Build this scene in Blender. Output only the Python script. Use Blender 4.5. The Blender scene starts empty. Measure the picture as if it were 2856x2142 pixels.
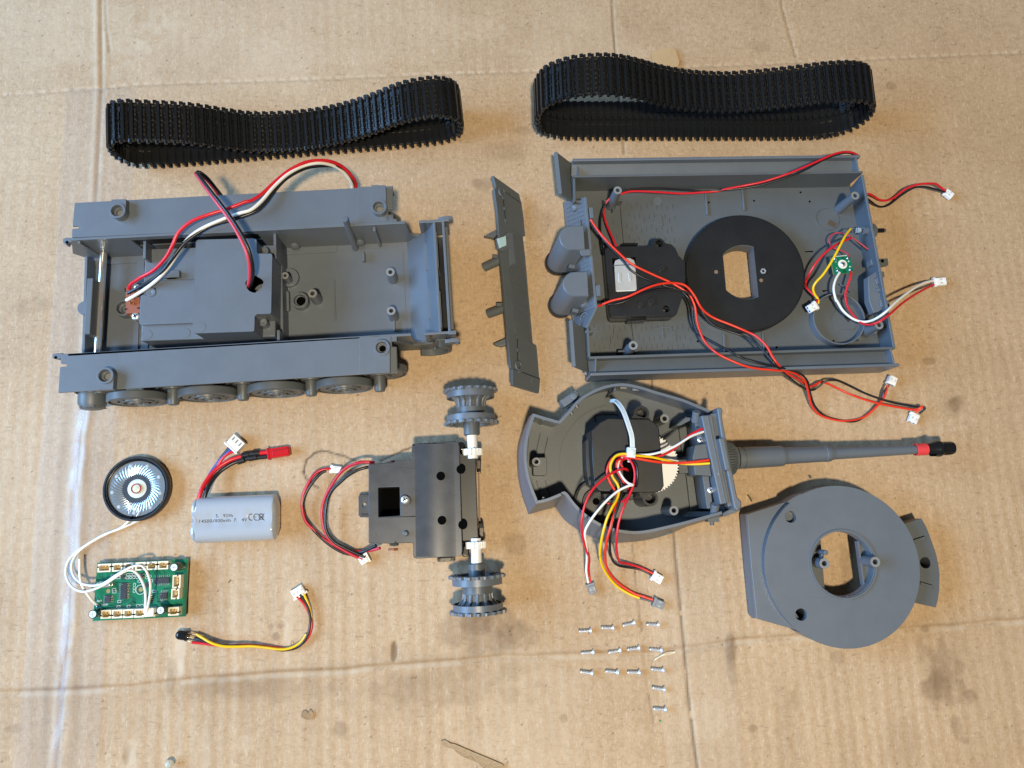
import bpy, math, random
import numpy as np
from mathutils import Vector, Matrix
from mathutils.geometry import tessellate_polygon
random.seed(7); RNG = np.random.default_rng(7)
U = 0.001                                    # everything below is written in millimetres
scene = bpy.context.scene
COL = scene.collection
PI = math.pi
# ------------------------------------------------------------------ camera
CW, CH, FPX, CAMH = 1428., 1071., 1981., 455.
NAD = (1340., 1420.)                         # where the plumb line below the lens meets the board
_n = Vector((NAD[0]-CW, -(NAD[1]-CH), -FPX)).normalized()
_Z = -_n; _Y = Vector((0, 1, 0)); _Y = (_Y - _Z*_Y.dot(_Z)).normalized(); _X = _Y.cross(_Z)
RCW = Matrix((_X, _Y, _Z))                   # camera axes to world axes
cd = bpy.data.cameras.new('camera'); cam = bpy.data.objects.new('camera', cd); COL.objects.link(cam)
cam.matrix_world = Matrix.Translation((0, 0, CAMH*U)) @ RCW.to_4x4()
cd.sensor_fit = 'HORIZONTAL'; cd.sensor_width = 36; cd.lens = 36*FPX/2856
cd.clip_start = 0.01; cd.clip_end = 50
scene.camera = cam
# ------------------------------------------------------------------ light
wd = bpy.data.worlds.new('World'); scene.world = wd; wd.use_nodes = True
bg = wd.node_tree.nodes['Background']; bg.inputs[0].default_value = (0.85, 0.93, 1.0, 1); bg.inputs[1].default_value = 0.08
def area(name, loc, target, sx, sy, power, color, shape='RECTANGLE'):
    l = bpy.data.lights.new(name, 'AREA'); l.shape = shape; l.size = sx*U; l.size_y = sy*U
    l.energy = power; l.color = color
    o = bpy.data.objects.new(name, l); COL.objects.link(o); o.location = Vector(loc)*U
    o.rotation_euler = (Vector(target)-Vector(loc)).to_track_quat('-Z', 'Y').to_euler(); return o
area('bench_lamp', (30, -360, 1350), (30, 100, 0), 95, 95, 20.5, (1.0, 0.86, 0.62), 'DISK')
area('window_light', (-1400, 130, 800), (0, 120, 0), 1300, 700, 52, (0.30, 0.58, 1.0))
scene.view_settings.view_transform = 'Standard'; scene.view_settings.look = 'None'
scene.view_settings.exposure = 0.06; scene.view_settings.gamma = 1.0
# ------------------------------------------------------------------ photograph measurements -> points on the real objects
CROP = dict(C0=(0, 0, 1.2911), T1=(250, 200, .4973), T2=(1450, 120, .4973), A=(120, 430, .27125), B=(120, 780, .27125),
    C=(700, 430, .27125), D=(700, 780, .27125), E=(1320, 460, .398), F=(1480, 400, .27125), G=(2080, 400, .27125),
    H=(1480, 750, .27125), I=(2080, 750, .27125), J=(1420, 1050, .31646), K=(2000, 1100, .31646), L=(2050, 1330, .30136),
    M=(280, 1200, .27125), N=(820, 1200, .27125), O=(1200, 1060, .4218), Q=(170, 1450, .18083), R=(470, 1600, .20344),
    V=(1580, 1500, .31342), Y=(0, 1700, .6456), Z=(1428, 1700, .6456))
CAMP = Vector((0, 0, CAMH))
def ray(c, x, y):
    o = CROP[c]; u = o[0]+x*o[2]; v = o[1]+y*o[2]
    return RCW @ Vector(((u-CW)/FPX, -(v-CH)/FPX, -1))
def W(c, x, y, z=0.):
    d = ray(c, x, y); return CAMP + d*((CAMH-z)/-d.z)
# ------------------------------------------------------------------ mesh builder
def crv(pts, k=6, closed=False):
    """Catmull-Rom through points"""
    P = [Vector(p) for p in pts]; n = len(P); out = []
    if n < 3: return P
    rng = range(n if closed else n-1)
    for i in rng:
        if closed: a, b, c, d = P[i-1], P[i], P[(i+1) % n], P[(i+2) % n]
        else: a, b, c, d = P[max(i-1, 0)], P[i], P[i+1], P[min(i+2, n-1)]
        for j in range(k):
            t = j/k; out.append(.5*((2*b)+(c-a)*t+(2*a-5*b+4*c-d)*t*t+(3*b-a-3*c+d)*t**3))
    if not closed: out.append(P[-1])
    return out
def arc(cx, cy, r, a0, a1, n=24, ry=None):
    ry = r if ry is None else ry
    return [Vector((cx+r*math.cos(math.radians(a0+(a1-a0)*i/n)), cy+ry*math.sin(math.radians(a0+(a1-a0)*i/n)))) for i in range(n+1)]
def circ(cx, cy, r, n=32, ph=0): return [Vector((cx+r*math.cos(2*PI*i/n+ph), cy+r*math.sin(2*PI*i/n+ph))) for i in range(n)]
def ccw(p):
    a = sum(p[i-1][0]*p[i][1]-p[i][0]*p[i-1][1] for i in range(len(p)))
    return list(p) if a > 0 else list(reversed(p))
def rrect(x0, y0, x1, y1, r, n=4):
    return arc(x1-r, y1-r, r, 0, 90, n)+arc(x0+r, y1-r, r, 90, 180, n)+arc(x0+r, y0+r, r, 180, 270, n)+arc(x1-r, y0+r, r, 270, 360, n)
class Fr:                                    # a local frame
    def __init__(s, o=(0, 0, 0), ex=(1, 0, 0), ey=(0, 1, 0), ez=None):
        s.o = Vector(o); s.ex = Vector(ex).normalized(); ey = Vector(ey)
        s.ez = (s.ex.cross(ey)).normalized() if ez is None else Vector(ez).normalized(); s.ey = s.ez.cross(s.ex).normalized()
    def __call__(s, p): return s.o+s.ex*p[0]+s.ey*p[1]+s.ez*p[2]
    def inv(s, p): d = Vector(p)-s.o; return Vector((d.dot(s.ex), d.dot(s.ey), d.dot(s.ez)))
ID = Fr()
def axfr(p0, p1):
    d = (Vector(p1)-Vector(p0)).normalized(); a = Vector((0, 0, 1)) if abs(d.z) < .9 else Vector((1, 0, 0))
    x = a.cross(d).normalized(); return Fr(p0, x, d.cross(x))
class MB:
    def __init__(s): s.v = []; s.f = []; s.m = []; s.cm = 0
    def add(s, vs, fs, fr=ID):
        b = len(s.v); s.v += [fr(p) for p in vs]; s.f += [tuple(b+i for i in f) for f in fs]; s.m += [s.cm]*len(fs); return s
    def box(s, a, b, fr=ID):
        x0, y0, z0 = (min(a[i], b[i]) for i in range(3)); x1, y1, z1 = (max(a[i], b[i]) for i in range(3))
        return s.add([(x0, y0, z0), (x1, y0, z0), (x1, y1, z0), (x0, y1, z0), (x0, y0, z1), (x1, y0, z1), (x1, y1, z1), (x0, y1, z1)],
            [(3, 2, 1, 0), (4, 5, 6, 7), (0, 1, 5, 4), (1, 2, 6, 5), (2, 3, 7, 6), (3, 0, 4, 7)], fr)
    def prism(s, pts, z0, z1, holes=(), fr=ID, top=None):
        """outline extruded from z0 to z1; top: another outline for the upper face (a loft)"""
        if top is None: p = ccw(pts); q = p
        else: p = list(pts); q = list(top)
        n = len(p)
        if not holes:
            return s.add([(a[0], a[1], z0) for a in p]+[(a[0], a[1], z1) for a in q],
                [tuple(range(n-1, -1, -1)), tuple(range(n, 2*n))]+[(i, (i+1) % n, n+(i+1) % n, n+i) for i in range(n)], fr)
        hs = [list(reversed(ccw(h))) for h in holes]; loops = [p]+hs
        flat = [a for l in loops for a in l]; N = len(flat)
        tri = tessellate_polygon([[Vector((a[0], a[1], 0)) for a in l] for l in loops]); fs = []
        for t in tri:
            a, b, c = (flat[i] for i in t)
            if (b[0]-a[0])*(c[1]-a[1])-(b[1]-a[1])*(c[0]-a[0]) < 0: t = t[::-1]
            fs.append(tuple(N+i for i in t)); fs.append(tuple(reversed(t)))
        k = 0
        for l in loops:
            m = len(l)
            for i in range(m): a = k+i; b = k+(i+1) % m; fs.append((a, b, N+b, N+a))
            k += m
        return s.add([(a[0], a[1], z0) for a in flat]+[(a[0], a[1], z1) for a in flat], fs, fr)
    def lathe(s, prof, fr=ID, n=32, a0=0., a1=360., closed=False):
        """profile of (r, h) turned about the frame's z"""
        full = abs(a1-a0) > 359.9; k = n if full else n+1; m = len(prof); vs = []; fs = []
        for i in range(k):
            a = math.radians(a0+(a1-a0)*i/n)
            for r, h in prof: vs.append((r*math.cos(a), r*math.sin(a), h))
        for i in range(n):
            j = (i+1) % k
            for q in range(m if closed else m-1):
                w = (q+1) % m; fs.append((i*m+q, j*m+q, j*m+w, i*m+w))
        if not closed and full:
            if prof[0][0] > 1e-6: fs.append(tuple(i*m for i in range(k-1, -1, -1)))
            if prof[-1][0] > 1e-6: fs.append(tuple(i*m+m-1 for i in range(k)))
        return s.add(vs, fs, fr)
    def cyl(s, p0, p1, r0, r1=None, n=20, hole=0, depth=None):
        L = (Vector(p1)-Vector(p0)).length; r1 = r0 if r1 is None else r1; fr = axfr(p0, p1)
        if hole: return s.lathe([(r0, 0), (r1, L), (hole, L), (hole, L-(depth or L*.8))], fr, n)
        return s.lathe([(r0, 0), (r1, L)], fr, n)
    def tube(s, pts, r, n=8, k=6, smooth=True):
        P = crv(pts, k) if smooth else [Vector(p) for p in pts]
        Q = [P[0]]
        for p in P[1:]:
            if (p-Q[-1]).length > .02: Q.append(p)
        P = Q; t0 = (P[1]-P[0]).normalized(); a = Vector((0, 0, 1)) if abs(t0.z) < .9 else Vector((1, 0, 0)); x = a.cross(t0).normalized(); vs = []; fs = []
        for i, p in enumerate(P):
            t = (P[min(i+1, len(P)-1)]-P[max(i-1, 0)]).normalized(); x = (x-t*x.dot(t)).normalized(); y = t.cross(x)
            for j in range(n): w = 2*PI*j/n; vs.append(p+x*(r*math.cos(w))+y*(r*math.sin(w)))
        for i in range(len(P)-1):
            for j in range(n): fs.append((i*n+j, i*n+(j+1) % n, (i+1)*n+(j+1) % n, (i+1)*n+j))
        fs.append(tuple(range(n-1, -1, -1))); b = (len(P)-1)*n; fs.append(tuple(b+j for j in range(n)))
        return s.add(vs, fs)
    def seg(s, a, b, t, z0, z1, off=0):
        """upright wall along a-b, thickness t centred (off shifts it to the left of a-b)"""
        a = Vector(a[:2]); b = Vector(b[:2]); d = (b-a).normalized(); n = Vector((-d.y, d.x))
        p = a+n*(off-t/2), b+n*(off-t/2), b+n*(off+t/2), a+n*(off+t/2); return s.prism(p, z0, z1)
    def hull8(s, lo, hi):
        """solid between two quads of 3-D points (same winding)"""
        return s.add(list(lo)+list(hi), [(3, 2, 1, 0), (4, 5, 6, 7), (0, 1, 5, 4), (1, 2, 6, 5), (2, 3, 7, 6), (3, 0, 4, 7)])
    def mesh(s, name, mats, smooth=35, up=False):
        me = bpy.data.meshes.new(name); me.from_pydata([(p[0]*U, p[1]*U, p[2]*U) for p in s.v], [], s.f)
        for m in mats: me.materials.append(m)
        if len(mats) > 1: me.polygons.foreach_set('material_index', s.m)
        me.validate(); me.update()
        import bmesh
        bm = bmesh.new(); bm.from_mesh(me); bmesh.ops.recalc_face_normals(bm, faces=bm.faces)
        if up and sum(f.normal.z for f in bm.faces) < 0: bmesh.ops.reverse_faces(bm, faces=bm.faces)
        bm.to_mesh(me); bm.free()
        if smooth: me.shade_smooth(); me.set_sharp_from_angle(angle=math.radians(smooth))
        return me
def obj(name, mb, mat, parent=None, bevel=0, smooth=35, label=None, kind=None):
    mats = mat if isinstance(mat, (list, tuple)) else [mat]
    o = bpy.data.objects.new(name, mb.mesh(name, mats, smooth) if isinstance(mb, MB) else mb); COL.objects.link(o)
    if parent is not None: o.parent = parent
    if bevel:
        b = o.modifiers.new('edge', 'BEVEL'); b.width = bevel*U; b.segments = 2; b.limit_method = 'ANGLE'; b.angle_limit = math.radians(50); b.use_clamp_overlap = True
        b.harden_normals = True
    if label: o['label'] = label
    if kind: o['kind'] = kind
    return o
class Thing:
    def __init__(s, name, label, cat, at=(0, 0), rot=0., group=None, z=0.):
        s.e = bpy.data.objects.new(name, None); COL.objects.link(s.e); s.e.empty_display_size = .01
        s.o = Vector((at[0], at[1], z)); s.r = math.radians(rot); s.e.location = s.o*U; s.e.rotation_euler = (0, 0, s.r)
        s.e['label'] = label; s.e['category'] = cat
        if group: s.e['group'] = group
    def l(s, w):
        d = Vector(w)-s.o; c, n = math.cos(s.r), math.sin(s.r); return Vector((d.x*c+d.y*n, -d.x*n+d.y*c, d.z))
    def p(s, c, x, y, z=0.): return s.l(W(c, x, y, z))
    def p2(s, c, x, y, z=0.): return s.l(W(c, x, y, z)).to_2d()
    def poly(s, c, pts, z): return [s.p2(c, x, y, z) for x, y in pts]
    def pl(s, c, x, y, fr):
        """where the ray meets the z=0 plane of a local frame; returned in that frame"""
        d = ray(c, x, y); co, n = math.cos(s.r), math.sin(s.r); d = Vector((d.x*co+d.y*n, -d.x*n+d.y*co, d.z)); o = s.l(CAMP)
        t = (fr.o-o).dot(fr.ez)/d.dot(fr.ez); return fr.inv(o+d*t)
    def path(s, pts):
        """[(crop,x,y,z)...]; the crop may be left out and then stays the one before"""
        out = []; c = None
        for p in pts:
            if isinstance(p[0], str): c = p[0]; p = p[1:]
            out.append(s.p(c, *p))
        return out
    def part(s, name, mb, mat, **k):
        k.setdefault('parent', s.e); return obj(name, mb, mat, **k)
    def wire(s, pts, r, mat, name='wire', label=None, parent=None, n=8):
        return s.part(name, MB().tube(s.path(pts), r, n), mat, smooth=60, label=label, parent=parent or s.e)
# ------------------------------------------------------------------ materials
def mat(name, col, rough=.5, metal=0., bump=0., bscale=900., var=0., vscale=60., alpha=1., coat=0., spec=.5, trans=0., aniso=None, ior=None):
    m = bpy.data.materials.new(name); m.use_nodes = True; nt = m.node_tree; b = nt.nodes['Principled BSDF']
    b.inputs['Base Color'].default_value = (*col, 1); b.inputs['Roughness'].default_value = rough; b.inputs['Metallic'].default_value = metal
    b.inputs['Alpha'].default_value = alpha; b.inputs['Coat Weight'].default_value = coat; b.inputs['Specular IOR Level'].default_value = spec
    b.inputs['Transmission Weight'].default_value = trans
    if ior: b.inputs['IOR'].default_value = ior
    if bump or var:
        tc = nt.nodes.new('ShaderNodeTexCoord')
    if bump:
        n = nt.nodes.new('ShaderNodeTexNoise'); n.inputs['Scale'].default_value = bscale; n.inputs['Detail'].default_value = 3
        nt.links.new(tc.outputs['Object'], n.inputs['Vector'])
        bp = nt.nodes.new('ShaderNodeBump'); bp.inputs['Strength'].default_value = bump; bp.inputs['Distance'].default_value = .0004
        nt.links.new(n.outputs['Fac'], bp.inputs['Height']); nt.links.new(bp.outputs['Normal'], b.inputs['Normal'])
    if var:
        n = nt.nodes.new('ShaderNodeTexNoise'); n.inputs['Scale'].default_value = vscale; n.inputs['Detail'].default_value = 6; n.inputs['Roughness'].default_value = .65
        nt.links.new(tc.outputs['Object'], n.inputs['Vector'])
        mx = nt.nodes.new('ShaderNodeMix'); mx.data_type = 'RGBA'; nt.links.new(n.outputs['Fac'], mx.inputs[0])
        mx.inputs[6].default_value = tuple(c*(1-var) for c in col)+(1,); mx.inputs[7].default_value = tuple(min(1, c*(1+var)) for c in col)+(1,)
        nt.links.new(mx.outputs[2], b.inputs['Base Color'])
        mr = nt.nodes.new('ShaderNodeMapRange'); mr.inputs[3].default_value = max(.05, rough-.08); mr.inputs[4].default_value = rough+.08
        nt.links.new(n.outputs['Fac'], mr.inputs[0]); nt.links.new(mr.outputs[0], b.inputs['Roughness'])
    return m
GREY = mat('grey_moulded_plastic', (.116, .132, .153), .38, bump=.10, var=.10)
GREY2 = mat('grey_moulded_plastic_dull', (.093, .104, .112), .44, bump=.12, var=.12)
PALE = mat('worn_post_end', (.20, .20, .195), .6)
BLACK = mat('black_plastic', (.012, .013, .015), .40, bump=.03, var=.25)
SOOT = mat('black_charcoal_plastic', (.042, .046, .053), .33, bump=.03, var=.22, vscale=90)
GLOSSB = mat('gloss_black_plastic', (.010, .010, .011), .18)
RUB = mat('track_plastic', (.010, .0105, .0115), .30, bump=.2, var=.35, vscale=120)
HOLE = mat('hole_shade', (.003, .003, .003), 1., spec=0.)  # black colour stands in for the shade inside holes and slots
CHROME = mat('polished_steel', (.80, .78, .73), .22, .85)
ZINC = mat('zinc_screw', (.82, .85, .88), .32, .7)
SOLDER = mat('solder', (.75, .76, .77), .25, 1.)
MOTOR = mat('nickel_motor_can', (.60, .60, .57), .36, .45, var=.08, vscale=200)
WRED = mat('red_wire', (.62, .012, .022), .35); WORG = mat('orange_red_wire', (.72, .035, .014), .35)
WBLK = mat('black_wire', (.012, .012, .014), .35); WWHT = mat('white_wire', (.78, .77, .72), .4)
WYEL = mat('yellow_wire', (.82, .50, .005), .35); WBLU = mat('blue_wire', (.012, .06, .33), .35)
WGRY = mat('grey_wire', (.11, .11, .12), .5)
NYL = mat('white_nylon', (.80, .80, .78), .38, var=.04); CREAM = mat('cream_nylon', (.82, .75, .57), .45, var=.05)
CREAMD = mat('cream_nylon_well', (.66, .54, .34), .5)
GCON = mat('grey_connector_nylon', (.20, .21, .22), .5)
PCB = mat('green_solder_mask', (.004, .165, .078), .30, var=.12, vscale=220); TRACE = mat('dark_green_mask', (.003, .085, .045), .35)
PCBE = mat('board_edge', (.30, .26, .12), .6); SILK = mat('white_silkscreen', (.75, .78, .75), .6)
CHIP = mat('chip_epoxy', (.018, .018, .022), .5); BROWN = mat('brown_phenolic', (.27, .075, .028), .5, var=.15, vscale=300)
REDP = mat('red_plastic', (.52, .006, .012), .28); BAND = mat('red_orange_band', (.70, .05, .055), .5)
WRAP = mat('grey_shrink_wrap', (.37, .40, .44), .17, bump=.35, bscale=90, coat=.6)
INK = mat('black_ink', (.012, .012, .014), .5)
DIAPH = mat('clear_diaphragm', (.42, .47, .50), .20, .65, coat=.4, spec=.9); HUB = mat('milky_hub', (.60, .65, .60), .4)
COIL = mat('red_coil', (.45, .012, .015), .3, .3); LENS = mat('clear_lens', (.75, .85, .9), .06, trans=.75); GOLD = mat('brass_contact', (.75, .52, .22), .3, 1.)
ALU = mat('aluminium_can_top', (.75, .78, .80), .45, .6); GLUE = mat('dried_glue', (.235, .145, .07), .45, bump=.5, bscale=600)
TIE = mat('translucent_nylon_tie', (.62, .68, .70), .35, var=.05); BEAD = mat('clear_bead', (.80, .80, .72), .08, trans=.55)
LEAF = mat('dry_olive_sliver', (.10, .08, .02), .7); FIBRE = mat('pale_fibre', (.85, .76, .55), .5); GREENDOT = mat('green_fleck', (.03, .35, .10), .6)
SCRAP = mat('cardboard_scrap', (.46, .31, .16), .8, bump=.3, var=.1, vscale=150)
# ------------------------------------------------------------------ the cardboard
def pline_d(X, Y, pts):
    """signed distance (left of the line positive) and arc length of the nearest point"""
    best = np.full(X.shape, 1e9); side = np.zeros(X.shape); al = np.zeros(X.shape); acc = 0.
    for a, b in zip(pts[:-1], pts[1:]):
        ax, ay, dx, dy = a.x, a.y, b.x-a.x, b.y-a.y; L = math.hypot(dx, dy)
        t = np.clip(((X-ax)*dx+(Y-ay)*dy)/(L*L), 0, 1); d = np.hypot(X-ax-t*dx, Y-ay-t*dy)
        k = d < best; best[k] = d[k]; side[k] = np.sign(dx*(Y-ay)-dy*(X-ax))[k]; al[k] = (acc+t*L)[k]; acc += L
    return best*np.where(side == 0, 1, side), al
def C0(pts): return [W('C0', x, y).to_2d() for x, y in pts]
def vnoise(n, m, step, seed):
    """smooth value noise on an n x m grid, one lattice cell = step samples"""
    r = np.random.default_rng(seed); g = r.random((n//step+3, m//step+3)); y = np.arange(n)/step; x = np.arange(m)/step
    iy = y.astype(int); ix = x.astype(int); fy = y-iy; fx = x-ix; fy = (fy*fy*(3-2*fy))[:, None]; fx = (fx*fx*(3-2*fx))[None]
    a = g[np.ix_(iy, ix)]; b = g[np.ix_(iy, ix+1)]; c = g[np.ix_(iy+1, ix)]; d = g[np.ix_(iy+1, ix+1)]
    return (a*(1-fx)+b*fx)*(1-fy)+(c*(1-fx)+d*fx)*fy
def build_cardboard():
    gx = np.arange(-390, 470.5, 1.); gy = np.arange(-210, 440.5, 1.); m = len(gx); n = len(gy); X, Y = np.meshgrid(gx, gy)
    big = vnoise(n, m, 90, 1); mid = vnoise(n, m, 22, 2); fin = vnoise(n, m, 5, 3); ff = vnoise(n, m, 2, 4)
    wob = (vnoise(n, m, 60, 5)-.5)*2.6+(vnoise(n, m, 17, 15)-.5)*1.1
    ph = 2*PI*(X+.045*Y+wob)/7.9
    amp = .05+.16*np.clip(vnoise(n, m, 70, 6)*1.5-.35, 0, 1)
    amp = amp*(.35+1.1*vnoise(n, m, 26, 16)); top = Y > 215; amp = np.where(top, amp*.55, amp)
    front = np.clip((70-Y)/90, 0, 1)*.15*(.35+.65*np.clip((60-X)/150, 0, 1)+.35*np.clip((X-150)/120, 0, 1)); amp = amp*1.05+front*1.25
    z = -amp*(1-np.cos(ph))*.5-.10*mid-.05*fin-.03*ff
    stain = np.zeros_like(z); pale = np.zeros_like(z); dark = np.zeros_like(z)
    low = C0([(-200, 1505), (0, 1500), (140, 1492), (270, 1485), (480, 1465), (850, 1440), (1090, 1420), (1400, 1413), (1610, 1383), (1800, 1372), (2000, 1357), (2212, 1340), (2500, 1318)])
    d, al = pline_d(X, Y, low); j = d+1.2*(vnoise(n, m, 14, 8)-.5)
    z += -.75*np.exp(-(j/1.1)**2)+.45*np.exp(-((j-3)/2.)**2)+.25*np.exp(-((j+3)/2.4)**2)-.35*np.clip(-j/12, 0, 1)
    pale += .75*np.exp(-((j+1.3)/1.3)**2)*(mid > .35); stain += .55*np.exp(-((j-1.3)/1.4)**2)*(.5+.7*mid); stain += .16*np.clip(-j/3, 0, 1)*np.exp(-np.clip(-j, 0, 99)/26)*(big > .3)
    up = C0([(-200, 215), (0, 205), (210, 190), (300, 181), (620, 172), (900, 160), (1160, 152), (1500, 143), (1800, 130), (2212, 112), (2500, 100)])
    d, al = pline_d(X, Y, up); dash = (np.sin(al*2*PI/7.7) > -.45)
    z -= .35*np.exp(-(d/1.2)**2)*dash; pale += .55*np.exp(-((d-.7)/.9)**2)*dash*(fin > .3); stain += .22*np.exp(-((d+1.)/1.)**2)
    lv = C0([(216, -40), (218, 190), (205, 450), (190, 700), (176, 900), (160, 1060), (148, 1300), (134, 1490), (118, 1659), (105, 1800)])
    d, al = pline_d(X, Y, lv)
    z += -.8*np.exp(-(d/.9)**2)+.55*np.exp(-((d+3.2)/1.6)**2)+.35*np.exp(-((d-3.4)/1.8)**2)
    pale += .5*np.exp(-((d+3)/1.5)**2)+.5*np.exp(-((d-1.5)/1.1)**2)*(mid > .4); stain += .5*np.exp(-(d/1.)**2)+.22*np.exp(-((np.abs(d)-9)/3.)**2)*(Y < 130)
    for pts, w, dk in [([(1320, -60), (1325, 60), (1338, 200), (1348, 330)], .8, .7), ([(1400, 740), (1408, 815), (1420, 900)], .8, .8),
                   ([(1456, 1150), (1463, 1230), (1478, 1390), (1488, 1500), (1500, 1600), (1508, 1660), (1525, 1800)], 1., .8),
                   ([(1684, -60), (1690, 10), (1720, 120)], .8, .35), ([(224, -40), (229, 60), (235, 110)], .8, .25)]:
        d, al = pline_d(X, Y, C0(pts)); z -= .7*np.exp(-(d/w)**2); dark += dk*np.exp(-(d/(w*.75))**2)*(fin > .22); pale += .35*np.exp(-((np.abs(d)-1.8)/.8)**2)*(mid > .45)
    for pts in [[('N', 95, 430), ('N', 130, 300), ('N', 200, 240), ('N', 280, 207), ('N', 400, 232), ('N', 520, 270), ('N', 640, 315), ('N', 700, 322)],
                [('N', 890, 312), ('N', 1000, 260), ('N', 1110, 215), ('N', 1210, 172)], [('N', 93, 425), ('N', 120, 490), ('N', 170, 540), ('N', 240, 590)],
                [('V', 590, 60), ('V', 610, 300), ('V', 650, 660), ('V', 690, 950), ('V', 720, 1280), ('V', 780, 1640)]]:
        d, al = pline_d(X, Y, [W(*q).to_2d() for q in pts]); d = d+.8*(ff-.5)
        z -= .35*np.exp(-(d/.6)**2); dark += (.85 if pts[0][0] == 'N' else .4*(mid > .45))*np.exp(-(d/.6)**2)
    def blot(c, x, y, rx, ry, k, arr, rough=.62):
        nonlocal z
        p = W(c, x, y); e = np.hypot((X-p.x)/rx, (Y-p.y)/ry)+rough*(fin-.5)+rough*.8*(mid-.5); arr += k*np.clip((1.05-e)*3.0, 0, 1)*(.65+.7*ff*fin+.25*fin)
    for a in [('Y', 1150, 350, 62, 10, .20), ('Y', 1800, 320, 60, 22, .14), ('Z', 1870, 260, 17, 26, .45), ('Z', 1850, 315, 9, 12, .4), ('Y', 2090, 60, 24, 17, .55), ('Y', 2060, 45, 10, 8, .4), ('Z', 40, 110, 14, 10, .35), ('Y', 1950, 330, 40, 14, .2),
              ('Y', 1060, 335, 30, 8, .25), ('Z', 950, 220, 4, 22, .4), ('C0', 1925, 185, 5, 4, .55), ('K', 2100, 75, 5, 6, .5), ('I', 1900, 940, 5, 3, .6), ('I', 2150, 1400, 8, 10, .35), ('Z', 1990, 370, 5, 5, .5),
              ('Z', 1930, 500, 4, 8, .5), ('Z', 1960, 570, 3, 2, .6), ('Z', 225, 472, 3, 3, .6), ('Z', 1410, 210, 4, 4, .4), ('Z', 1043, 516, 3, 2, .6), ('Z', 1790, 88, 3, 2, .5), ('E', 55, 125, 8, 6, .5),
              ('E', 440, 400, 16, 12, .25), ('R', 1470, 860, 3, 3, .6), ('R', 1535, 720, 3, 2, .5), ('R', 1400, 735, 2, 2, .5), ('C0', 850, 1405, 2, 6, .8), ('C0', 870, 1480, 14, 9, .22), ('C0', 1580, 1410, 5, 12, .35),
              ('C0', 60, 660, 16, 7, .25), ('C0', 560, 600, 30, 10, .12), ('C0', 1100, 330, 20, 10, .25), ('K', 145, 45, 4, 5, .4), ('J', 50, 1490, 9, 9, .4), ('L', 1030, 800, 6, 14, .45), ('C0', 1640, 100, 9, 5, .25), ('C0', 1130, 280, 9, 4, .3),
              ('Z', 1240, 380, 4, 9, .2), ('Z', 1690, 600, 14, 18, .2), ('Z', 1200, 590, 8, 40, .18), ('Y', 1470, 520, 4, 4, .5), ('Y', 540, 640, 3, 7, .45), ('Y', 50, 520, 8, 3, .35), ('Y', 740, 280, 3, 10, .35), ('Y', 1700, 180, 2, 6, .8)]:
        blot(*a, stain)
    for a in [('Y', 770, 180, 5, 18, .5), ('Y', 1060, 575, 6, 6, .45), ('Y', 870, 620, 6, 18, .3), ('Y', 560, 650, 4, 16, .4), ('Z', 50, 530, 40, 45, .28), ('Z', 840, 480, 14, 16, .35), ('Z', 430, 260, 5, 5, .25),
              ('R', 1640, 700, 4, 24, .4), ('R', 930, 520, 8, 20, .28), ('R', 140, 1080, 4, 20, .45), ('C0', 80, 1100, 40, 60, .22), ('C0', 120, 60, 70, 30, .3), ('C0', 700, 60, 120, 40, .22), ('C0', 1250, 90, 50, 40, .25), ('C0', 500, 130, 90, 25, .2)]:
        blot(*a, pale)
    streak = vnoise(n, m, 4, 11)*0+np.interp((X+.045*Y+wob).ravel(), np.arange(-460, 540, 3.9), np.random.default_rng(5).random(257)).reshape(X.shape)
    pale += .5*np.clip(.42-streak, 0, 1)*np.clip(front*8, 0, 1)*(.3+mid); stain += .30*np.clip(streak-.45, 0, 1)*np.clip(.35+front*6+(X < -150)*.25, 0, 1)*(.4+mid)
    spk = RNG.random(z.shape); dark += np.where(spk > .9982, .55*RNG.random(z.shape)+.2, 0)+np.where((spk > .991) & (spk < .9925) & (mid > .5), .25, 0)
    pale += np.where(spk < .0016, .8, 0)
    blotch = (big-.5)*.25+(mid-.5)*.12; stain += np.clip(blotch, 0, 1); pale += np.clip(-blotch, 0, 1)*.5
    # torn flutes: little pits
    for c, x, y, rx, ry in [('Y', 1705, 180, 2, 6), ('C0', 855, 1400, 1.6, 5), ('Z', 1235, 385, 3, 6), ('Y', 540, 640, 2, 6)]:
        p = W(c, x, y); z -= .7*np.exp(-((X-p.x)/rx)**2-((Y-p.y)/ry)**2)
    z -= z.max() if z.max() > 0 else 0
    zz = np.minimum(z, 0.0)
    co = np.stack([X, Y, zz], -1).reshape(-1, 3)*U
    me = bpy.data.meshes.new('cardboard'); me.vertices.add(n*m); me.vertices.foreach_set('co', co.astype(np.float32).ravel())
    i = (np.arange(n-1)[:, None]*m+np.arange(m-1)[None]).ravel(); q = np.stack([i, i+1, i+m+1, i+m], -1).astype(np.int32)
    me.loops.add(q.size); me.loops.foreach_set('vertex_index', q.ravel()); me.polygons.add(len(q))
    me.polygons.foreach_set('loop_start', np.arange(len(q), dtype=np.int32)*4); me.polygons.foreach_set('loop_total', np.full(len(q), 4, np.int32))
    me.update(calc_edges=True); me.shade_smooth()
    for nm, a in (('stain', stain), ('pale', pale), ('crack', dark)):
        at = me.attributes.new(nm, 'FLOAT', 'POINT'); at.data.foreach_set('value', np.clip(a, 0, 1).astype(np.float32).ravel())
    M = bpy.data.materials.new('kraft_cardboard'); M.use_nodes = True; nt = M.node_tree; P = nt.nodes['Principled BSDF']; L = nt.links
    tc = nt.nodes.new('ShaderNodeTexCoord')
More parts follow.
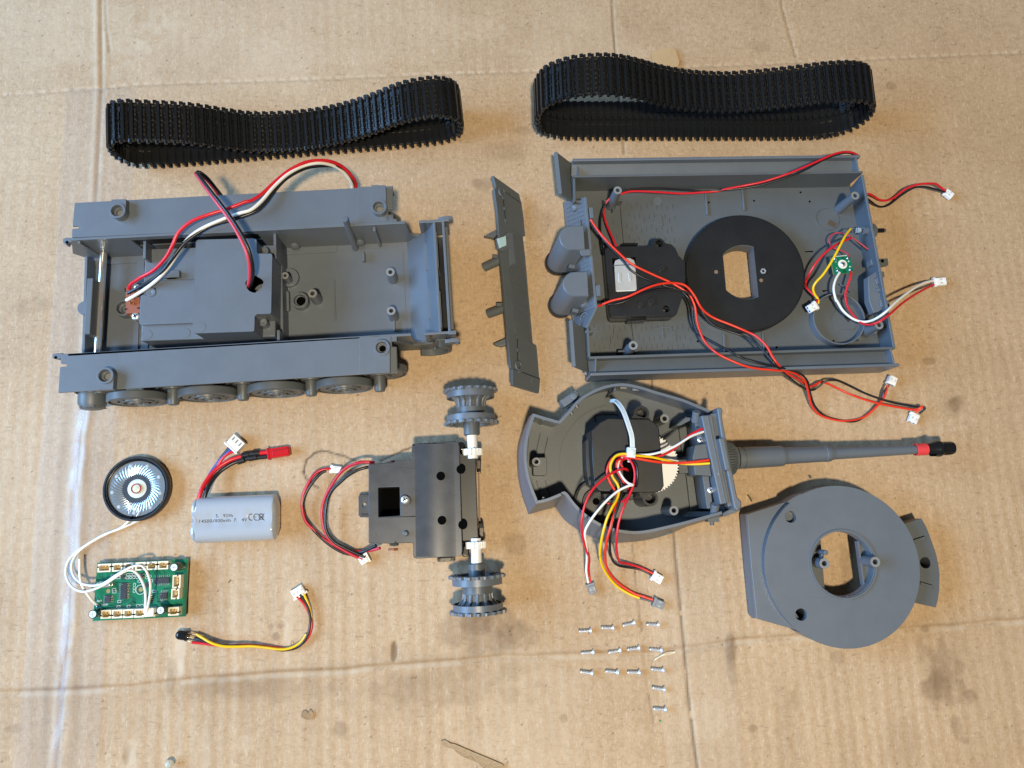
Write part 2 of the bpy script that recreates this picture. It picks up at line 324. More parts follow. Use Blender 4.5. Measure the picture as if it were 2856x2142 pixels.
    def noise(scale, detail, rough=.6, sx=1, sy=1, rot=0):
        mp = nt.nodes.new('ShaderNodeMapping'); mp.inputs['Scale'].default_value = (sx, sy, 1); mp.inputs['Rotation'].default_value = (0, 0, rot); L.new(tc.outputs['Object'], mp.inputs[0])
        t = nt.nodes.new('ShaderNodeTexNoise'); t.inputs['Scale'].default_value = scale; t.inputs['Detail'].default_value = detail; t.inputs['Roughness'].default_value = rough; L.new(mp.outputs[0], t.inputs['Vector']); return t.outputs['Fac']
    def ramp(f, a, b):
        r = nt.nodes.new('ShaderNodeMapRange'); r.inputs[1].default_value = a; r.inputs[2].default_value = b; L.new(f, r.inputs[0]); return r.outputs[0]
    def mix(f, a, b):
        x = nt.nodes.new('ShaderNodeMix'); x.data_type = 'RGBA'; L.new(f, x.inputs[0])
        for k, s in ((6, a), (7, b)):
            if isinstance(s, tuple): x.inputs[k].default_value = (*s, 1)
            else: L.new(s, x.inputs[k])
        return x.outputs[2]
    def mul(f, k):
        x = nt.nodes.new('ShaderNodeMath'); x.operation = 'MULTIPLY'; L.new(f, x.inputs[0])
        if isinstance(k, float): x.inputs[1].default_value = k
        else: L.new(k, x.inputs[1])
        return x.outputs[0]
    def att(nm):
        a = nt.nodes.new('ShaderNodeAttribute'); a.attribute_name = nm; return a.outputs['Fac']
    c = mix(ramp(noise(14, 5), .3, .7), (.448, .305, .178), (.515, .365, .224))
    c = mix(mul(ramp(noise(420, 4, .7), .42, .72), .62), c, (.33, .215, .12))               # grain
    c = mix(mul(ramp(noise(900, 3, .7, 1, .25, .4), .54, .70), .60), c, (.62, .485, .34))      # pale fibres
    c = mix(mul(ramp(noise(700, 3, .7, .22, 1, .9), .58, .72), .6), c, (.24, .155, .09))     # dark fibres
    c = mix(mul(ramp(noise(1500, 2, .7), .62, .72), .6), c, (.20, .12, .07))                 # specks
    c = mix(mul(att('pale'), .75), c, (.60, .475, .335))
    c = mix(mul(att('stain'), .85), c, (.20, .125, .068))
    c = mix(att('crack'), c, (.055, .035, .022))
    L.new(c, P.inputs['Base Color']); P.inputs['Roughness'].default_value = .72; P.inputs['Specular IOR Level'].default_value = .35
    b1 = nt.nodes.new('ShaderNodeBump'); b1.inputs['Strength'].default_value = .45; b1.inputs['Distance'].default_value = .0004; L.new(noise(650, 5, .7), b1.inputs['Height'])
    b2 = nt.nodes.new('ShaderNodeBump'); b2.inputs['Strength'].default_value = .3; b2.inputs['Distance'].default_value = .0006; L.new(noise(160, 3, .6), b2.inputs['Height']); L.new(b1.outputs[0], b2.inputs['Normal'])
    L.new(b2.outputs[0], P.inputs['Normal'])
    me.materials.append(M)
    o = obj('cardboard', me, M); o['kind'] = 'structure'; o['label'] = 'worn tan corrugated cardboard with creases, tape and stains under all the parts'
    # clear packing tape stuck over the seams: thin glossy film that follows the board
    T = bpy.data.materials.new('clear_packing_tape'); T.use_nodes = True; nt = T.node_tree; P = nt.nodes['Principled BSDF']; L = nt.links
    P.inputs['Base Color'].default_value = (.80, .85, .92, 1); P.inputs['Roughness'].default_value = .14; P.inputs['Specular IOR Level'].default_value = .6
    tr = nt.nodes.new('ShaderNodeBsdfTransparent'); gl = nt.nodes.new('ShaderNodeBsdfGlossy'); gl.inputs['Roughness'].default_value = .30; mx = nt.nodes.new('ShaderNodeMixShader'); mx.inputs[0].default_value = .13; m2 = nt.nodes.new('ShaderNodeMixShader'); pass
    fa = nt.nodes.new('ShaderNodeAttribute'); fa.attribute_name = 'frost_glint'; fm = nt.nodes.new('ShaderNodeMath'); fm.operation = 'MULTIPLY_ADD'; L.new(fa.outputs['Fac'], fm.inputs[0]); fm.inputs[1].default_value = .55; fm.inputs[2].default_value = .03; L.new(fm.outputs[0], mx.inputs[0]); L.new(tr.outputs[0], mx.inputs[1]); L.new(P.outputs[0], mx.inputs[2]); m2.inputs[0].default_value = .045; L.new(mx.outputs[0], m2.inputs[1]); L.new(gl.outputs[0], m2.inputs[2]); L.new(m2.outputs[0], nt.nodes['Material Output'].inputs['Surface'])
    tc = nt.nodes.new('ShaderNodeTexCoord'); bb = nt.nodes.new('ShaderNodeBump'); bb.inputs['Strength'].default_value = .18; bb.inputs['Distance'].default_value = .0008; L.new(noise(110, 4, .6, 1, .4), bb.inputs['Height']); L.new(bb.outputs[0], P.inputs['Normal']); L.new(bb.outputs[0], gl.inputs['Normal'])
    def zat(x, y):
        a = int(round(min(max(x+390, 0), m-1))); b = int(round(min(max(y+210, 0), n-1))); return zz[b, a]
    def strip(line, half, lab, crinkle):
        NX = np.arange(400); N1 = np.random.default_rng(31).random(400); N2 = np.random.default_rng(32).random(400); pts = crv([(p.x, p.y, 0) for p in line], 30); b = MB(); vs = []; fr_ = []; K = 40
        for k, p in enumerate(pts):
            t = (pts[min(k+1, len(pts)-1)]-pts[max(k-1, 0)]).normalized(); nn = Vector((t.y, -t.x, 0)); wv = .03*math.sin(k*.11)+.015*math.sin(k*.37); lowf = min(1, max(.12, (150-p.y)/90))*(1 if p.y > -60 else max(.25, 1+(p.y+60)/50))
            for j in range(K+1):
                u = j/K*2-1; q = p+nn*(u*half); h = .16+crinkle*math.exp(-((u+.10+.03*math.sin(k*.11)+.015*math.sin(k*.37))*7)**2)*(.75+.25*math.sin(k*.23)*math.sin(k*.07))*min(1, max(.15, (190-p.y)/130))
                vs.append((q.x, q.y, max(zat(q.x, q.y), -.22)+h)); fr_.append(min(1., crinkle*lowf*(math.exp(-((u+.16+wv)*19)**2)+.35*math.exp(-((u+.08+wv)*9)**2))*(.25+.95*np.interp(k*.27, NX, N1)*(.55+.45*np.interp(k*.9+u*7, NX, N2)))+crinkle*.25*lowf*math.exp(-((u-.1-wv)*14)**2)*(math.sin(k*.5) > -.2)))  # per-vertex whitening: milky crinkled tape plus a painted window glint along the seam
        fs = [(k*(K+1)+j, k*(K+1)+j+1, (k+1)*(K+1)+j+1, (k+1)*(K+1)+j) for k in range(len(pts)-1) for j in range(K)]
        b.add(vs, fs); tm = b.mesh('packing_tape', [T], 70, True); at = tm.attributes.new('frost_glint', 'FLOAT', 'POINT'); at.data.foreach_set('value', np.array(fr_, np.float32)) if len(fr_) == len(tm.vertices) else None; obj('packing_tape', tm, T, parent=o, smooth=70, label=lab)
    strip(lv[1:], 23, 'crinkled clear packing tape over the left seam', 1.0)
    strip(C0([(1475, 1150), (1485, 1290), (1497, 1400), (1508, 1500), (1520, 1600), (1535, 1760)]), 24, 'smooth clear packing tape over the lower right seam', .02)
    strip(C0([(-150, 1085), (40, 1072), (190, 1060), (245, 1052)]), 14, 'short clear tape patch at the left edge', .3) if False else None
    return o
build_cardboard()
# ------------------------------------------------------------------ shared bits
def screw_head(mb, c, r, h=.9, fr=None):
    """a domed cross-head screw top, axis up"""
    fr = fr or Fr(c); mb.lathe([(r, 0), (r, h*.35), (r*.82, h*.8), (r*.45, h), (0, h)], fr, 18)
def cross(mb, r, h, fr, rot=.5):
    c, s = math.cos(rot), math.sin(rot); f2 = Fr(fr.o, fr.ex*c+fr.ey*s, fr.ey*c-fr.ex*s, fr.ez)
    mb.box((-r*.6, -r*.13, h-.25), (r*.6, r*.13, h+.04), f2); mb.box((-r*.13, -r*.6, h-.25), (r*.13, r*.6, h+.045), f2)
def screw_part(t, p, r, h=.9, name='screw', fr=None, mat_=None):
    fr = fr or Fr(p); a = MB(); screw_head(a, p, r, h, fr); o = t.part(name, a, mat_ or ZINC, smooth=50)
    b = MB(); cross(b, r, h, fr); obj('cross_slot', b, HOLE, o); return o
def post(t, top, base, z0, z1, r, c=None, hole=True, r0=None, mat_=GREY, name='screw_post', rb=None):
    """moulded screw post: upright tube whose top is at pixel top (crop,x,y)"""
    q = t.p(*top, z1); m = MB(); rb = rb or r*1.12
    m.lathe([(rb, z0), (r, z1), (r*.46, z1), (r*.46, z1-(z1-z0)*.6), (0, z1-(z1-z0)*.6)] if hole else [(rb, z0), (r, z1)], Fr((q.x, q.y, 0)), 20)
    o = t.part(name, m, mat_, smooth=40)
    if hole:
        k = MB(); k.lathe([(r*.98, z1+.03), (r*.98, z1+.05), (r*.5, z1+.05), (r*.5, z1+.03)], Fr((q.x, q.y, 0)), 20, closed=True); obj('post_rim', k, PALE, o, smooth=0)
    return o
def plug(t, o, ex, ey, sx, sy, sz, nw, mat_=NYL, name='connector', label=None, parent=None, ez=None):
    """small wire connector: mouth towards +ex, wires leave from -ex; o = centre of its foot"""
    fr = Fr(o, ex, ey, ez); m = MB(); x, y = sx/2, sy/2
    m.box((-x, -y, 0), (x, y, sz*.8), fr); m.box((-x*.55, -y*.86, sz*.8), (x*.95, y*.86, sz), fr)
    m.box((-x, -y*1.22, sz*.12), (-x*.55, y*1.22, sz*.62), fr); m.box((x*.5, -y*.3, sz), (x*.9, y*.3, sz*1.10), fr)
    c = t.part(name, m, mat_, bevel=.15, label=label, parent=parent or t.e)
    k = MB()
    for i in range(nw):
        yy = -y+(i+.5)*sy/nw; k.box((x-.3, yy-sy*.16/nw*1.4, sz*.3), (x+.03, yy+sy*.16/nw*1.4, sz*.7), fr)
        pass
    obj('contact_slot', k, mat_slotd, c); k = MB()
    for i in range(nw): yy = -y+(i+.5)*sy/nw; k.box((-x*.1, yy-sy*.07, sz-.2), (x*.3, yy+sy*.07, sz+.03), fr)
    obj('contact_window', k, mat_win, c); return c, fr
mat_slotd = mat('plug_mouth', (.12, .12, .11), .6)
mat_win = mat('nylon_recess', (.42, .41, .38), .5)
# ------------------------------------------------------------------ tracks
def build_track(pts_c, label):
    """pts_c: crop, ground line a-b of the near edge, near-edge loop as (s along a-b, z)"""
    crop, A, B, prof, Wd = pts_c
    a = W(crop, *A); b = W(crop, *B); e = (b-a).normalized(); rot = math.degrees(math.atan2(e.y, e.x))
    t = Thing('tank_track', label, 'track', (a.x, a.y), rot, 'rubber-like tracks of the model tank')
    P = crv([(s, z, 0) for s, z in prof], 24, True); L = sum((P[i]-P[i-1]).length for i in range(len(P)))
    N = round(L/5.05); pitch = L/N
    m = MB(); p = pitch; y0, y1 = 0., Wd
    # local: x along the track, y across, z outwards
    m.box((-p*.49, 1.0, -1.5), (p*.49, Wd-1.0, -1.15))
    for ya, yb in ((1.4, 8.8), (10.2, 17.6), (19.2, Wd-1.4)): m.box((-p*.36, ya, -2.3), (p*.16, yb, -1.45))
    for ya, yb in [(1.2, 20.4), (21.0, Wd-1.0)]:
        m.box((-p*.47, ya, -1.3), (p*.22, yb, -.6))                                   # pads, open sprocket windows between them
    m.box((-p*.49, .4, -1.4), (-p*.13, Wd-.4, 1.5)); m.box((-p*.45, 1.0, 1.45), (-p*.17, Wd-1.0, 1.75))   # grouser bar
    for yy in (2.0, 5.2, 8.6, 12.0, 15.4, 18.8, 22.0, 25.2): m.box((-p*.16, yy, -.9), (p*.24, yy+.8, .35))  # webs
    m.box((p*.10, 3.2, -.3), (p*.22, 12., .3)); m.box((p*.10, 15, -.3), (p*.22, 24., .3)); m.box((p*.3, Wd-8.2, -.2), (p*.46, Wd-5.4, 1.0)); m.box((p*.2, 2.0, -.2), (p*.42, 4.0, .6))
    m.cyl((p*.42, -1.1, .15), (p*.42, 1.2, .15), 1.05, n=8); m.box((p*.1, Wd-1.3, -.4), (p*.55, Wd+.6, .9))
    for q in range(6): m.cyl((p*.45, 1.6+q*4.2, -.45), (p*.45, 4.2+q*4.2, -.45), .5, n=6)
    m.prism([(-1.2, 12.9), (1.1, 12.9), (1.1, 15.2), (-1.2, 15.2)], -3.6, -1.3, top=[(-1.5, 12.2), (1.4, 12.2), (1.4, 15.9), (-1.5, 15.9)])   # guide horn
    me = m.mesh('track_link', [RUB], 30)
    # equal steps along the loop
    acc = [0.]
    for i in range(1, len(P)+1): acc.append(acc[-1]+(P[i % len(P)]-P[i-1]).length)
    k = 0
    cx = sum(q.x for q in P)/len(P)
    area2 = sum(P[i-1].x*P[i].y-P[i].x*P[i-1].y for i in range(len(P))); sg = 1 if area2 > 0 else -1
    for i in range(N):
        s = i*pitch
        while acc[k+1] < s: k += 1
        f = (s-acc[k])/(acc[k+1]-acc[k]); q = P[k].lerp(P[(k+1) % len(P)], f)
        a0 = (s-p*.6) % acc[-1]; a1 = (s+p*.6) % acc[-1]
        def at(u):
            j = int(np.searchsorted(acc, u, 'right')-1); j = min(j, len(P)-1); g = (u-acc[j])/(acc[j+1]-acc[j]); return P[j].lerp(P[(j+1) % len(P)], g)
        d = (at(a1)-at(a0)).normalized(); nx, nz = d.y*sg, -d.x*sg                    # outward normal in the (s,z) plane
        X = Vector((d.x, 0, d.y)); Zv = Vector((nx, 0, nz)); Yv = Zv.cross(X)
        o = bpy.data.objects.new('track_link', me); COL.objects.link(o); o.parent = t.e
        sgn = 1 if Yv.y > 0 else -1
        X = X*sgn; M = Matrix((X, Vector((0, 1, 0)), Zv)).transposed().to_4x4()
        M.translation = Vector((q.x, 0, q.y))*U; o.matrix_local = M
    return t
build_track(('T1', (350, 545), (2050, 405), [(20, 1.8), (60, 1.7), (100, 1.7), (140, 1.7), (175, 1.9), (196, 4), (206, 11), (209, 20), (207, 29), (200, 34.5), (190, 36), (172, 32.5), (152, 22.5), (133, 15), (112, 10.5), (91, 9.8), (72, 12), (57, 18), (39, 26.5), (24, 31), (10, 34.2), (0, 36.3), (-8, 35.5), (-13.3, 29), (-14.5, 20), (-12, 10.5), (-4, 4.2)], 28),
            'black plastic tank track, lower sagging one beside the hull with the wheels')
build_track(('T2', (250, 545), (1650, 545), [(10, 1.8), (50, 1.7), (100, 1.7), (150, 1.8), (178, 3.5), (194, 10), (200, 20), (200.5, 33), (195, 44), (183, 48.6), (166, 47.8), (146, 43.2), (122, 38.6), (101, 36.4), (77, 38.6), (58, 43.5), (45, 48.8), (33, 53), (21, 55), (10, 54.3), (0, 52.3), (-9, 48), (-16.5, 41.5), (-20.5, 31), (-20.5, 19), (-16, 9), (-5, 3.6)], 28),
            'black plastic tank track, taller arched one behind the upper hull')
# ------------------------------------------------------------------ lower hull
def build_lower_hull():
    o = W('B', 180, 765, 50); t = Thing('lower_hull', 'grey model tank lower hull with road wheels and boxed battery bay', 'hull', (o.x, o.y), 3.75)
    ZT, ZF = 50., 20.
    P = lambda c, x, y, z=ZT: t.p2(c, x, y, z)
    # belly floor
    x0 = P('B', 420, 740, ZF).x; xe = P('C', 1612, 925, ZF).x
    yn = (P('A', 560, 1050, ZF).y+P('C', 1610, 925, ZF).y)/2; ys = 0.
    hx0 = P('A', 1060, 985, ZF).x; hx1 = P('C', 245, 930, ZF).x; m = MB(); m.prism([(x0, ys-.5), (xe, ys-.5), (xe, yn+.5), (x0, yn+.5)], ZF-2, ZF, holes=[[(hx0+2, 1), (hx1-2, 1), (hx1-2, yn-1), (hx0+2, yn-1)]]); t.part('belly_floor', m, GREY, bevel=.2)
    # front nose: ramp, slotted double front plate, end caps
    xr = P('C', 1795, 905, 33).x; m = MB(); zr = 34.
    m.hull8([(xe-.4, -.5, ZF-2), (xr, -.5, zr-2), (xr, yn+.5, zr-2), (xe-.4, yn+.5, ZF-2)], [(xe-.4, -.5, ZF), (xr, -.5, zr), (xr, yn+.5, zr), (xe-.4, yn+.5, ZF)])
    t.part('nose_ramp', m, GREY, bevel=.2)
    fN = P('C', 1780, 672); fS = P('D', 1815, 577)
    x1 = P('C', 1895, 700).x; x2 = P('C', 1962, 700).x; xo = P('C', 2003, 690).x
    m = MB(); m.hull8([(xr-1, 0, zr-2), (xr+1, 0, zr-2), (xr+1, yn, zr-2), (xr-1, yn, zr-2)], [(x1-1.4, 0, 49.4), (x1, 0, 49.4), (x1, yn, 49.4), (x1-1.4, yn, 49.4)]); t.part('front_plate', m, GREY, bevel=.2)
    m = MB(); m.box((x2, -1, 24), (x2+1.6, yn+2, ZT)); m.box((x2+1.6, 1, 30), (xo+.6, yn-1, 44)); t.part('front_plate', m, GREY, bevel=.3)
    m = MB(); m.box((x1-1, 1, 26), (x2+.5, yn-1, 27.5)); t.part('slot_floor', m, BLACK)
    m = MB(); m.box((x1, 3, 30), (x1+.5, 25, 48)); m.box((x1, 40, 30), (x1+.5, 62, 48)); m.box((xr-.5, 12, zr-1), (xr+.7, 30, zr+1.5)); m.box((xr-.5, 43, zr-1), (xr+.7, 60, zr+1.5)); t.part('plate_rib', m, GREY)
    for ya, yb in ((-1.6, 0), (yn, yn+1.6)):
        m = MB(); m.box((xr-2.5, ya, 28), (xo+1.5, yb, ZT-.5)); m.box((xo-2.5, ya-.6 if ya < 0 else ya, ZT-2.5), (xo+2.2, yb+(.6 if ya > 0 else 0), ZT+.2))
        t.part('end_cap', m, GREY, bevel=.3)
    for s_, yy in ((1, yn+4.5), (-1, -4.5)):
        m = MB(); q = MB(); pts = [(-4, -3), (5, -2.2), (5, 3.2), (1, 4), (-4, 2)]
        m.prism([(xo-1+px_, py) for px_, py in pts], yy-1.2, yy+1.2, fr=Fr((0, 0, 41), (1, 0, 0), (0, 0, 1), (0, -1, 0)) if False else Fr((0, 2*yy, 41), (1, 0, 0), (0, 0, 1), (0, -1, 0)))
        m.cyl((xo+2.4, yy-1.7, 41), (xo+2.4, yy+1.7, 41), 1.7, n=12); t.part('tow_hook', m, GREY, bevel=.2)
    # side walls with the U cut-out for the sprocket shaft
    xA = P('A', 295, 858).x; xB = P('C', 1588, 690).x; U0 = P('C', 1640, 850, 30).x; U1 = P('C', 1770, 850, 30).x
    prof = [(xA+10, ZF-2), (xr+4, ZF+2), (xr+4, ZT-.6), (xr-1.2, ZT-.6)]
    xu = (P('C', 1650, 850, 32).x+P('C', 1775, 850, 32).x)/2; ru = 4.6
    prof = [(x0-3, 30), (x0+2, ZF-2), (xe, ZF-2), (xr+2, 27), (xr+2, ZT-.8), (xu+ru, ZT-.8)]+[(xu+ru*math.cos(a), 33.5-ru*math.sin(a)) for a in np.linspace(0, PI, 9)]+[(xB, ZT), (xA, ZT)]
    for yy, sg in ((yn, 1), (0, -1)):
        fr = Fr((0, yy if sg > 0 else yy-1.6, 0), (1, 0, 0), (0, 0, 1), (0, -1, 0)); m = MB()
        hw = [(hx0+3, 19.5), (hx1-3, 19.5), (hx1-3, 45.5), (hx0+3, 45.5)]; m.prism(prof, -1.6, 0, fr=fr, holes=[hw])  # opening cut in the wall so the bay gap can go dark
        t.part('side_wall', m, GREY, bevel=.25); k = MB(); y_ = yn+1.7 if sg > 0 else -3.5; k.box((hx0-2, y_, 18), (hx1+2, y_+1.8, 47.5)); k.box((hx0, 0 if sg < 0 else yn-8, 9), (hx1, 8 if sg < 0 else yn, 10)); t.part('gap_blackout', k, BLACK)  # black panels added so the gaps beside the bay read dark
    # top flanges (sponson shelves)
    fl = [P('A', 325, 500), P('C', 1460, 327), P('C', 1460, 568), P('C', 1410, 568), P('C', 1410, 620), P('C', 1462, 620), P('C', 1462, 660), P('C', 1500, 668), P('C', 1500, 697), P('A', 294, 858), P('A', 298, 768), P('A', 362, 762), P('A', 364, 738), P('A', 301, 740)]
    m = MB(); m.prism(fl, ZT-1.5, ZT); nf = t.part('sponson_shelf', m, GREY, bevel=.25)
    fl = [P('B', 181, 764), P('D', 1300, 577), P('D', 1500, 585), P('D', 1500, 635), P('D', 1448, 635), P('D', 1450, 688), P('D', 1498, 690), P('D', 1506, 960), P('D', 1275, 966), P('B', 155, 1163), P('B', 172, 899), P('B', 240, 891), P('B', 243, 868), P('B', 180, 862)]
    m = MB(); m.prism(fl, ZT-1.5, ZT); sf = t.part('sponson_shelf', m, GREY, bevel=.25)
    # front raised pads of the shelves
    for pts in ([('C', 1100, 338), ('C', 1458, 330), ('C', 1458, 560), ('C', 1405, 560), ('C', 1405, 690), ('C', 1085, 705)], [('D', 1118, 590), ('D', 1440, 580), ('D', 1440, 700), ('D', 1495, 700), ('D', 1500, 955), ('D', 1118, 972)]):
        m = MB(); m.prism([P(*q) for q in pts], ZT, ZT+.35); t.part('shelf_pad', m, GREY, bevel=.15)
    # outer skirts under the shelves
    m = MB(); m.seg(P('A', 325, 505), P('C', 1455, 330), 1.4, 40, ZT-1.5, off=-1); t.part('shelf_skirt', m, GREY)
    # screw bosses with tongues
    for c, bx, by, r, tg in [('A', 762, 578, 4.7, [(705, 465), (852, 462), (845, 578), (700, 578)]), ('C', 1315, 540, 4.6, [(1240, 318), (1383, 318), (1380, 560), (1250, 560)]),
                             ('B', 635, 985, 4.7, [(565, 1132), (718, 1126), (700, 985), (572, 985)]), ('D', 1345, 695, 4.6, [(1275, 962), (1428, 955), (1405, 700), (1284, 700)])]:
        zt = ZT+5; q = P(c, bx, by, zt); m = MB()
        m.lathe([(r, ZT-.2), (r, zt), (r*.74, zt), (r*.70, zt-3.2), (r*.42, zt-3.2), (r*.42, zt-4.4), (0, zt-4.4)], Fr((q.x, q.y, 0)), 28); b_ = t.part('screw_boss', m, GREY, bevel=.15)
        tt = [P(c, x, y, zt-.8) for x, y in tg]; d = (tt[0]+tt[1])/2; fr_ = [tt[0], tt[1]]
        m = MB(); e1 = (tt[1]-tt[0]).normalized(); e2 = ((tt[0]+tt[1])/2-q).normalized(); m.prism([tt[0], tt[1]]+[q+e1*(r*.97*math.cos(a))+e2*(r*.97*math.sin(a)) for a in np.linspace(0, PI, 13)], ZT, zt-.8) ; obj('tongue', m, GREY, b_, bevel=.2)
        k = MB(); k.lathe([(0, zt-4.35), (r*.41, zt-4.3)], Fr((q.x, q.y, 0)), 18); obj('boss_hole', k, HOLE if c == 'D' else PALE, b_, smooth=0)
    # rear end: tail plate, bump, tow ears, chrome axle
    m = MB(); xt = P('A', 480, 1032, 26).x; m.seg((xt, 3.5), (xt, yn-2), 1.6, ZF-3, 30); t.part('tail_plate', m, GREY, bevel=.2)
    m = MB(); a = P('A', 485, 1272, 38); b = P('B', 450, 560, 38); m.seg(a, b, 3.6, 22, 38); t.part('tail_flange', m, GREY2, bevel=.5)
    q = P('A', 425, 1580, 34); m = MB(); m.prism(arc(q.x, q.y, 4.3, 70, 290, 14)+[Vector((q.x+4, q.y-4.1)), Vector((q.x+4, q.y+4.1))], 32, 34); t.part('tail_tab', m, GREY, bevel=.3)
    for pts, z0 in ([('A', 200, 872), ('A', 240, 855), ('A', 298, 858), ('A', 310, 878), ('A', 292, 905), ('A', 252, 908), ('A', 240, 935), ('A', 205, 912)], 44), ([('B', 92, 768), ('B', 125, 757), ('B', 200, 752), ('B', 200, 802), ('B', 155, 818), ('B', 92, 806)], 44):
        m = MB(); m.prism([P(*q, 46) for q in pts], 42, 46); e_ = t.part('tow_ear', m, GREY, bevel=.4)
        c = pts[0][0]; hq = P(c, 245, 905, 46.05) if c == 'A' else P(c, 130, 800, 46.05); k = MB(); k.lathe([(0, 46.04), (.9, 46.05)], Fr((hq.x, hq.y, 0)), 14); obj('ear_hole', k, HOLE, e_, smooth=0)
    m = MB(); a = P('A', 300, 870, 48); b = P('A', 490, 1020, 25); m.hull8([(a.x-1, a.y-2, 42), (b.x, b.y, 22), (b.x, b.y+1.6, 22), (a.x-1, a.y-.4, 42)], [(a.x, a.y-2, 49), (b.x+2, b.y, 34), (b.x+2, b.y+1.6, 34), (a.x, a.y-.4, 49)]); t.part('rear_brace', m, GREY, bevel=.3)
    a = P('A', 370, 865, 49); b = P('A', 548, 1040, 22); m = MB(); m.hull8([(a.x-.8, yn-1.6, ZF), (a.x+.8, yn-1.6, ZF), (a.x+.8, yn, ZF), (a.x-.8, yn, ZF)], [(a.x-.8, yn-1.6, 49), (a.x+.8, yn-1.6, 49), (a.x+.8, yn, 49), (a.x-.8, yn, 49)]); t.part('wall_rib', m, GREY, bevel=.2)
    za = 29; a = t.p('A', 622, 1010, za); b = t.p('B', 556, 742, za); m = MB(); m.cyl((a.x, yn-.2, za), (b.x, -.2+0, za), 2.05, n=24); t.part('axle_rod', m, CHROME, smooth=40)
    q = P('A', 812, 1572, 27); m = MB(); m.lathe([(5.6, ZF), (5.3, 26), (3.9, 26), (3.9, 22.5), (2.6, 22.4), (2.6, ZF+1), (0, ZF+1)], Fr((q.x, q.y, 0)), 28); t.part('ring_boss', m, GREY, bevel=.15)
    # floor mouldings on the left
    for pts in ([('A', 1040, 1095), ('A', 985, 1100), ('A', 965, 1110), ('A', 958, 1330), ('A', 1040, 1330)], [('B', 930, 400), ('B', 985, 440), ('B', 975, 715), ('B', 915, 718)]):
        m = MB(); m.prism([P(*q, ZF+1) for q in pts], ZF, ZF+1); t.part('floor_step', m, GREY, bevel=.15)
    m = MB(); m.box((x0+4, yn-4.5, ZF), (xe-45, yn, ZF+.7)); t.part('floor_step', m, GREY)
    # battery bay: block, stepped plates, tall cover
    zb = 36.; m = MB(); bl = [P('A', 1050, 972, zb), P('C', 255, 930, zb), P('D', 250, 585, zb), P('B', 1003, 632, zb)]
    m.prism(bl, 10, zb); bay = t.part('battery_bay', m, GREY, bevel=.8)
    m = MB(); m.prism([P('B', 1160, 4, zb+2.4), P('B', 1560, -2, zb+2.4), P('B', 1560, 445, zb+2.4), P('B', 1010, 465, zb+2.4), P('B', 985, 450, zb+2.4), P('B', 1000, 165, zb+2.4), P('B', 1020, 153, zb+2.4), P('B', 1075, 158, zb+2.4), P('B', 1110, 172, zb+2.4), P('B', 1155, 130, zb+2.4)], zb, zb+2.4); pl2 = obj('stepped_plate', m, GREY, bay, bevel=.5)
    q = P('B', 1112, 130, zb+2.6); m = MB(); m.lathe([(2.9, zb), (2.9, zb+2.5), (2.5, zb+2.9), (.7, zb+2.9), (0, zb+2.6)], Fr((q.x, q.y, 0)), 20); obj('round_peg', m, GREY, bay)
    q = t.p('A', 1325, 1240, zb+3); m = MB(); m.prism([(q.x-4.6, q.y-1.8), (q.x+4.4, q.y-1.6), (q.x+4.4, q.y+2.4), (q.x-2.2, q.y+3.2)], zb, zb+3.2); obj('latch', m, GREY, bay, bevel=.3); k = MB(); k.box((q.x-3, q.y-1.95, zb+.8), (q.x+1.9, q.y-1.5, zb+2.4)); obj('latch_slot', k, HOLE, bay)
    for c, x, y, r in [('A', 1120, 1030, 3.2), ('B', 1068, 565, 3.3), ('B', 1462, 548, 3.2)]:
        q = P(c, x, y, zb); k = MB(); k.lathe([(r, zb-.1), (r-.25, zb+.18), (0, zb+.18)], Fr((q.x, q.y, 0)), 24); obj('ejector_mark', k, GREY, bay)
    zc = 53.; Q = lambda c, x, y: P(c, x, y, zc)
    cov = [Q('A', 1590, 880), Q('C', 20, 865), Q('C', 55, 880), Q('C', 60, 1010), Q('C', 75, 1022), Q('C', 205, 1022), Q('C', 218, 1040), Q('C', 207, 1625), Q('C', 195, 1640), Q('D', 60, 355), Q('D', 38, 375), Q('D', 33, 520), Q('D', 20, 532), Q('B', 1555, 553), Q('B', 1536, 535), Q('A', 1572, 900)]
    hq = Q('C', 35, 1335); hole = [Vector((hq.x+(5.0+.35*math.sin(5*a)+.2*math.sin(11*a))*math.cos(a), hq.y+(5.0+.3*math.cos(4*a))*math.sin(a))) for a in np.linspace(0, 2*PI, 28, endpoint=False)]
    m = MB(); m.prism(cov, zc-1.6, zc, holes=[hole]); cv = t.part('battery_cover', m, GREY, bevel=.8)
    ins = [a+(Vector((sum(p.x for p in cov)/len(cov), sum(p.y for p in cov)/len(cov)))-a)*.008 for a in cov]
    m = MB(); n_ = len(cov); cc = ccw(ins)
    m.add([(a.x, a.y, 26) for a in cc]+[(a.x, a.y, zc-.8) for a in cc], [(i, (i+1) % n_, n_+(i+1) % n_, n_+i) for i in range(n_)]); obj('cover_side', m, GREY, cv, smooth=20)
    m = MB(); m.lathe([(5.6, 0), (5.6, 20)], Fr((hq.x, hq.y, 32)), 24); m.f = m.f[:-2]; m.m = m.m[:-2]; m.lathe([(0, .1), (5.7, .1)], Fr((hq.x, hq.y, 32)), 24); obj('hole_well', m, HOLE, cv, smooth=0)
    m = MB(); m.tube([(a.x, a.y, zc+.05) for a in hole[4:11]], .2, 6); m.tube([(a.x, a.y, zc+.05) for a in hole[-6:-2]], .25, 6); obj('melted_burr', m, PALE, cv, smooth=60)
    k = MB(); q = Q('B', 1615, 490); k.lathe([(3.4, zc-.1), (3.2, zc+.12), (0, zc+.12)], Fr((q.x, q.y, 0)), 24); obj('ejector_mark', k, GREY, cv)
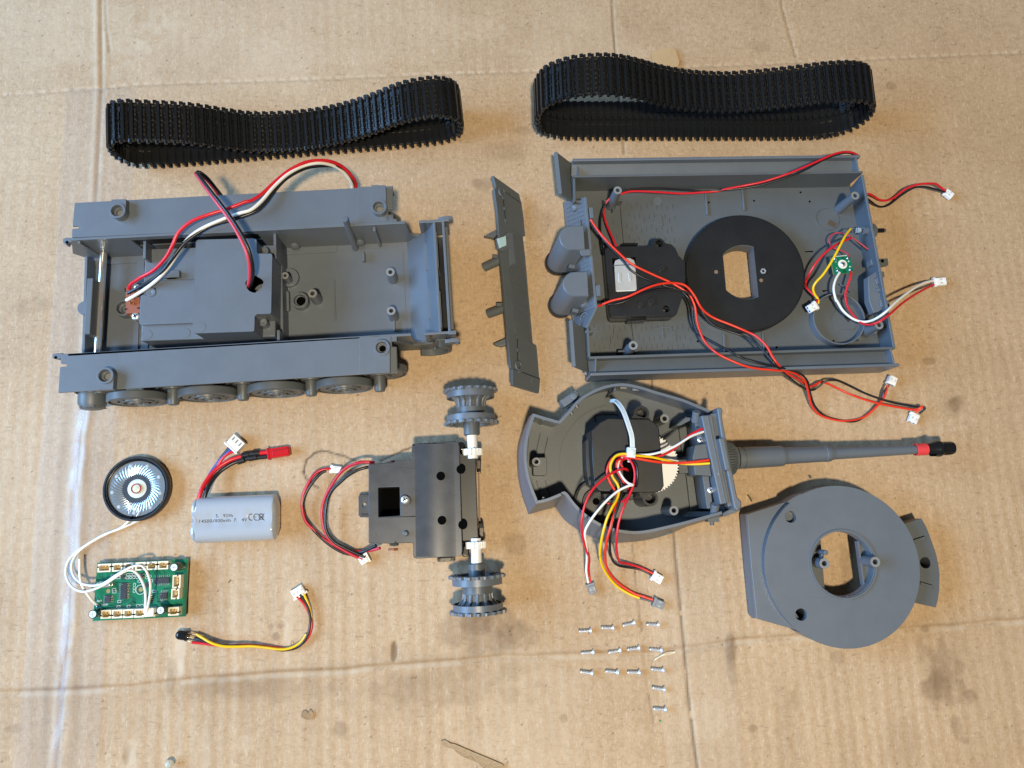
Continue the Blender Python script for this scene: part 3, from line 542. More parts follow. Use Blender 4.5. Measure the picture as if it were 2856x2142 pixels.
    # ledge with pegs to the right of the cover
    for c, x, y in (('C', 140, 1000), ('D', 125, 440)):
        q = P(c, x, y, 41); m = MB(); m.lathe([(2.7, zb), (2.5, 42), (.5, 42.1), (0, 41.9)], Fr((q.x, q.y, 0)), 18); obj('round_peg', m, GREY, bay)
    # partitions
    for a, b, z1, nm in ((('C', 248, 800), ('D', 240, 630), 45, 'partition'), (('A', 1045, 845), ('A', 1045, 985), 44, 'partition')):
        if a[0] == 'C': xx = P(*a, 44).x; pr = [(xx-.8, yn-.3), (xx+.8, yn-.3), (xx+.8, .3), (xx-.8, .3)]; m = MB(); m.prism(pr, ZF, 33); m.box((xx-.8, yn-16, ZF), (xx+.8, yn, z1)); m.box((xx-.8, 0, ZF), (xx+.8, 9, z1-4))
        else: xx = P(*a, 44).x; m = MB(); m.box((xx-.8, yn-11, ZF), (xx+.8, yn, z1))
        t.part(nm, m, GREY, bevel=.2)
    # floor furniture on the right half
    q = P('D', 502, 212, 25); m = MB(); m.lathe([(5.3, ZF), (5.1, 25.5), (3.7, 25.5), (3.3, 23), (0, 23)], Fr((q.x, q.y, 0)), 28); rb = t.part('ring_boss', m, GREY, bevel=.15); k = MB(); k.lathe([(0, 23.05), (2.9, 23.06)], Fr((q.x+.3, q.y, 0)), 20); obj('boss_hole', k, HOLE, rb, smooth=0)
    post(t, ('D', 632, 142), None, ZF, 33, 2.75, rb=3.5); post(t, ('C', 1433, 1212), None, ZF, 34, 2.7, rb=3.4); post(t, ('D', 1441, 320), None, ZF, 34, 2.7, rb=3.4)
    post(t, ('C', 350, 1248), None, ZF, 32, 2.2, rb=2.6); q = P('C', 385, 1260, 24); m = MB(); m.prism(circ(q.x, q.y, 6, 24), ZF, 23); m.box((q.x-6.5, q.y-14, ZF), (q.x-3.5, q.y+16, 22)); t.part('floor_step', m, GREY, bevel=.2)
    a, b = t.p('D', 345, 120, 24), t.p('D', 392, 318, 24); m = MB(); m.prism(rrect(a.x, b.y, b.x, a.y, 1), ZF, 24); t.part('floor_step', m, GREY, bevel=.2)
    a, b = t.p('D', 335, 325, 22), t.p('D', 365, 620, 22); m = MB(); m.box((a.x, max(b.y, .5), ZF), (b.x, a.y, 22)); t.part('floor_step', m, GREY)
    tp, bs = t.p('C', 965, 667, 58), t.p('C', 1082, 940, ZF); m = MB(); m.cyl((bs.x-.4, yn-2.4, ZF), (tp.x, tp.y, 58), 2.1, 1.75, n=18); t.part('tall_pin', m, GREY, bevel=.15)
    tp = P('C', 1265, 725, 47); m = MB(); m.box((tp.x-.9, yn-2.6, ZF), (tp.x+.9, yn+.3, 47)); t.part('wall_rib', m, GREY, bevel=.4)
    tp = P('C', 1155, 1050, 24); m = MB(); m.box((tp.x-.9, tp.y-3, ZF), (tp.x+.9, tp.y+3, 24.5)); t.part('floor_rib', m, GREY, bevel=.4)
    a, b = t.p('C', 853, 1285, ZF+.8), t.p('D', 850, 425, ZF+.8); m = MB(); m.box((a.x-.5, b.y, ZF), (a.x+.5, a.y, ZF+.9)); t.part('floor_rib', m, GREY, bevel=.3)
    a, b = t.p('D', 1463, 420, 26), t.p('D', 1465, 530, 22); m = MB(); m.box((a.x-.6, b.y, ZF), (a.x+.6, a.y+1, 23)); t.part('floor_rib', m, GREY, bevel=.3)
    m = MB(); xx = P('C', 1555, 960, ZF).x; m.box((xx-.2, 1, ZF), (xx+.3, yn-4, ZF+.25)); m.box((P('C', 370, 990, ZF).x, yn-3.4, ZF), (xx, yn-3, ZF+.25)); t.part('floor_line', m, GREY)
    for c, x, y in (('C', 455, 965), ('C', 1125, 945)):
        q = t.p(c, x, y, 24); fr = Fr((q.x, yn+.1, 25), (1, 0, 0), (0, 0, 1), (0, -1, 0)); m = MB(); m.lathe([(3, 0), (3, 1.6), (1.8, 2.6), (0, 2.8)], fr, 18); t.part('axle_boss', m, GREY)
    # brown slide switch with its own screws
    q = P('B', 915, 200, 31); fr = Fr((q.x, q.y, ZF), (math.cos(.03), math.sin(.03), 0), (-math.sin(.03), math.cos(.03), 0)); m = MB()
    m.box((-4.6, -8.4, 4), (4.0, 8.6, 9.5), fr); m.box((-3, -9.6, 3), (4.2, -8.4, 8), fr); sw = t.part('slide_switch', m, BROWN, bevel=.4)
    k = MB(); k.box((4.0, -8, 2), (4.8, 8, 9), fr); k.box((-4.9, 5.6, 6), (-4.5, 8, 9.9), fr); k.box((2.2, 1.4, 9.5), (4.2, 2.2, 9.9), fr); k.box((-4.9, -6, 9), (-3.8, -5, 9.9), fr); k.box((2.4, -6, 9.3), (4.2, -5, 9.9), fr); obj('switch_slot', k, BLACK, sw)
    k = MB()
    for yy in (5.2, .6, -2.8): k.box((-1.6, yy, 9.5), (-.9, yy+1.6, 11.6), fr); k.box((.2, yy-.6, 9.5), (.8, yy+.6, 10.6), fr)
    obj('switch_terminal', k, GOLD, sw)
    a = t.p('B', 942, 372, 30); screw_part(t, (a.x, a.y, 28.6), 2.4, 1.3); a = t.p('A', 955, 1362, 32); screw_part(t, (a.x, a.y, 30), 2.1, 1.2)
    # wires
    t.wire([('A', 880, 1385, 33), (905, 1335, 36), (1000, 1270, 41), (1140, 1190, 46), (1260, 1065, 52), (1330, 940, 56), (1390, 810, 58), (1520, 695, 60), (1700, 622, 61), (1900, 560, 60), (2080, 490, 59), ('C', 0, 478, 58), (110, 410, 56), (240, 290, 54), (380, 175, 52), (540, 90, 50), (680, 65, 47), (820, 75, 43), (940, 130, 37), (1040, 230, 30), (1080, 310, 22), (1060, 420, 14)], 1.05, WRED, label='red wire from the switch')
    t.wire([('A', 870, 1430, 32.5), (985, 1370, 36), (1130, 1285, 43), (1240, 1190, 48), (1330, 1070, 52), (1440, 930, 54), (1560, 835, 55), (1720, 740, 55.5), (1920, 680, 55.5), (2080, 630, 55.5), ('C', 60, 580, 55), (150, 500, 54), (230, 395, 53), (340, 270, 51), (470, 185, 49), (600, 135, 46), (760, 118, 42), (880, 130, 38), (970, 180, 32), (1040, 260, 26), (1072, 330, 20), (1060, 420, 14)], 1.0, WBLK, label='black wire from the switch')
    t.wire([('A', 858, 1502, 32), (950, 1450, 35), (1060, 1380, 39), (1180, 1285, 44), (1300, 1150, 48), (1390, 1010, 51), (1500, 860, 54), (1640, 760, 56), (1840, 672, 57.5), (2020, 608, 57.5), ('C', 0, 572, 57), (110, 480, 56), (240, 330, 54), (380, 205, 52), (540, 122, 49), (700, 92, 46), (840, 118, 40), (950, 185, 33), (1020, 270, 26), (1042, 335, 20), (1035, 420, 14)], 1.05, WWHT, label='white wire from the switch')
    t.wire([('A', 2100, 1375, 48), ('A', 2120, 1300, 57), ('A', 2125, 1180, 66), ('A', 2095, 1020, 72), ('A', 2010, 830, 75), ('A', 1900, 650, 76), ('A', 1780, 490, 75), ('A', 1660, 330, 71), ('A', 1590, 230, 66), ('A', 1568, 205, 62), ('A', 1590, 198, 57), ('A', 1660, 240, 50), ('A', 1740, 330, 40), ('A', 1810, 430, 26), ('A', 1840, 500, 12)], 1.0, mat('dusty_red_wire', (.55, .05, .075), .4), label='dull red wire looping out of the battery cover')
    t.wire([('A', 2125, 1380, 48), ('A', 2150, 1300, 57), ('A', 2158, 1180, 66), ('A', 2125, 1010, 72.5), ('A', 2040, 820, 76), ('A', 1925, 640, 77), ('A', 1800, 475, 76), ('A', 1680, 320, 72.5), ('A', 1605, 220, 68), ('A', 1585, 190, 64), ('A', 1615, 188, 58), ('A', 1690, 245, 50), ('A', 1770, 340, 40), ('A', 1835, 425, 26), ('A', 1870, 500, 12)], 1.0, WBLK, label='black wire looping out of the battery cover')
    # running gear on both sides; the near row shows
    xs = [t.p('B', 985, 1230, 17).x, t.p('B', 1705, 1200, 17).x, t.p('D', 270, 1165, 17).x, t.p('D', 965, 1130, 17).x]
    dx = (xs[3]-xs[0])/3; yw = t.p('B', 985, 1320, 0).y+.3
    def wheel(x, y, zc_, r, sg):
        fr = Fr((x, y, zc_), (1, 0, 0), (0, 0, 1), (0, -sg, 0)); m = MB()       # z of the frame points outwards
        m.lathe([(r*.5, -5), (r-.4, -5), (r, -4.4), (r, -.5), (r-.5, 0), (r-1.2, 0), (r-1.35, -1.4), (r-2.3, -1.5), (r-2.5, -.5), (r*.66, -.4), (r*.64, -1.2), (r*.58, -1.2), (r*.56, .3), (r*.47, .4), (r*.45, -1.1), (r*.36, -1.1), (r*.34, .8), (r*.25, 1.0), (r*.23, -.3), (r*.13, -.3), (r*.11, 1.0), (0, 1.1)], fr, 40)
        o = t.part('road_wheel', m, GREY2, smooth=30)
        k = MB()
        for i in range(8):
            a = i*PI/4+.2; k.cyl(fr((r*.53*math.cos(a), r*.53*math.sin(a), .1)), fr((r*.53*math.cos(a), r*.53*math.sin(a), .6)), .55, n=6)
        for i in range(6):
            a = i*PI/3; k.box((r*.62*math.cos(a)-.9, r*.62*math.sin(a)-.6, -.6), (r*.62*math.cos(a)+.9, r*.62*math.sin(a)+.6, .1), fr)
        obj('wheel_bolt', k, GREY2, o); return o
    for sg in (1, -1):
        yo = yw if sg > 0 else yn-yw
        for x in xs: wheel(x, yo, 17.4, 17.3, sg)
        for i, x in enumerate([xs[0]-dx*.55, xs[0]+dx*.5, xs[1]+dx*.5, xs[2]+dx*.5, xs[3]+dx*.52]): wheel(x, yo+sg*7.5, 17.4, 17.3 if 0 < i else 14., sg)
        for i, x in enumerate([xs[0]+dx*.5, xs[1]+dx*.5, xs[2]+dx*.5, xs[3]+dx*.52]):
            fr = Fr((x, yo, 17), (1, 0, 0), (0, 0, 1), (0, -sg, 0)); m = MB(); m.lathe([(3.6, -8), (3.55, 1.2), (3.0, 2.6), (1.2, 3), (1.1, 2.5), (0, 2.5)], fr, 20); t.part('hub_stub', m, GREY2)
        fr = Fr((xs[0]-dx*.68, yo+sg*1.5, 15.5), (1, 0, 0), (0, 0, 1), (0, -sg, 0)); m = MB(); m.lathe([(8, -8), (8, 0), (6.4, 3.0), (5.6, 3.4), (0, 3.4)], fr, 32); io = t.part('idler_hub', m, GREY2, bevel=.3)
        k = MB()
        for a in (-.7, .15, 1.0, 2.2, 3.2): q = fr((6.9*math.cos(a), 6.9*math.sin(a), 2.6)); k.cyl(q-fr.ez*.4, q+fr.ez*.3, .8, n=10)
        obj('hub_bolt', k, GREY2, io)
    m = MB(); m.box((xs[0]-dx*.4, -7, 22), (xs[3]+dx*.6, -1.2, 34)); m.box((xs[0]-dx*.4, yn+1.2, 22), (xs[3]+dx*.6, yn+7, 34)); t.part('suspension_beam', m, GREY2)
    # final drive bracket beyond the front of the near wall
    q = t.p('D', 1880, 690, 24); a0 = Fr((0, -1.8, 0), (1, 0, 0), (0, 0, 1), (0, -1, 0)); m = MB()
    cx = P('D', 1850, 700, 28).x; prf = arc(cx, 28, 13, -125, 62, 20); prf2 = list(reversed(arc(cx, 28, 10.6, -125, 62, 20))); m.prism(prf+prf2, 0, 5, fr=a0); t.part('drive_bracket', m, GREY2, bevel=.3)
    m = MB(); m.prism([(xe-9, 18), (cx+2, 17), (cx+9, 22), (cx+11, 28), (cx+10, 38), (cx+4, 40), (xu+6, 32), (xu-6, 30), (xe-9, 44)], -.2, 1.2, fr=a0); dp = t.part('drive_plate', m, GREY2, bevel=.2)
    k = MB()
    for x_, z_ in ((cx+2, 21), (cx+8, 27)): q = a0((x_, z_, 1.2)); k.cyl(q, q+a0.ez*1.4, 1.3, n=12)
    obj('plate_stud', k, GREY, dp)
build_lower_hull()
# ------------------------------------------------------------------ upper hull (lies upside down)
def build_upper_hull():
    o = W('H', 600, 915, 25); t = Thing('upper_hull', 'grey model tank upper hull lying upside down, black turret ring inside', 'hull', (o.x, o.y), 1.7)
    ZT, ZF = 25., 4.
    P = lambda c, x, y, z=ZT: t.p2(c, x, y, z)
    NW, NE, SE, SW = P('F', 430, 338), P('G', 1205, 293), P('I', 1535, 812), P('H', 605, 912)
    fE0, fE1 = P('G', 1066, 430, ZF), P('I', 1392, 803, ZF)
    wN, wS = P('F', 345, 650, ZF), P('H', 430, 520, ZF)
    # deck with the ring opening
    rc = P('F', 2080, 1300, 12); rc = Vector((P('C0', 1610, 588, 12).x, P('C0', 1610, 588, 12).y)); R_ = 40.0
    xl, xr = P('F', 1985, 1300, 12).x, P('G', 102, 1300, 12).x; ro = P('F', 2085, 1042, 13).y-rc.y
    aL = math.degrees(math.acos(max(-1, min(1, (xl-rc.x)/ro)))); aR = math.degrees(math.acos(max(-1, min(1, (xr-rc.x)/ro))))
    def cut(r): 
        aL = math.degrees(math.acos((xl-rc.x)/r)); aR = math.degrees(math.acos((xr-rc.x)/r)); return arc(rc.x, rc.y, r, aR, aL, 14)+arc(rc.x, rc.y, r, -aL, -aR, 14)
    m = MB(); m.prism([wS, (SW.x+4, SW.y-.5), (fE1.x, SE.y-.5), fE1, fE0, (fE0.x, NE.y+.5), (NW.x+2, NW.y+.5), wN], 1.6, ZF, holes=[cut(ro+1.6)]); t.part('deck', m, GREY2)
    # side walls
    m = MB(); m.seg((NW.x, NW.y), (NE.x, NE.y), 1.4, 2, ZT, off=0); t.part('side_wall', m, GREY2, bevel=.25)
    m = MB(); m.seg((SW.x, SW.y), (SE.x, SE.y), 1.6, 2, ZT, off=0); t.part('side_wall', m, GREY2, bevel=.25)
    # sponson channels: outer lip, sloped panel, end gussets
    n0, n1 = P('F', 432, 168), P('G', 1180, 128); s0, s1 = P('H', 618, 1082), P('I', 1582, 985)
    def channel(i0, i1, o0, o1, sg):
        m = MB(); a, b, c, d = i0, i1, o1, o0; zi, zo = 17.5, 20.5
        q = [(a.x, a.y), (b.x, b.y), (c.x, c.y), (d.x, d.y)]
        zz = [zi, zi, zo, zo]; lo = [(p[0], p[1], z-1.2) for p, z in zip(q, zz)]; hi = [(p[0], p[1], z) for p, z in zip(q, zz)]
        if sg < 0: lo.reverse(); hi.reverse()
        m.hull8(lo, hi); t.part('sponson_panel', m, GREY2)
        m = MB(); m.seg((d.x, d.y), (c.x, c.y), 2.0, 2.5, ZT, off=0); t.part('outer_lip', m, GREY, bevel=.5)
        for u, nm in ((.02, 0), (.985, 1)):
            p, w = a.lerp(b, u), d.lerp(c, u); m = MB(); dd = (w-p); 
            m.hull8([(p.x-.5, p.y, 17), (p.x+.5, p.y, 17), (w.x+.5, w.y, 17), (w.x-.5, w.y, 17)], [(p.x-.5, p.y, ZT), (p.x+.5, p.y, ZT), (w.x+.5, w.y, ZT-(6 if u < .5 else .4)), (w.x-.5, w.y, ZT-(6 if u < .5 else .4))]); t.part('gusset', m, GREY, bevel=.2)
    channel(NW, NE, n0, n1, 1); channel(SW, SE, s0, s1, -1)
    # front (east) plate, leaning outwards
    m = MB(); e0, e1 = P('G', 1212, 318), P('I', 1540, 800); th = 1.7
    mid0 = fE0.lerp(fE1, .53); me0 = e0.lerp(e1, .56)
    m.hull8([(fE1.x, e1.y, ZF-1), (fE1.x+th, e1.y, ZF-1), (fE0.x+th, e0.y, ZF-1), (fE0.x, e0.y, ZF-1)], [(e1.x-th, e1.y, ZT), (e1.x, e1.y, ZT), (e0.x, e0.y, ZT), (e0.x-th, e0.y, ZT)])
    fp = t.part('front_plate', m, GREY, bevel=.3)
    def on(c, x, y, z): q = P(c, x, y, z); return q
    # driver visor block and machine gun on the front plate
    m = MB(); a = [P('G', 1300, 1345), P('G', 1385, 1285), P('G', 1470, 1290), P('G', 1475, 1340), P('G', 1450, 1365), P('I', 1485, 300), P('I', 1525, 302), P('I', 1530, 400), P('I', 1450, 410), P('I', 1360, 430), P('I', 1310, 300)]
    m.prism(a, 14, 20); vb = obj('visor_block', m, GREY, fp, bevel=.5)
    k = MB()
    for pts in ([('G', 1393, 1395), ('G', 1412, 1390), ('I', 1447, 325), ('I', 1430, 325)],): k.prism([P(*q, 20.2) for q in pts], 19.5, 20.1)
    obj('visor_slit', k, HOLE, vb)
    for pts in ([(1320, 215), (1395, 205), (1398, 240), (1325, 250)], [(1345, 330), (1390, 325), (1400, 395), (1360, 410)], [(1300, 120), (1370, 60), (1375, 150), (1320, 180)]):
        m = MB(); m.prism([P('I', x, y, 18) for x, y in pts], 15, 21.5); t.part('visor_rib', m, GREY, bevel=.4)
    a, b = t.p('G', 1335, 897, 16), t.p('G', 1415, 895, 16); m = MB(); m.cyl(a, b, 1.55, n=16); mg = t.part('machine_gun', m, GLOSSB); k = MB(); k.cyl(b, b+Vector((1.4, 0, 0)), 1.0, n=14); obj('muzzle', k, GREY2, mg)
    q = t.p('G', 1318, 905, 15); fr = Fr((q.x-2, q.y, 15), (0, 1, 0), (0, 0, 1)); m = MB(); m.lathe([(5.5, -1), (5.2, 1), (3.8, 2.6), (1.6, 3.4), (0, 3.5)], fr, 24); t.part('gun_ball', m, GREY)
    m = MB(); m.prism([P('G', 1378, 1182, 18), P('G', 1465, 1180, 18), P('G', 1470, 1250, 18), P('G', 1385, 1268, 18)], 15, 18); br = t.part('front_bracket', m, GREY2, bevel=.4); q = P('G', 1405, 1208, 18.1); k = MB(); k.lathe([(0, 18.02), (1.2, 18.05)], Fr((q.x, q.y, 0)), 14); obj('bracket_hole', k, HOLE, br, smooth=0)
    for c, x, y in (('G', 1300, 1225), ('G', 1290, 900)): 
        if c: q = P(c, x, y, 17); m = MB(); m.box((q.x-1.2, q.y-2, 12), (q.x+1.2, q.y+2, 18)); t.part('clip', m, GREY, bevel=.3) if y > 1000 else None
    # rear (west) plate, blue-lit outside face leaning outwards towards the deck
    tN, tS = P('F', 578, 552), P('H', 690, 398); bN, bS = P('F', 335, 600, ZF), P('H', 452, 470, ZF)
    m = MB(); m.hull8([(bS.x, bS.y, ZF), (bS.x+1.6, bS.y, ZF), (bN.x+1.6, bN.y, ZF), (bN.x, bN.y, ZF)], [(tS.x-1.6, tS.y, ZT), (tS.x, tS.y, ZT), (tN.x, tN.y, ZT), (tN.x-1.6, tN.y, ZT)]); rp = t.part('rear_plate', m, GREY, bevel=.25)
    c1 = P('H', 590, 605); m = MB(); b2 = P('H', 430, 530, ZF)
    m.hull8([(b2.x, b2.y-3, ZF), (b2.x+1.5, b2.y-3, ZF), (bS.x+1.5, bS.y, ZF), (bS.x, bS.y, ZF)], [(c1.x-1.5, c1.y, ZT), (c1.x, c1.y, ZT), (tS.x, tS.y, ZT), (tS.x-1.5, tS.y, ZT)]); t.part('rear_plate', m, GREY, bevel=.25)
    Ln = tN-tS; Lb = bN-bS
    def rpt(u, v, off=0):                                        # u along S->N, v bottom->top
        a = Vector((bS.x+Lb.x*u, bS.y+Lb.y*u, ZF)); b = Vector((tS.x+Ln.x*u-1.6, tS.y+Ln.y*u, ZT)); p = a.lerp(b, v); n = Vector((-(ZT-ZF), 0, (tS.x-bS.x))).normalized(); return p+n*off
    for i in range(26):                                          # embossed fin lines of the rear plate
        u = (i+.5)/26; m = MB(); a, b = rpt(u-.01, .12, .0), rpt(u+.012, .90, .0); n = (rpt(0, 0, 1)-rpt(0, 0, 0)); e = Vector((0, .22, 0)); m.hull8([a-e, b-e, b+e, a+e], [a-e+n*.35, b-e+n*.35, b+e+n*.35, a+e+n*.35]); obj('plate_fin', m, GREY, rp)
    for u, v in ((.93, .55), (.07, .5)):
        p = rpt(u, v); n = rpt(0, 0, 1)-rpt(0, 0, 0); m = MB(); m.lathe([(3.6, -.3), (3.2, 1.6), (2., 2.6), (0, 2.8)], Fr(p, (0, 1, 0), n.cross(Vector((0, 1, 0)))), 20); m.box((-1.6, -2.6, 1.2), (1.6, 2.6, 2.4), Fr(p, (0, 1, 0), n.cross(Vector((0, 1, 0))))); obj('rear_knob', m, GREY, rp, bevel=.2)
    p = rpt(.8, .75); q = rpt(.62, .8); n = rpt(0, 0, 1)-rpt(0, 0, 0); m = MB(); m.tube([p+n*1.2, p.lerp(q, .5)+n*1.3, q+n*1.2], .55, 8); m.tube([rpt(.56, .72, 1.2), rpt(.5, .85, 1.3), rpt(.46, .8, 1.2)], .7, 8); obj('rear_tool', m, GREY, rp)
    p = rpt(-.06, .55); m = MB(); m.lathe([(2.6, 0), (3.1, 0), (3.1, 2.4), (2.6, 2.4)], Fr(p, (1, 0, 1), (0, 1, 0)), 20, closed=True); obj('rear_ring', m, GREY, rp)
    for pts in ([(600, 660), (640, 655), (650, 765), (612, 770)], [(508, 1092), (600, 1085), (622, 1110), (615, 1150), (530, 1155), (506, 1130)]):
        m = MB(); m.prism([P('F', x, y, 26) for x, y in pts], 24, 26.2); t.part('plate_tab', m, GREY, bevel=.3)
    m = MB(); m.prism([P('H', 672, 172, 26), P('H', 715, 158, 26), P('H', 722, 275, 26), P('H', 682, 282, 26)], 24, 26.2); t.part('plate_tab', m, GREY, bevel=.3)
    # exhaust pipes
    def exhaust(cx, y0, b0, lab):
        top = P('F', *cx, 27) if cx[1] < 1300 else P('H', cx[0], cx[1]-1290.3, 27)
        bs = top; r = 8.1
        lo = W(*b0, 0); lo = t.l(lo).to_2d(); ctr = (top+lo)/2 if False else top
        m = MB(); N = 40
        # body: straight-sided towards the plate, round outside, slightly leaning
        def D(c, rr, w): return arc(c.x, c.y, rr, 90, 270, 24)+[Vector((c.x+w, c.y-rr)), Vector((c.x+w, c.y+rr))]
        up = D(top, r, 8); dn = D(lo, r-.9, 8); m.prism(dn, 2.5, 26.6, top=up); m.prism(up, 26.6, 27.2, top=[ctr_ for ctr_ in D(top, r-.6, 7.6)]); e = t.part('exhaust_pipe', m, GREY, smooth=40, label=lab)
        k = MB(); k.lathe([(r-1.2, 0), (r+.2, 0), (r+.4, 1.2), (r+.2, 3.3), (r-1.2, 3.3)], Fr((lo.x, lo.y, 0)), 36, closed=True); obj('exhaust_rim', k, BLACK, e, smooth=40)
        k = MB(); k.prism([(lo.x+5, lo.y-8.2), (lo.x+9, lo.y-9.4), (lo.x+10, lo.y-7), (lo.x+6, lo.y-6)], 9, 17); obj('exhaust_bracket', k, GREY2, e, bevel=.3)
    exhaust((425, 968), 0, ('F', 272, 1240), 'upper of the two exhaust pipes'); exhaust((462, 1445), 0, ('H', 305, 385), 'lower of the two exhaust pipes')
    # mud flaps
    def flap(pa, pb, pc, pd, za, zb):
        a, b, c, d = P(*pa, za), P(*pb, za), P(*pc, zb), P(*pd, zb); m = MB(); w = Vector((-1.2, 0))
        m.hull8([(a.x-1.3, a.y, za-1), (b.x-1.3, b.y, za-1), (c.x-1.3, c.y, zb-1), (d.x-1.3, d.y, zb-1)][::-1], [(a.x, a.y, za), (b.x, b.y, za), (c.x, c.y, zb), (d.x, d.y, zb)][::-1]); f = t.part('mud_flap', m, GREY2, bevel=.25)
        k = MB(); e = (b-a).normalized()
        k.hull8([(a.x-2.0, a.y, za-1.4), (a.x, a.y, za-.4), (b.x, b.y, za-.4), (b.x-2.0, b.y, za-1.4)][::-1], [(a.x-1.7, a.y, za+.2), (a.x+.2, a.y, za+.5), (b.x+.2, b.y, za+.5), (b.x-1.7, b.y, za+.2)][::-1]); obj('flap_edge', k, GREY, f)
        m2 = MB(); q = d.lerp(c, .85 if d.y > c.y else .1); 
        m2.cyl((c.x-1.4, c.y+1.2, zb-2.5), (c.x-1.4, c.y-1.2, zb-2.5), 1.1, n=10); obj('hinge', m2, GREY, f)
        return f
    flap(('F', 272, 90), ('F', 318, 520), ('F', 458, 612), ('F', 422, 205), 23, 13)
    flap(('H', 425, 530), ('H', 458, 1005), ('H', 600, 1066), ('H', 592, 642), 23, 14)
    for pts in ([('F', 462, 583), ('F', 535, 583), ('F', 530, 606), ('F', 468, 604)], [('H', 560, 632), ('H', 650, 628), ('H', 650, 652), ('H', 570, 660)]): 
        m = MB(); m.prism([P(*q, 22) for q in pts], 12, 22); t.part('corner_rib', m, GREY, bevel=.3)
    m = MB(); m.seg(P('F', 450, 350), P('F', 455, 590), 1.4, 4, 24); t.part('corner_wall', m, GREY2, bevel=.2)
    m = MB(); m.seg(P('H', 590, 605), P('H', 605, 905), 1.4, 4, 24.6); t.part('corner_wall', m, GREY2, bevel=.2)
    # deck mouldings
    for x0, x1, y0, y1 in ((1788, 1800, 520, 735), (2165, 2178, 470, 690)):
        a, b = t.p('F', x0, y0, ZF+1), t.p('F', x1+25, y1, ZF+1); m = MB(); m.box(((a.x+b.x)/2-.6, b.y, ZF), ((a.x+b.x)/2+.6, a.y, ZF+1.6)); t.part('deck_rib', m, GREY, bevel=.3)
    for c, x0, y0, x1, y1 in (('H', 1978, 660, 2000, 850), ('I', 165, 660, 195, 850)):
        a, b = t.p(c, x0, y0, ZF+1), t.p(c, x1, y1, ZF+1); m = MB(); m.box(((a.x+b.x)/2-.6, b.y, ZF), ((a.x+b.x)/2+.6, a.y, ZF+1.6)); t.part('deck_rib', m, GREY, bevel=.3)
    sl = MB(); rows = []
    for i, x in enumerate(range(985, 1500, 52)):
        for j, y in enumerate(range(590, 1060, 118)): rows.append(('F', x+(j % 2)*28+RNG.integers(-6, 6), y+(i*37) % 60))
    for i, x in enumerate(range(650, 1640, 54)):
        for j, y in enumerate((560, 670, 760, 830)): rows.append(('H', x+(j % 2)*26+RNG.integers(-6, 6), y+(i*31) % 40))
    for x, y in ((845, 780), (885, 940), (660, 1040)): rows.append(('F', x, y))
    for c, x, y in rows:
        a, b = t.p(c, x, y, ZF), t.p(c, x+2, y+46, ZF)
        if (a.to_2d()-rc).length < 40: continue
        sl.box((a.x-.16, b.y, ZF-.2), (a.x+.16, a.y, ZF+.12))
    t.part('vent_slit', sl, mat('slit_shadowed_plastic', (.05, .055, .06), .6), kind='stuff')
    ln = MB(); ln.seg(P('F', 915, 600, ZF), P('F', 955, 1040, ZF), .4, ZF-.2, ZF+.15); ln.seg(P('H', 1035, 560, ZF), P('H', 1055, 740, ZF), .4, ZF-.2, ZF+.15); ln.seg(P('H', 850, 580, ZF), P('H', 855, 670, ZF), .3, ZF, ZF+.15); ln.seg(P('H', 815, 690, ZF), P('H', 825, 765, ZF), .3, ZF, ZF+.15); t.part('hatch_line', ln, BLACK, kind='stuff')
    for c, pts in (('F', [(1345, 735), (1290, 740), (1258, 780), (1262, 820), (1300, 840), (1360, 845)]), ('H', [(1490, 632), (1430, 640), (1390, 670), (1385, 710), (1420, 748), (1500, 750)])):
        m = MB(); q = [(t.p(c, x, y, ZF)).to_2d() for x, y in pts]; m.prism(q, ZF, ZF+.5); t.part('hatch_plate', m, GREY2, bevel=.2)
    a, b = P('H', 1275, 612, ZF), P('H', 1430, 605, ZF); m = MB(); m.seg(a, b, .8, ZF, ZF+1); m.seg(P('H', 1345, 540, ZF), P('H', 1357, 685, ZF), .8, ZF, ZF+1.03); t.part('deck_rib', m, GREY, bevel=.2)
    q = P('F', 1308, 592, ZF); k = MB(); k.lathe([(3.0, ZF-.1), (2.9, ZF+.12), (0, ZF+.12)], Fr((q.x, q.y, 0)), 24); t.part('ejector_mark', k, GREY)
    hs = MB()
    for c, x, y in (('G', 85, 590), ('G', 563, 503), ('G', 657, 598), ('I', 317, 806), ('I', 902, 740), ('F', 1832, 608), ('F', 770, 1035), ('H', 1718, 745)): q = P(c, x, y, ZF); hs.lathe([(0, ZF+.03), (.75, ZF+.05)], Fr((q.x, q.y, 0)), 12)
    t.part('deck_hole', hs, HOLE, smooth=0)
    # hatch ring near the front corner, speaker ring
    q = P('G', 835, 782, ZF); m = MB(); m.lathe([(7.6, ZF), (8.3, ZF), (8.2, ZF+.5), (7.7, ZF+.5)], Fr((q.x, q.y, 0)), 40, closed=True); hr = t.part('hatch_ring', m, GREY2, bevel=.12)
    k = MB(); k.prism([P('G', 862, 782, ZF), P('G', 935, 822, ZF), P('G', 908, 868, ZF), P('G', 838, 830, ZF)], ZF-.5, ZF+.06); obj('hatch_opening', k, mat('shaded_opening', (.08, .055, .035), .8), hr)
    q = P('I', 958, 512, 10); m = MB(); m.lathe([(17.6, ZF), (17.6, 10.5), (16.7, 10.5), (16.7, ZF)], Fr((q.x, q.y, 0)), 64, closed=True); sr = t.part('speaker_ring', m, GREY, bevel=.15)
    q2 = P('I', 1012, 528, ZF); m = MB(); m.prism([p for p in circ(q2.x, q2.y, 8.6, 36) if p.y > q2.y-7.4], ZF, ZF+.5); obj('hatch_plate', m, GREY2, sr, bevel=.15)
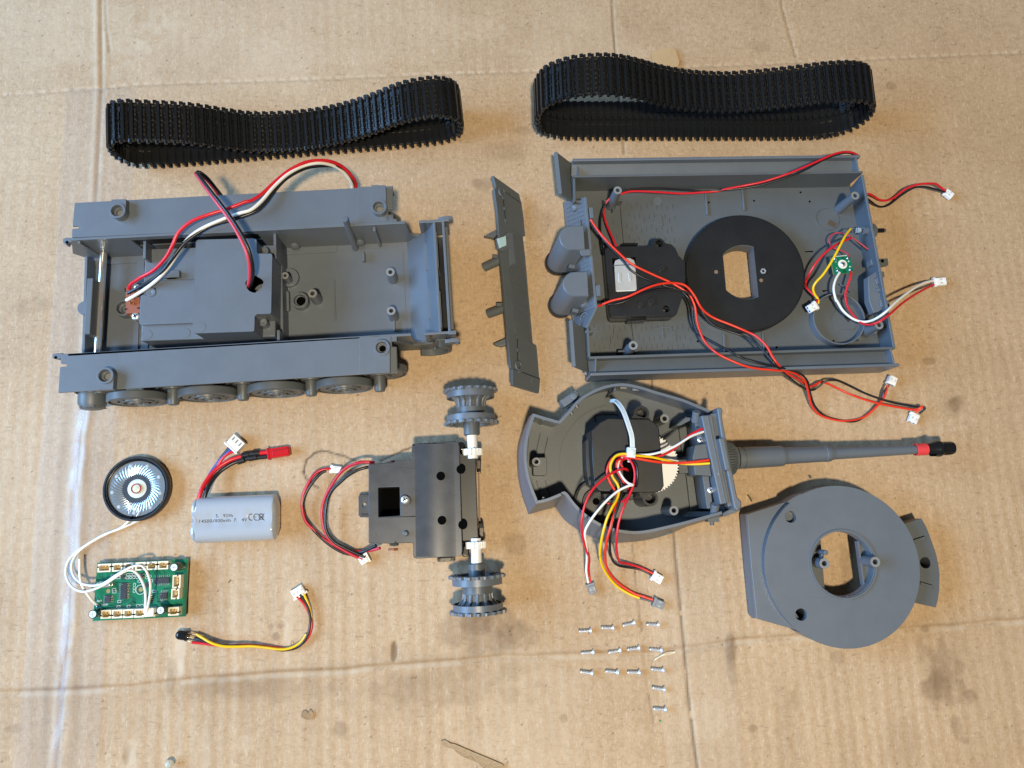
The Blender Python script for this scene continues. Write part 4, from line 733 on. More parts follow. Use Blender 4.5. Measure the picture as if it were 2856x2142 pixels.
    k = MB(); k.prism([P('I', 1035, 465, ZF), P('I', 1095, 510, ZF), P('I', 1050, 552, ZF), P('I', 1003, 498, ZF)], ZF, ZF+.58); obj('hatch_opening', k, mat('opening_shade', (.03, .028, .027), .8), sr)
    for x, y in ((1100, 335), (1165, 720)): q = t.p('I', x, y, 8); m = MB(); m.cyl((q.x, q.y, ZF), (q.x, q.y, 8.5), 1.0, n=12); obj('ring_pin', m, GREY, sr)
    k = MB(); k.prism([P('I', 800, 265, ZF), P('I', 860, 262, ZF), P('I', 862, 290, ZF), P('I', 802, 294, ZF)], ZF-.3, ZF+.07); obj('ring_slot', k, HOLE, sr)
    k = MB(); k.prism([P('I', 780, 222, ZF), P('I', 860, 215, ZF), P('I', 800, 240, ZF)], ZF-.3, ZF+.07); k.prism([P('G', 605, 1110, ZF), P('G', 690, 1104, ZF), P('G', 692, 1118, ZF), P('G', 615, 1120, ZF)], ZF-.3, ZF+.07); t.part('deck_slot', k, HOLE)
    m = MB(); a = [t.p(*q) for q in (('I', 968, 158, 7), ('I', 1030, 195, 8), ('I', 1090, 245, 7))]; m.tube(a, .5, 6); t.part('deck_hook', m, GREY2, smooth=60)
    # screw posts
    post(t, ('F', 895, 482), None, ZF, 29, 2.7, rb=3.3); post(t, ('H', 1055, 787), None, ZF, 25, 2.9, rb=3.4); post(t, ('G', 1125, 537), None, ZF, 26, 2.8, rb=3.4); post(t, ('I', 1372, 577), None, ZF, 23, 2.8, rb=3.4)
    for c, x, y, dx in (('F', 895, 482, 5), ('H', 1055, 787, -4)):
        q = P(c, x, y, 27); m = MB(); m.prism([(q.x-6.5, q.y-.5), (q.x+6.5, q.y-.5), (q.x+6.5, q.y+.5), (q.x-6.5, q.y+.5)], ZF, 12); m.box((q.x-.5, q.y-6, ZF), (q.x+.5, q.y+5, 10)); t.part('post_web', m, GREY2, bevel=.3)
    q = P('I', 1340, 640, 15); m = MB(); m.seg(P('I', 1270, 670, 10), P('I', 1380, 610, 20), 3.2, ZF, 16); t.part('post_web', m, GREY, bevel=.4)
    # black turret ring
    m = MB(); zr = 13.; ch = cut(ro)
    m.prism(circ(rc.x, rc.y, R_-1.6, 72), ZF, zr, holes=[ch]); ring = t.part('turret_ring', m, BLACK, smooth=30)
    m = MB(); m.lathe([(R_, ZF), (R_, zr-1.2), (R_-.7, zr-.5), (R_-1.7, zr-.45), (R_-1.7, ZF)], Fr((rc.x, rc.y, 0)), 96, closed=True); obj('ring_edge', m, BLACK, ring)
    k = MB(); k.prism([p for p in ch], 2, zr-.8, holes=[[(p-rc)*.975+rc for p in ch]]); obj('opening_wall', k, GREY2, ring)
    for c, x, y, r in (('F', 1907, 1322, 1.3), ('G', 158, 1408, 1.25)):
        q = P(c, x, y, zr); k = MB(); k.lathe([(0, zr+.03), (r, zr+.05)], Fr((q.x, q.y, 0)), 16); obj('ring_hole', k, mat('hole_showing_board', (.20, .13, .08), .8), ring, smooth=0)
    q = P('G', 177, 1315, zr); k = MB(); k.lathe([(1.9, zr), (1.9, zr+.7), (1.1, zr+.7), (1.1, zr-.2)], Fr((q.x, q.y, 0)), 6, closed=True); obj('hex_nut', k, ZINC, ring, smooth=0)
    # black motor gearbox
    zg = 21.; G = lambda c, x, y: P(c, x, y, zg)
    box = [G('F', 768, 1090), G('F', 800, 1064), G('F', 1240, 1052), G('F', 1258, 1040)]+[p for p in arc(G('F', 1320, 1035).x, G('F', 1320, 1035).y, 4.1, 170, 10, 10)]+[G('F', 1450, 1040), G('F', 1490, 1080), G('F', 1520, 1150), G('F', 1585, 1220), G('F', 1592, 1380), G('H', 1572, 250), G('H', 1505, 462), G('H', 1480, 472), G('H', 862, 492), G('H', 838, 480), G('H', 820, 440)]
    win = [G('F', 838, 1180), G('F', 1080, 1165), G('F', 1105, 1518), G('F', 868, 1530)]
    q1, q2 = G('F', 1325, 1028), G('H', 1396, 410)
    m = MB(); m.prism(box, 15, zg, holes=[win, circ(q1.x, q1.y, 2.4, 18), circ(q2.x, q2.y, 2.3, 18)]); gb = t.part('gearbox', m, BLACK, bevel=.3)
    m = MB(); cb = sum(box, Vector((0, 0)))/len(box); m.prism([(p-cb)*.985+cb for p in box], ZF, 10); obj('gearbox_base', m, BLACK, gb)
    bx = ccw([(p-cb)*.99+cb for p in box]); n_ = len(bx); m = MB(); m.add([(p.x, p.y, 9) for p in bx]+[(p.x, p.y, 15.5) for p in bx], [(i, (i+1) % n_, n_+(i+1) % n_, n_+i) for i in range(n_)]); obj('gearbox_side', m, GLOSSB, gb)
    for q in (q1, q2): screw_part(t, (q.x, q.y, 12), 1.9, .9)
    for c, x, y in (('F', 1347, 1280), ('H', 1130, 358), ('H', 1243, 330)): q = P(c, x, y, zg+1); m = MB(); m.cyl((q.x, q.y, zg-.5), (q.x, q.y, zg+1.4), 2.35, n=24); obj('round_peg', m, BLACK, gb, bevel=.2)
    for c, pts in (('F', [(945, 1045), (985, 1030), (1102, 1028), (1100, 1050), (945, 1056)]), ('H', [(1000, 500), (1185, 488), (1190, 528), (1005, 540)])): m = MB(); m.prism([P(c, x, y, 16) for x, y in pts], 8, 17); obj('snap_clip', m, GLOSSB, gb, bevel=.3)
    zm = 20.3; mo = [P('F', 858, 1245, zm), P('F', 868, 1200, zm), P('F', 930, 1175, zm), P('F', 1020, 1172, zm), P('F', 1068, 1195, zm), P('F', 1080, 1235, zm), P('F', 1098, 1500, zm), P('F', 1085, 1518, zm), P('F', 885, 1527, zm), P('F', 872, 1512, zm)]
    m = MB(); m.prism(mo, 11, zm); mt = obj('motor_can', m, MOTOR, gb, bevel=.8)
    for pts in ([(900, 1335), (915, 1325), (930, 1330), (930, 1425), (905, 1425)], [(1000, 1330), (1020, 1335), (1035, 1360), (1037, 1415), (1015, 1420)]): m = MB(); m.prism([P('F', x, y, zm) for x, y in pts], zm-.5, zm+.35); obj('can_tab', m, MOTOR, mt, bevel=.15)
    k = MB(); k.prism([P('F', 850, 1250, zm), P('F', 1082, 1240, zm), P('F', 1083, 1250, zm), P('F', 851, 1260, zm)], zm-.2, zm+.06); obj('can_seam', k, GREY2, mt)
    # green lamp board
    zl = 13.; c4 = [P('G', 873, 1170, zl), P('G', 1065, 1148, zl), P('G', 1113, 1328, zl), P('G', 908, 1348, zl)]
    m = MB(); m.prism(c4, zl-1.4, zl); lb = t.part('lamp_board', m, PCB); cc = sum(c4, Vector((0, 0)))/4
    k = MB(); k.prism([(p-cc)*1.005+cc for p in c4], zl-1.3, zl-.25); obj('board_edge', k, mat('bare_copper_edge', (.42, .22, .10), .5), lb)
    q = P('G', 995, 1243, zl); k = MB(); k.lathe([(2.9, zl), (3.1, zl+.12), (2.75, zl+.12)], Fr((q.x, q.y, 0)), 28); obj('silk_ring', k, SILK, lb, smooth=0)
    k = MB(); k.lathe([(0, zl+.05), (2.7, zl+.06)], Fr((q.x, q.y, 0)), 24); obj('dark_pad', k, BLACK, lb, smooth=0); screw_part(t, (q.x, q.y, zl), 1.9, 1.0)
    for x, y in ((915, 1190), (1048, 1182), (945, 1310), (1073, 1303)): q = P('G', x, y, zl); k = MB(); k.lathe([(1.15, zl), (1.0, zl+.5), (.5, zl+.95), (0, zl+1.0)], Fr((q.x+RNG.random()*.2, q.y, 0)), 14); obj('solder_joint', k, SOLDER, lb)
    k = MB()
    for x, y in ((1058, 1212), (1072, 1268)): q = P('G', x, y, zl); k.box((q.x-.7, q.y-.12, zl), (q.x+.7, q.y+.12, zl+.08)); k.box((q.x-.12, q.y-.7, zl), (q.x+.12, q.y+.7, zl+.085))
    for x, y in ((925, 1220), (935, 1282)): q = P('G', x, y, zl); k.box((q.x-.5, q.y-.12, zl), (q.x+.5, q.y+.12, zl+.08))
    for i in range(9): q = P('G', 930+i*13, 1162-i*1.2, zl); k.box((q.x-.28, q.y-.35, zl), (q.x+.2, q.y+.35, zl+.08))
    obj('silk_mark', k, SILK, lb)
    k = MB()
    for pts in ([(985, 1150), (1010, 1150), (1010, 1190), (1000, 1200), (985, 1195)], [(1000, 1290), (1030, 1300), (1035, 1330), (1000, 1335)]): k.prism([P('G', x, y, zl) for x, y in pts], zl, zl+.04)
    obj('bare_mask', k, TRACE, lb)
    q = P('G', 985, 1245, 8); m = MB(); m.lathe([(3.4, ZF), (3, zl-1.4)], Fr((q.x, q.y, 0)), 20); m.prism(circ(P('G', 1080, 1290, ZF).x, P('G', 1080, 1290, ZF).y, 4.2, 24), ZF, ZF+.3); obj('board_boss', m, GREY2, lb)
    # front lamp with its leads
    q = t.p('G', 1205, 897, 19); e = t.p('G', 1140, 892, 19); m = MB(); m.cyl(q, q+Vector((5, 0, -.6)), 2.5, n=20); lm = t.part('lamp_holder', m, GREY); m = MB(); m.cyl(e, e+Vector((2.4, 0, 0)), 1.7, n=16); obj('lamp', m, LENS, lm)
    m = MB(); m.tube(t.path([('G', 1085, 878, 18), (1120, 876, 18.4), (1145, 885, 18.8)]), .28, 6); m.tube(t.path([('G', 1088, 965, 17), (1115, 930, 17.8), (1145, 905, 18.6)]), .28, 6); obj('lead', m, SOLDER, lm, smooth=60)
    # wiring
    R1 = [('F', 618, 782, 25), (650, 835, 25), (720, 930, 26), (800, 1020, 27), (900, 1120, 27), (1040, 1240, 27), (1250, 1345, 25), (1440, 1430, 23.5), (1600, 1525, 23), ('H', 1640, 275, 22), (1690, 390, 20), (1708, 520, 19), (1740, 640, 20), (1800, 760, 22), (1920, 870, 27), (2080, 950, 28), (2212, 1000, 28), ('I', 120, 1025, 27), (300, 1042, 26), (430, 1052, 22), (530, 1090, 17), (610, 1160, 12), (645, 1280, 7), (680, 1410, 3), (760, 1500, 1), (900, 1548, .8), (1060, 1562, .8), (1220, 1520, .9), (1360, 1400, 3.2), (1430, 1300, 4), (1460, 1195, 5)]
    B1 = [('F', 610, 812, 24), (690, 910, 24), (800, 1045, 25), (960, 1215, 25.5), (1040, 1310, 25.5), (1180, 1390, 24.5), (1330, 1440, 23), ('H', 1400, 182, 22.6), (1530, 215, 22.4), (1620, 300, 22), (1662, 400, 19), (1680, 560, 18), (1740, 670, 19), (1900, 765, 23), (2030, 835, 26), (2120, 890, 28), (2212, 930, 28), ('I', 180, 980, 28), (420, 1030, 24), (560, 1078, 17), (632, 1150, 12), (655, 1250, 7), (700, 1390, 3), (780, 1485, .8), (900, 1540, .7), (1100, 1570, .7), (1230, 1510, .8), (1380, 1365, 2.2), (1420, 1270, 4), (1470, 1195, 5)]
    R2 = [('H', 690, 385, 20), (760, 355, 23), (850, 322, 25), (1000, 285, 27), (1200, 195, 28), (1350, 152, 27), (1500, 147, 25.5), (1600, 178, 24.8), (1680, 270, 23), (1740, 380, 21), (1800, 450, 19), (1900, 512, 18), (2060, 575, 18.5), (2212, 640, 20), ('I', 110, 695, 23), (210, 790, 26.5), (262, 880, 27), (320, 970, 27), (430, 1075, 20), (560, 1150, 10), (640, 1205, 6), (700, 1200, 4), (760, 1165, 4), (830, 1175, 4), (960, 1235, 4), (1100, 1300, 5), (1350, 1380, 5), (1600, 1428, 5), (1740, 1447, 5), (1795, 1425, 6), (1820, 1412, 6.5), (1795, 1440, 6), (1745, 1472, 4)]
    B2 = [('H', 690, 345, 20), (780, 358, 22), (860, 362, 24), (980, 330, 25.5), (1150, 255, 26), (1300, 215, 25), (1450, 210, 24), (1580, 232, 23.5), (1690, 300, 22), (1745, 380, 20), (1790, 485, 18), (1900, 590, 16.5), (2060, 648, 16.5), (2212, 700, 18), ('I', 130, 790, 23), (225, 890, 26.5), (320, 1000, 27), (470, 1135, 14), (610, 1232, 5), (690, 1245, 3), (750, 1210, 4), (810, 1160, 6), (880, 1145, 7), (960, 1152, 7), (1080, 1205, 6), (1250, 1288, 5), (1500, 1372, 5), (1780, 1422, 5.5), (1830, 1420, 7), (1838, 1440, 6.5), (1782, 1488, 4)]
    t.wire(R1, .74, WORG, label='long red wire to the lower connector'); t.wire(B1, .70, WBLK, label='long black wire to the lower connector'); t.wire(R2, .76, WORG, label='red wire to the far right connector'); t.wire(B2, .70, WBLK, label='black wire to the far right connector')
    R3 = [('F', 885, 1065, 16), (850, 985, 14), (800, 880, 11), (765, 780, 10), (752, 690, 10), (790, 590, 13), (860, 540, 15), (930, 519, 15), (1050, 492, 15), (1300, 500, 14), (1550, 515, 12), (1780, 502, 12), (1940, 490, 13), (2000, 470, 15), (2212, 431, 20), ('G', 200, 388, 23), (450, 306, 27), (700, 200, 29), (880, 120, 29), (1000, 88, 28), (1090, 93, 26), (1150, 120, 23)]
    B3 = [('F', 755, 1145, 16), (725, 1000, 12), (716, 850, 10), (725, 740, 10), (770, 630, 12), (860, 538, 14), (960, 488, 15), (1100, 464, 15), (1350, 462, 14), (1600, 478, 12), (1830, 490, 12), (2212, 457, 18), ('G', 250, 402, 22), (550, 300, 26.5), (800, 170, 28), (950, 112, 28), (1050, 98, 26), (1125, 118, 22)]
    t.wire(R3, .72, WRED, label='red wire along the inner wall'); t.wire(B3, .66, WBLK, label='black wire along the inner wall')
    t.wire([('G', 1225, 522, 6), (1270, 520, 5), (1320, 545, 3), (1375, 580, 1.2), (1440, 587, 1), (1520, 560, 2), (1640, 470, 5), (1760, 425, 6.5), (1850, 413, 7), (1945, 415, 6), (1990, 440, 4.5), (2052, 492, 3)], .76, WRED, label='red wire out of the front'); t.wire([('G', 1235, 560, 6), (1285, 595, 4), (1335, 635, 1.5), (1400, 652, .9), (1480, 625, 1.2), (1600, 532, 3), (1720, 460, 5), (1830, 445, 6), (1940, 468, 5), (2050, 502, 3)], .72, WBLK, label='black wire out of the front')
    def conn(c, x, y, z, dx, dy, sx, sy, sz, lab, m_=NYL):
        p = t.p(c, x, y, z+sz*.6); q = t.p(c, x+dx, y+dy, z+sz*.6); e = (q-p).normalized(); return plug(t, (p.x, p.y, z), e, Vector((-e.y, e.x, 0)), sx, sy, sz, 2, m_, label=lab)
    conn('G', 2086, 520, .5, 60, 48, 6.2, 4.6, 3.4, 'white connector beyond the front plate')
    conn('I', 1505, 1150, 1.5, 22, -60, 5.6, 5.2, 4.2, 'white connector standing up below the hull')
    conn('I', 1728, 1535, .5, -25, 60, 6.6, 5.6, 3.4, 'white connector at the lower right')
    conn('I', 1992, 132, 1, 60, -4, 8.2, 5.4, 3.8, 'white connector of the lamp board')
    conn('I', 690, 392, 11, -52, 30, 6.6, 5.2, 4.0, 'white connector of the front lamp')
    t.wire([('G', 1078, 880, 18), (1045, 920, 20), (1010, 975, 22), (950, 1090, 23), (885, 1210, 22), (800, 1342, 20), (720, 1430, 18), (693, 1490, 16), (708, 1550, 14), (742, 1600, 13), (745, 1650, 13)], .8, WYEL)
    t.wire([('G', 1085, 970, 17), (1040, 990, 18), (950, 1030, 19), (830, 1112, 19), (720, 1232, 17), (660, 1330, 14), (632, 1385, 10), (615, 1430, 8), (622, 1480, 10), (690, 1548, 13), (738, 1590, 13), (728, 1640, 13)], .76, WRED)
    t.wire([('G', 1058, 1160, 13), (1045, 1135, 14), (1010, 1112, 13), (900, 1072, 11), (865, 1030, 10), (858, 985, 10), (885, 940, 10), (930, 922, 10.5), (985, 922, 12), (1060, 945, 14), (1180, 1030, 15), (1298, 1118, 15)], .5, mat('thin_dull_red_wire', (.42, .03, .05), .4))
    t.wire([('G', 1100, 965, 12), (1180, 1045, 13), (1285, 1128, 14)], .45, WBLK)
    t.wire([('G', 965, 1328, 13.5), (930, 1385, 14), (908, 1450, 14), (905, 1520, 14), (930, 1620, 14), ('I', 935, 325, 14), (1000, 430, 14.5), (1100, 512, 15), (1200, 543, 16), (1280, 535, 19), (1360, 498, 24), (1450, 432, 27), (1560, 328, 22), (1700, 220, 14), (1820, 150, 7), (1935, 118, 3)], .82, WWHT)
    t.wire([('G', 1085, 1318, 13.5), (1078, 1370, 14), (1050, 1450, 13), (1025, 1540, 12), ('I', 1022, 270, 12), (1042, 380, 12), (1100, 470, 13), (1180, 552, 16), (1270, 573, 21), (1370, 543, 26), (1480, 465, 26.5), (1620, 345, 19), (1780, 240, 10), (1935, 158, 3)], .76, WRED)
build_upper_hull()
# ------------------------------------------------------------------ front glacis plate, propped on its pegs
def build_front_plate():
    a, b, c = W('E', 148, 170, 17), W('E', 270, 1545, 17), W('E', 460, 1500, 2.0)
    t = Thing('hull_front_plate', 'dark grey grille plate with clear visor, tilted on pegs between both hulls', 'plate', (a.x, a.y), 0)
    ey = (a-b).normalized(); ex = (c-b); ex = (ex-ey*ex.dot(ey)).normalized(); ez = ex.cross(ey)
    fr = Fr(t.l(a), ex, ey, ez)
    q = lambda x, y: t.pl('E', x, y, fr).to_2d()
    T_ = 2.2
    body = [(148, 168), (170, 330), (190, 600), (212, 830), (235, 1120), (262, 1425), (285, 1430), (430, 1480), (440, 1265), (418, 1255), (410, 1150), (385, 880), (365, 640), (348, 500), (362, 498), (355, 380), (340, 270), (320, 240), (200, 150)]
    m = MB(); m.prism([q(*p) for p in body], -T_, 0, fr=fr); t.part('plate_panel', m, GREY2, bevel=.3)
    for pts in ([(135, 75), (158, 150), (152, 165), (200, 195), (335, 270), (318, 205)], [(272, 1430), (274, 1545), (458, 1600), (466, 1502), (330, 1452)]):
        m = MB(); m.prism([q(*p) for p in pts], -T_+.2, .5, fr=fr); t.part('mud_flap', m, GREY2, bevel=.25)
    for pts in ([(205, 185), (336, 272), (362, 500), (340, 500), (265, 448), (222, 415)], [(305, 1205), (418, 1255), (440, 1268), (460, 1498), (330, 1448)]):
        m = MB(); m.prism([q(*p) for p in pts], 0, .55, fr=fr); t.part('cover_plate', m, GREY2, bevel=.2)
    # grille: fine wavy slats running the length
    for i in range(20):
        u = i/19; x0, x1 = 225+u*118, 315+u*98; y0 = 470+u*25; y1 = 1175+u*70
        p0, p1 = q(x0-6+u*2, y0), q(x1-12, y1); pts = []
        for k in range(34): s_ = k/33; p = p0.lerp(p1, s_); pts.append(fr((p.x+.16*math.sin(k*2.1), p.y, .12)))
        m = MB(); m.tube(pts, .30, 4, smooth=False); t.part('grille_slat', m, GREY2, smooth=0)
    for (x0, y0), (x1, y1) in (((270, 690), (365, 725)), ((275, 850), (380, 880)), ((255, 900), (390, 985)), ((285, 1010), (400, 1050))):
        m = MB(); p0, p1 = q(x0, y0), q(x1, y1); m.tube([fr((p0.x, p0.y, .3)), fr((p1.x, p1.y, .3))], .25, 4, smooth=False); t.part('grille_bar', m, GREY2)
    # thin edge facing the window
    # clear visor with its frame
    vb = [(155, 520), (215, 500), (222, 520), (222, 590), (190, 605), (165, 600)]
    m = MB(); m.prism([q(150, 520), q(212, 500), q(240, 520), q(245, 585), q(195, 610), q(160, 598)], .2, 1.8, fr=fr); vf = t.part('visor_frame', m, GREY, bevel=.3)
    m = MB(); m.prism([q(152, 526), q(206, 508), q(211, 574), q(168, 592)], 1.7, 3.2, fr=fr); obj('visor_glass', m, mat('visor_glass', (.50, .76, .86), .12, coat=.8, spec=.9), vf, bevel=.2)
    m = MB()
    m.tube([fr((*q(205, 508), 2.9)), fr((*q(236, 512), 2.6))], .8, 8, smooth=False); m.tube([fr((*q(208, 575), 2.9)), fr((*q(240, 580), 2.6))], .8, 8, smooth=False); obj('visor_arm', m, GREY, vf)
    m = MB(); m.prism([q(232, 482), q(266, 480), q(288, 692), q(248, 712)], 0, 1.5, fr=fr); t.part('raised_block', m, GREY, bevel=.4)
    # hooks and hinge line
    for x, y in ((193, 197), (308, 1408)):
        p = q(x, y); m = MB(); ring = [fr((p.x+2.3*math.cos(a_), p.y+2.6*math.sin(a_), 1.2)) for a_ in np.linspace(0, 2*PI, 17)]; m.tube(ring, .75, 8, k=2); t.part('hook_ring', m, GREY2, smooth=60)
    for pts, cl in (([(205, 235), (222, 395)], [(208, 235), (218, 312), (226, 398)]), ([(305, 1200), (305, 1380)], [(303, 1208), (309, 1298), (320, 1448)])):
        m = MB(); m.tube([fr((*q(*p), .8)) for p in pts], .28, 6, smooth=False); h = t.part('hinge_rod', m, BLACK)
        for x, y in cl: p = q(x, y); k = MB(); k.box((p.x-1.4, p.y-1.2, .3), (p.x+1.2, p.y+1.2, 1.5), fr); obj('hinge_clip', k, GREY2, h, bevel=.25)
    for (x, y) in ((265, 205), (402, 1510)): p = q(x, y); m = MB(); m.box((p.x-.6, p.y-2, 0), (p.x+.3, p.y+2, 1.2), fr); m.box((p.x+.7, p.y-1.4, 0), (p.x+1.1, p.y+1.4, .9), fr); t.part('flap_hinge', m, GREY2, bevel=.2)
    m = MB(); m.tube([fr((*q(215, 188), .4)), fr((*q(335, 270), .4))], .3, 5, smooth=False); t.part('flap_seam', m, BLACK); m = MB(); m.tube([fr((*q(330, 1450), .5)), fr((*q(462, 1500), .5))], .3, 5, smooth=False); t.part('flap_seam', m, BLACK)
    # pegs and brackets underneath
    for (x0, y0), (x1, y1), r in (((190, 665), (72, 722), 3.0), ((215, 1005), (100, 1048), 3.0)):
        p1 = t.l(W('E', x0+15, y0-5, 9)); p0 = t.l(W('E', x1+2, y1-3, 3.2)); m = MB(); m.cyl(p1, p0, r, n=22); t.part('round_peg', m, GREY2, bevel=.3)
        m = MB(); s_ = p1.lerp(p0, .2); m.box((s_.x-4, s_.y+1.5, 6), (s_.x+4, s_.y+3.6, 10)); t.part('peg_rib', m, GREY2, bevel=.4)
    for pts in ([(72, 513), (165, 465), (172, 500), (140, 530), (125, 520)], [(138, 1262), (240, 1215), (240, 1265), (195, 1280), (160, 1272)]):
        lo = [t.l(W('E', x, y, 1.0)).to_2d() for x, y in pts]; m = MB(); m.prism(lo, .4, 5.0); t.part('bracket', m, GREY2, bevel=.5)
build_front_plate()
# ------------------------------------------------------------------ turret (upside down) with gun
def build_turret():
    o = W('J', 1000, 760, 0); t = Thing('turret', 'grey model tank turret lying open side up with gun barrel and bundled wires', 'turret', (o.x, o.y), 0)
    ZT, ZF = 30., 4.
    P = lambda x, y, z=ZT, c='J': t.p2(c, x, y, z)
    rim = [(1770, 295), (1660, 250), (1550, 205), (1420, 165), (1290, 128), (1150, 85), (1000, 60), (850, 80), (720, 132), (605, 208), (510, 318), (440, 392), (320, 358), (210, 325), (160, 470), (130, 650), (140, 820), (180, 975), (238, 1122), (340, 1100), (470, 1048), (492, 1042), (560, 1132), (650, 1222), (780, 1310), (900, 1357), (1050, 1386), (1200, 1382), (1400, 1340), (1600, 1290), (1880, 1212)]
    base = [None]*len(rim)
    low = {13: (170, 360), 14: (110, 500), 15: (74, 650), 16: (78, 860), 17: (112, 1040), 18: (172, 1216), 19: (300, 1180), 20: (408, 1152), 21: (420, 1170), 22: (500, 1275), 23: (640, 1372), 24: (770, 1432), 25: (900, 1466), 26: (1080, 1460), 27: (1230, 1440), 28: (1400, 1395), 29: (1600, 1315), 30: (1880, 1238)}
    R2 = [P(x, y) for x, y in rim]; c0 = sum(R2, Vector((0, 0)))/len(R2)
    B2 = []
    for i, p in enumerate(R2):
        if i in low: w = P(*low[i], 3.); B2.append(w)
        else: B2.append(p+(p-c0).normalized()*1.5)
    def dens(L): return [v.to_2d() for v in crv([(p.x, p.y, 0) for p in L], 4)]
    def smooth_poly(L):
        corners = [0, 11, 13, 18, 20, 30]; out = []
        for a, b in zip(corners[:-1], corners[1:]): out += dens(L[a:b+1])[:-1]
        return out+[L[30]]
    Ro = smooth_poly(R2); Bo = smooth_poly(B2)
    def inset(L, d):
        out = []
        for i, p in enumerate(L):
            a = L[max(i-1, 0)]; b = L[min(i+1, len(L)-1)]; e = (b-a).normalized(); out.append(p+Vector((-e.y, e.x))*d)
        return out
    Ri = inset(Ro, 1.7); Bi = inset(Bo, 1.9); n = len(Ro); m = MB(); ZW = 1.5
    vs = [(p.x, p.y, ZW) for p in Bo]+[(p.x, p.y, ZT) for p in Ro]+[(p.x, p.y, ZT) for p in Ri]+[(p.x, p.y, ZF) for p in Bi]; fs = []
    for i in range(n-1):
        for k in range(3): fs.append((k*n+i, k*n+i+1, (k+1)*n+i+1, (k+1)*n+i))
    fs.append((0, n, 2*n, 3*n)); fs.append((n-1, 4*n-1, 3*n-1, 2*n-1)); m.add(vs, fs); t.part('turret_wall', m, GREY, bevel=.25, smooth=40)
    m = MB(); m.prism(Bi, ZW, ZF); t.part('turret_roof', m, GREY2, smooth=0)
    # outside casting ribs on the near side
    for i in range(4, len(Bo)-30, 1):
        pass
    idx = [k for k in range(n) if Ro[k].y < Ro[-1].y+4 and Ro[k].x < Ro[-1].x-40 and Ro[k].x > P(480, 1040).x]
    for k in idx[::2]:
        a = Vector((Bo[k].x, Bo[k].y, ZW+1)); b = Vector((Ro[k].x, Ro[k].y, ZT-3)); a2 = a.lerp(b, .1); m = MB(); m.tube([a2, a.lerp(b, .5), b], .28, 5, smooth=False); t.part('cast_rib', m, GREY)
    # outside bits: pistol port block, hinge, lugs
    q = P(550, 230, 16); m = MB(); e = (P(610, 185, 16)-P(490, 265, 16)).normalized(); f_ = Fr((q.x-1.0, q.y+1.5, 0), (e.x, e.y, 0), (-e.y, e.x, 0)); m.box((-6, -2, 8), (6, 3, 20), f_); m.lathe([(2.6, 20), (2.2, 21.5), (0, 21.6)], Fr(f_((2.5, .5, 0))), 16); t.part('pistol_port', m, GREY, bevel=.5)
    for x, y, s_ in ((1790, 1260, 2.6),): q = P(x, y, 14); m = MB(); m.box((q.x-3.5, q.y-1.5, 10), (q.x+3.5, q.y+2.5, 17)); m.cyl((q.x, q.y-3.6, 13), (q.x, q.y, 13), 1.4, n=12); t.part('lifting_lug', m, GREY, bevel=.3)
    q = P(1370, 1395, 5); m = MB(); m.prism([P(1320, 1405, 6), P(1420, 1385, 6), P(1400, 1340, 6), P(1310, 1360, 6)], 3, 9); t.part('wall_block', m, GREY, bevel=.4)
    # bustle box (left) floor lines, screw post block
    q = P(240, 755, 24); m = MB(); m.prism(rrect(P(212, 870, 16).x, P(212, 872, 16).y, P(332, 710, 16).x, P(332, 712, 16).y, 1.2), ZF, 16); t.part('post_block', m, GREY2, bevel=.4)
    def tpost(x, y, z1, r): 
        q = P(x, y, z1); m = MB(); m.lathe([(r*1.15, ZF), (r, z1), (r*.5, z1), (r*.5, z1-8), (0, z1-8)], Fr((q.x, q.y, 0)), 20); o_ = t.part('screw_post', m, GREY2); k = MB(); k.lathe([(r*.97, z1+.03), (r*.97, z1+.05), (r*.55, z1+.05), (r*.55, z1+.03)], Fr((q.x, q.y, 0)), 20, closed=True); obj('post_rim', k, PALE, o_, smooth=0)
    tpost(240, 752, 26, 2.6); tpost(1370, 372, 22, 2.8); tpost(1452, 1182, 24, 2.8)
    for c_, r0 in ((P(960, 760, ZF), 37.5),):
        m = MB(); m.lathe([(r0, ZF), (r0, ZF+.6), (r0-.8, ZF+.6), (r0-.8, ZF)], Fr((c_.x, c_.y, 0)), 60, 100, 262); t.part('floor_ring', m, GREY2)
    for pts in ([(275, 500), (230, 700)], [(340, 540), (305, 700)], [(240, 920), (275, 1060)], [(318, 920), (365, 1065)]):
        m = MB(); a, b = P(*pts[0], ZF), P(*pts[1], ZF); m.seg(a, b, .5, ZF, ZF+.5); t.part('floor_line', m, BLACK)
    for x0, y0, x1, y1 in ((935, 95, 835, 235), (280, 370, 212, 475)):
        a = P(x0, y0, 27); m = MB(); d = (a-c0).normalized(); m.seg(a-d*.2, a-d*2.4, 1.0, ZF, 27.5); t.part('wall_rib', m, GREY, bevel=.3)
    for x, y in ((600, 275), (555, 335)): q = P(x, y, 14); d = (c0-q).normalized(); m = MB(); m.cyl((q.x-d.x*5, q.y-d.y*5, 15), (q.x, q.y, 14), 1.3, n=12); t.part('wall_pin', m, GREY)
    m = MB(); q = P(300, 1085, 26); m.box((q.x-.6, q.y-.6, ZF), (q.x+.6, q.y+1.5, 27)); t.part('wall_rib', m, GREY); m = MB(); q = P(1040, 1370, 29); m.box((q.x-.6, q.y-.2, ZF), (q.x+.6, q.y+1.2, 28.5)); t.part('wall_rib', m, GREY)
    for x in (1005, 1115): q = P(x, 102+(x-1005)*.14, 24); m = MB(); m.box((q.x-2, q.y-.6, 23), (q.x+2, q.y+1.0, 25)); t.part('wall_tab', m, PALE)
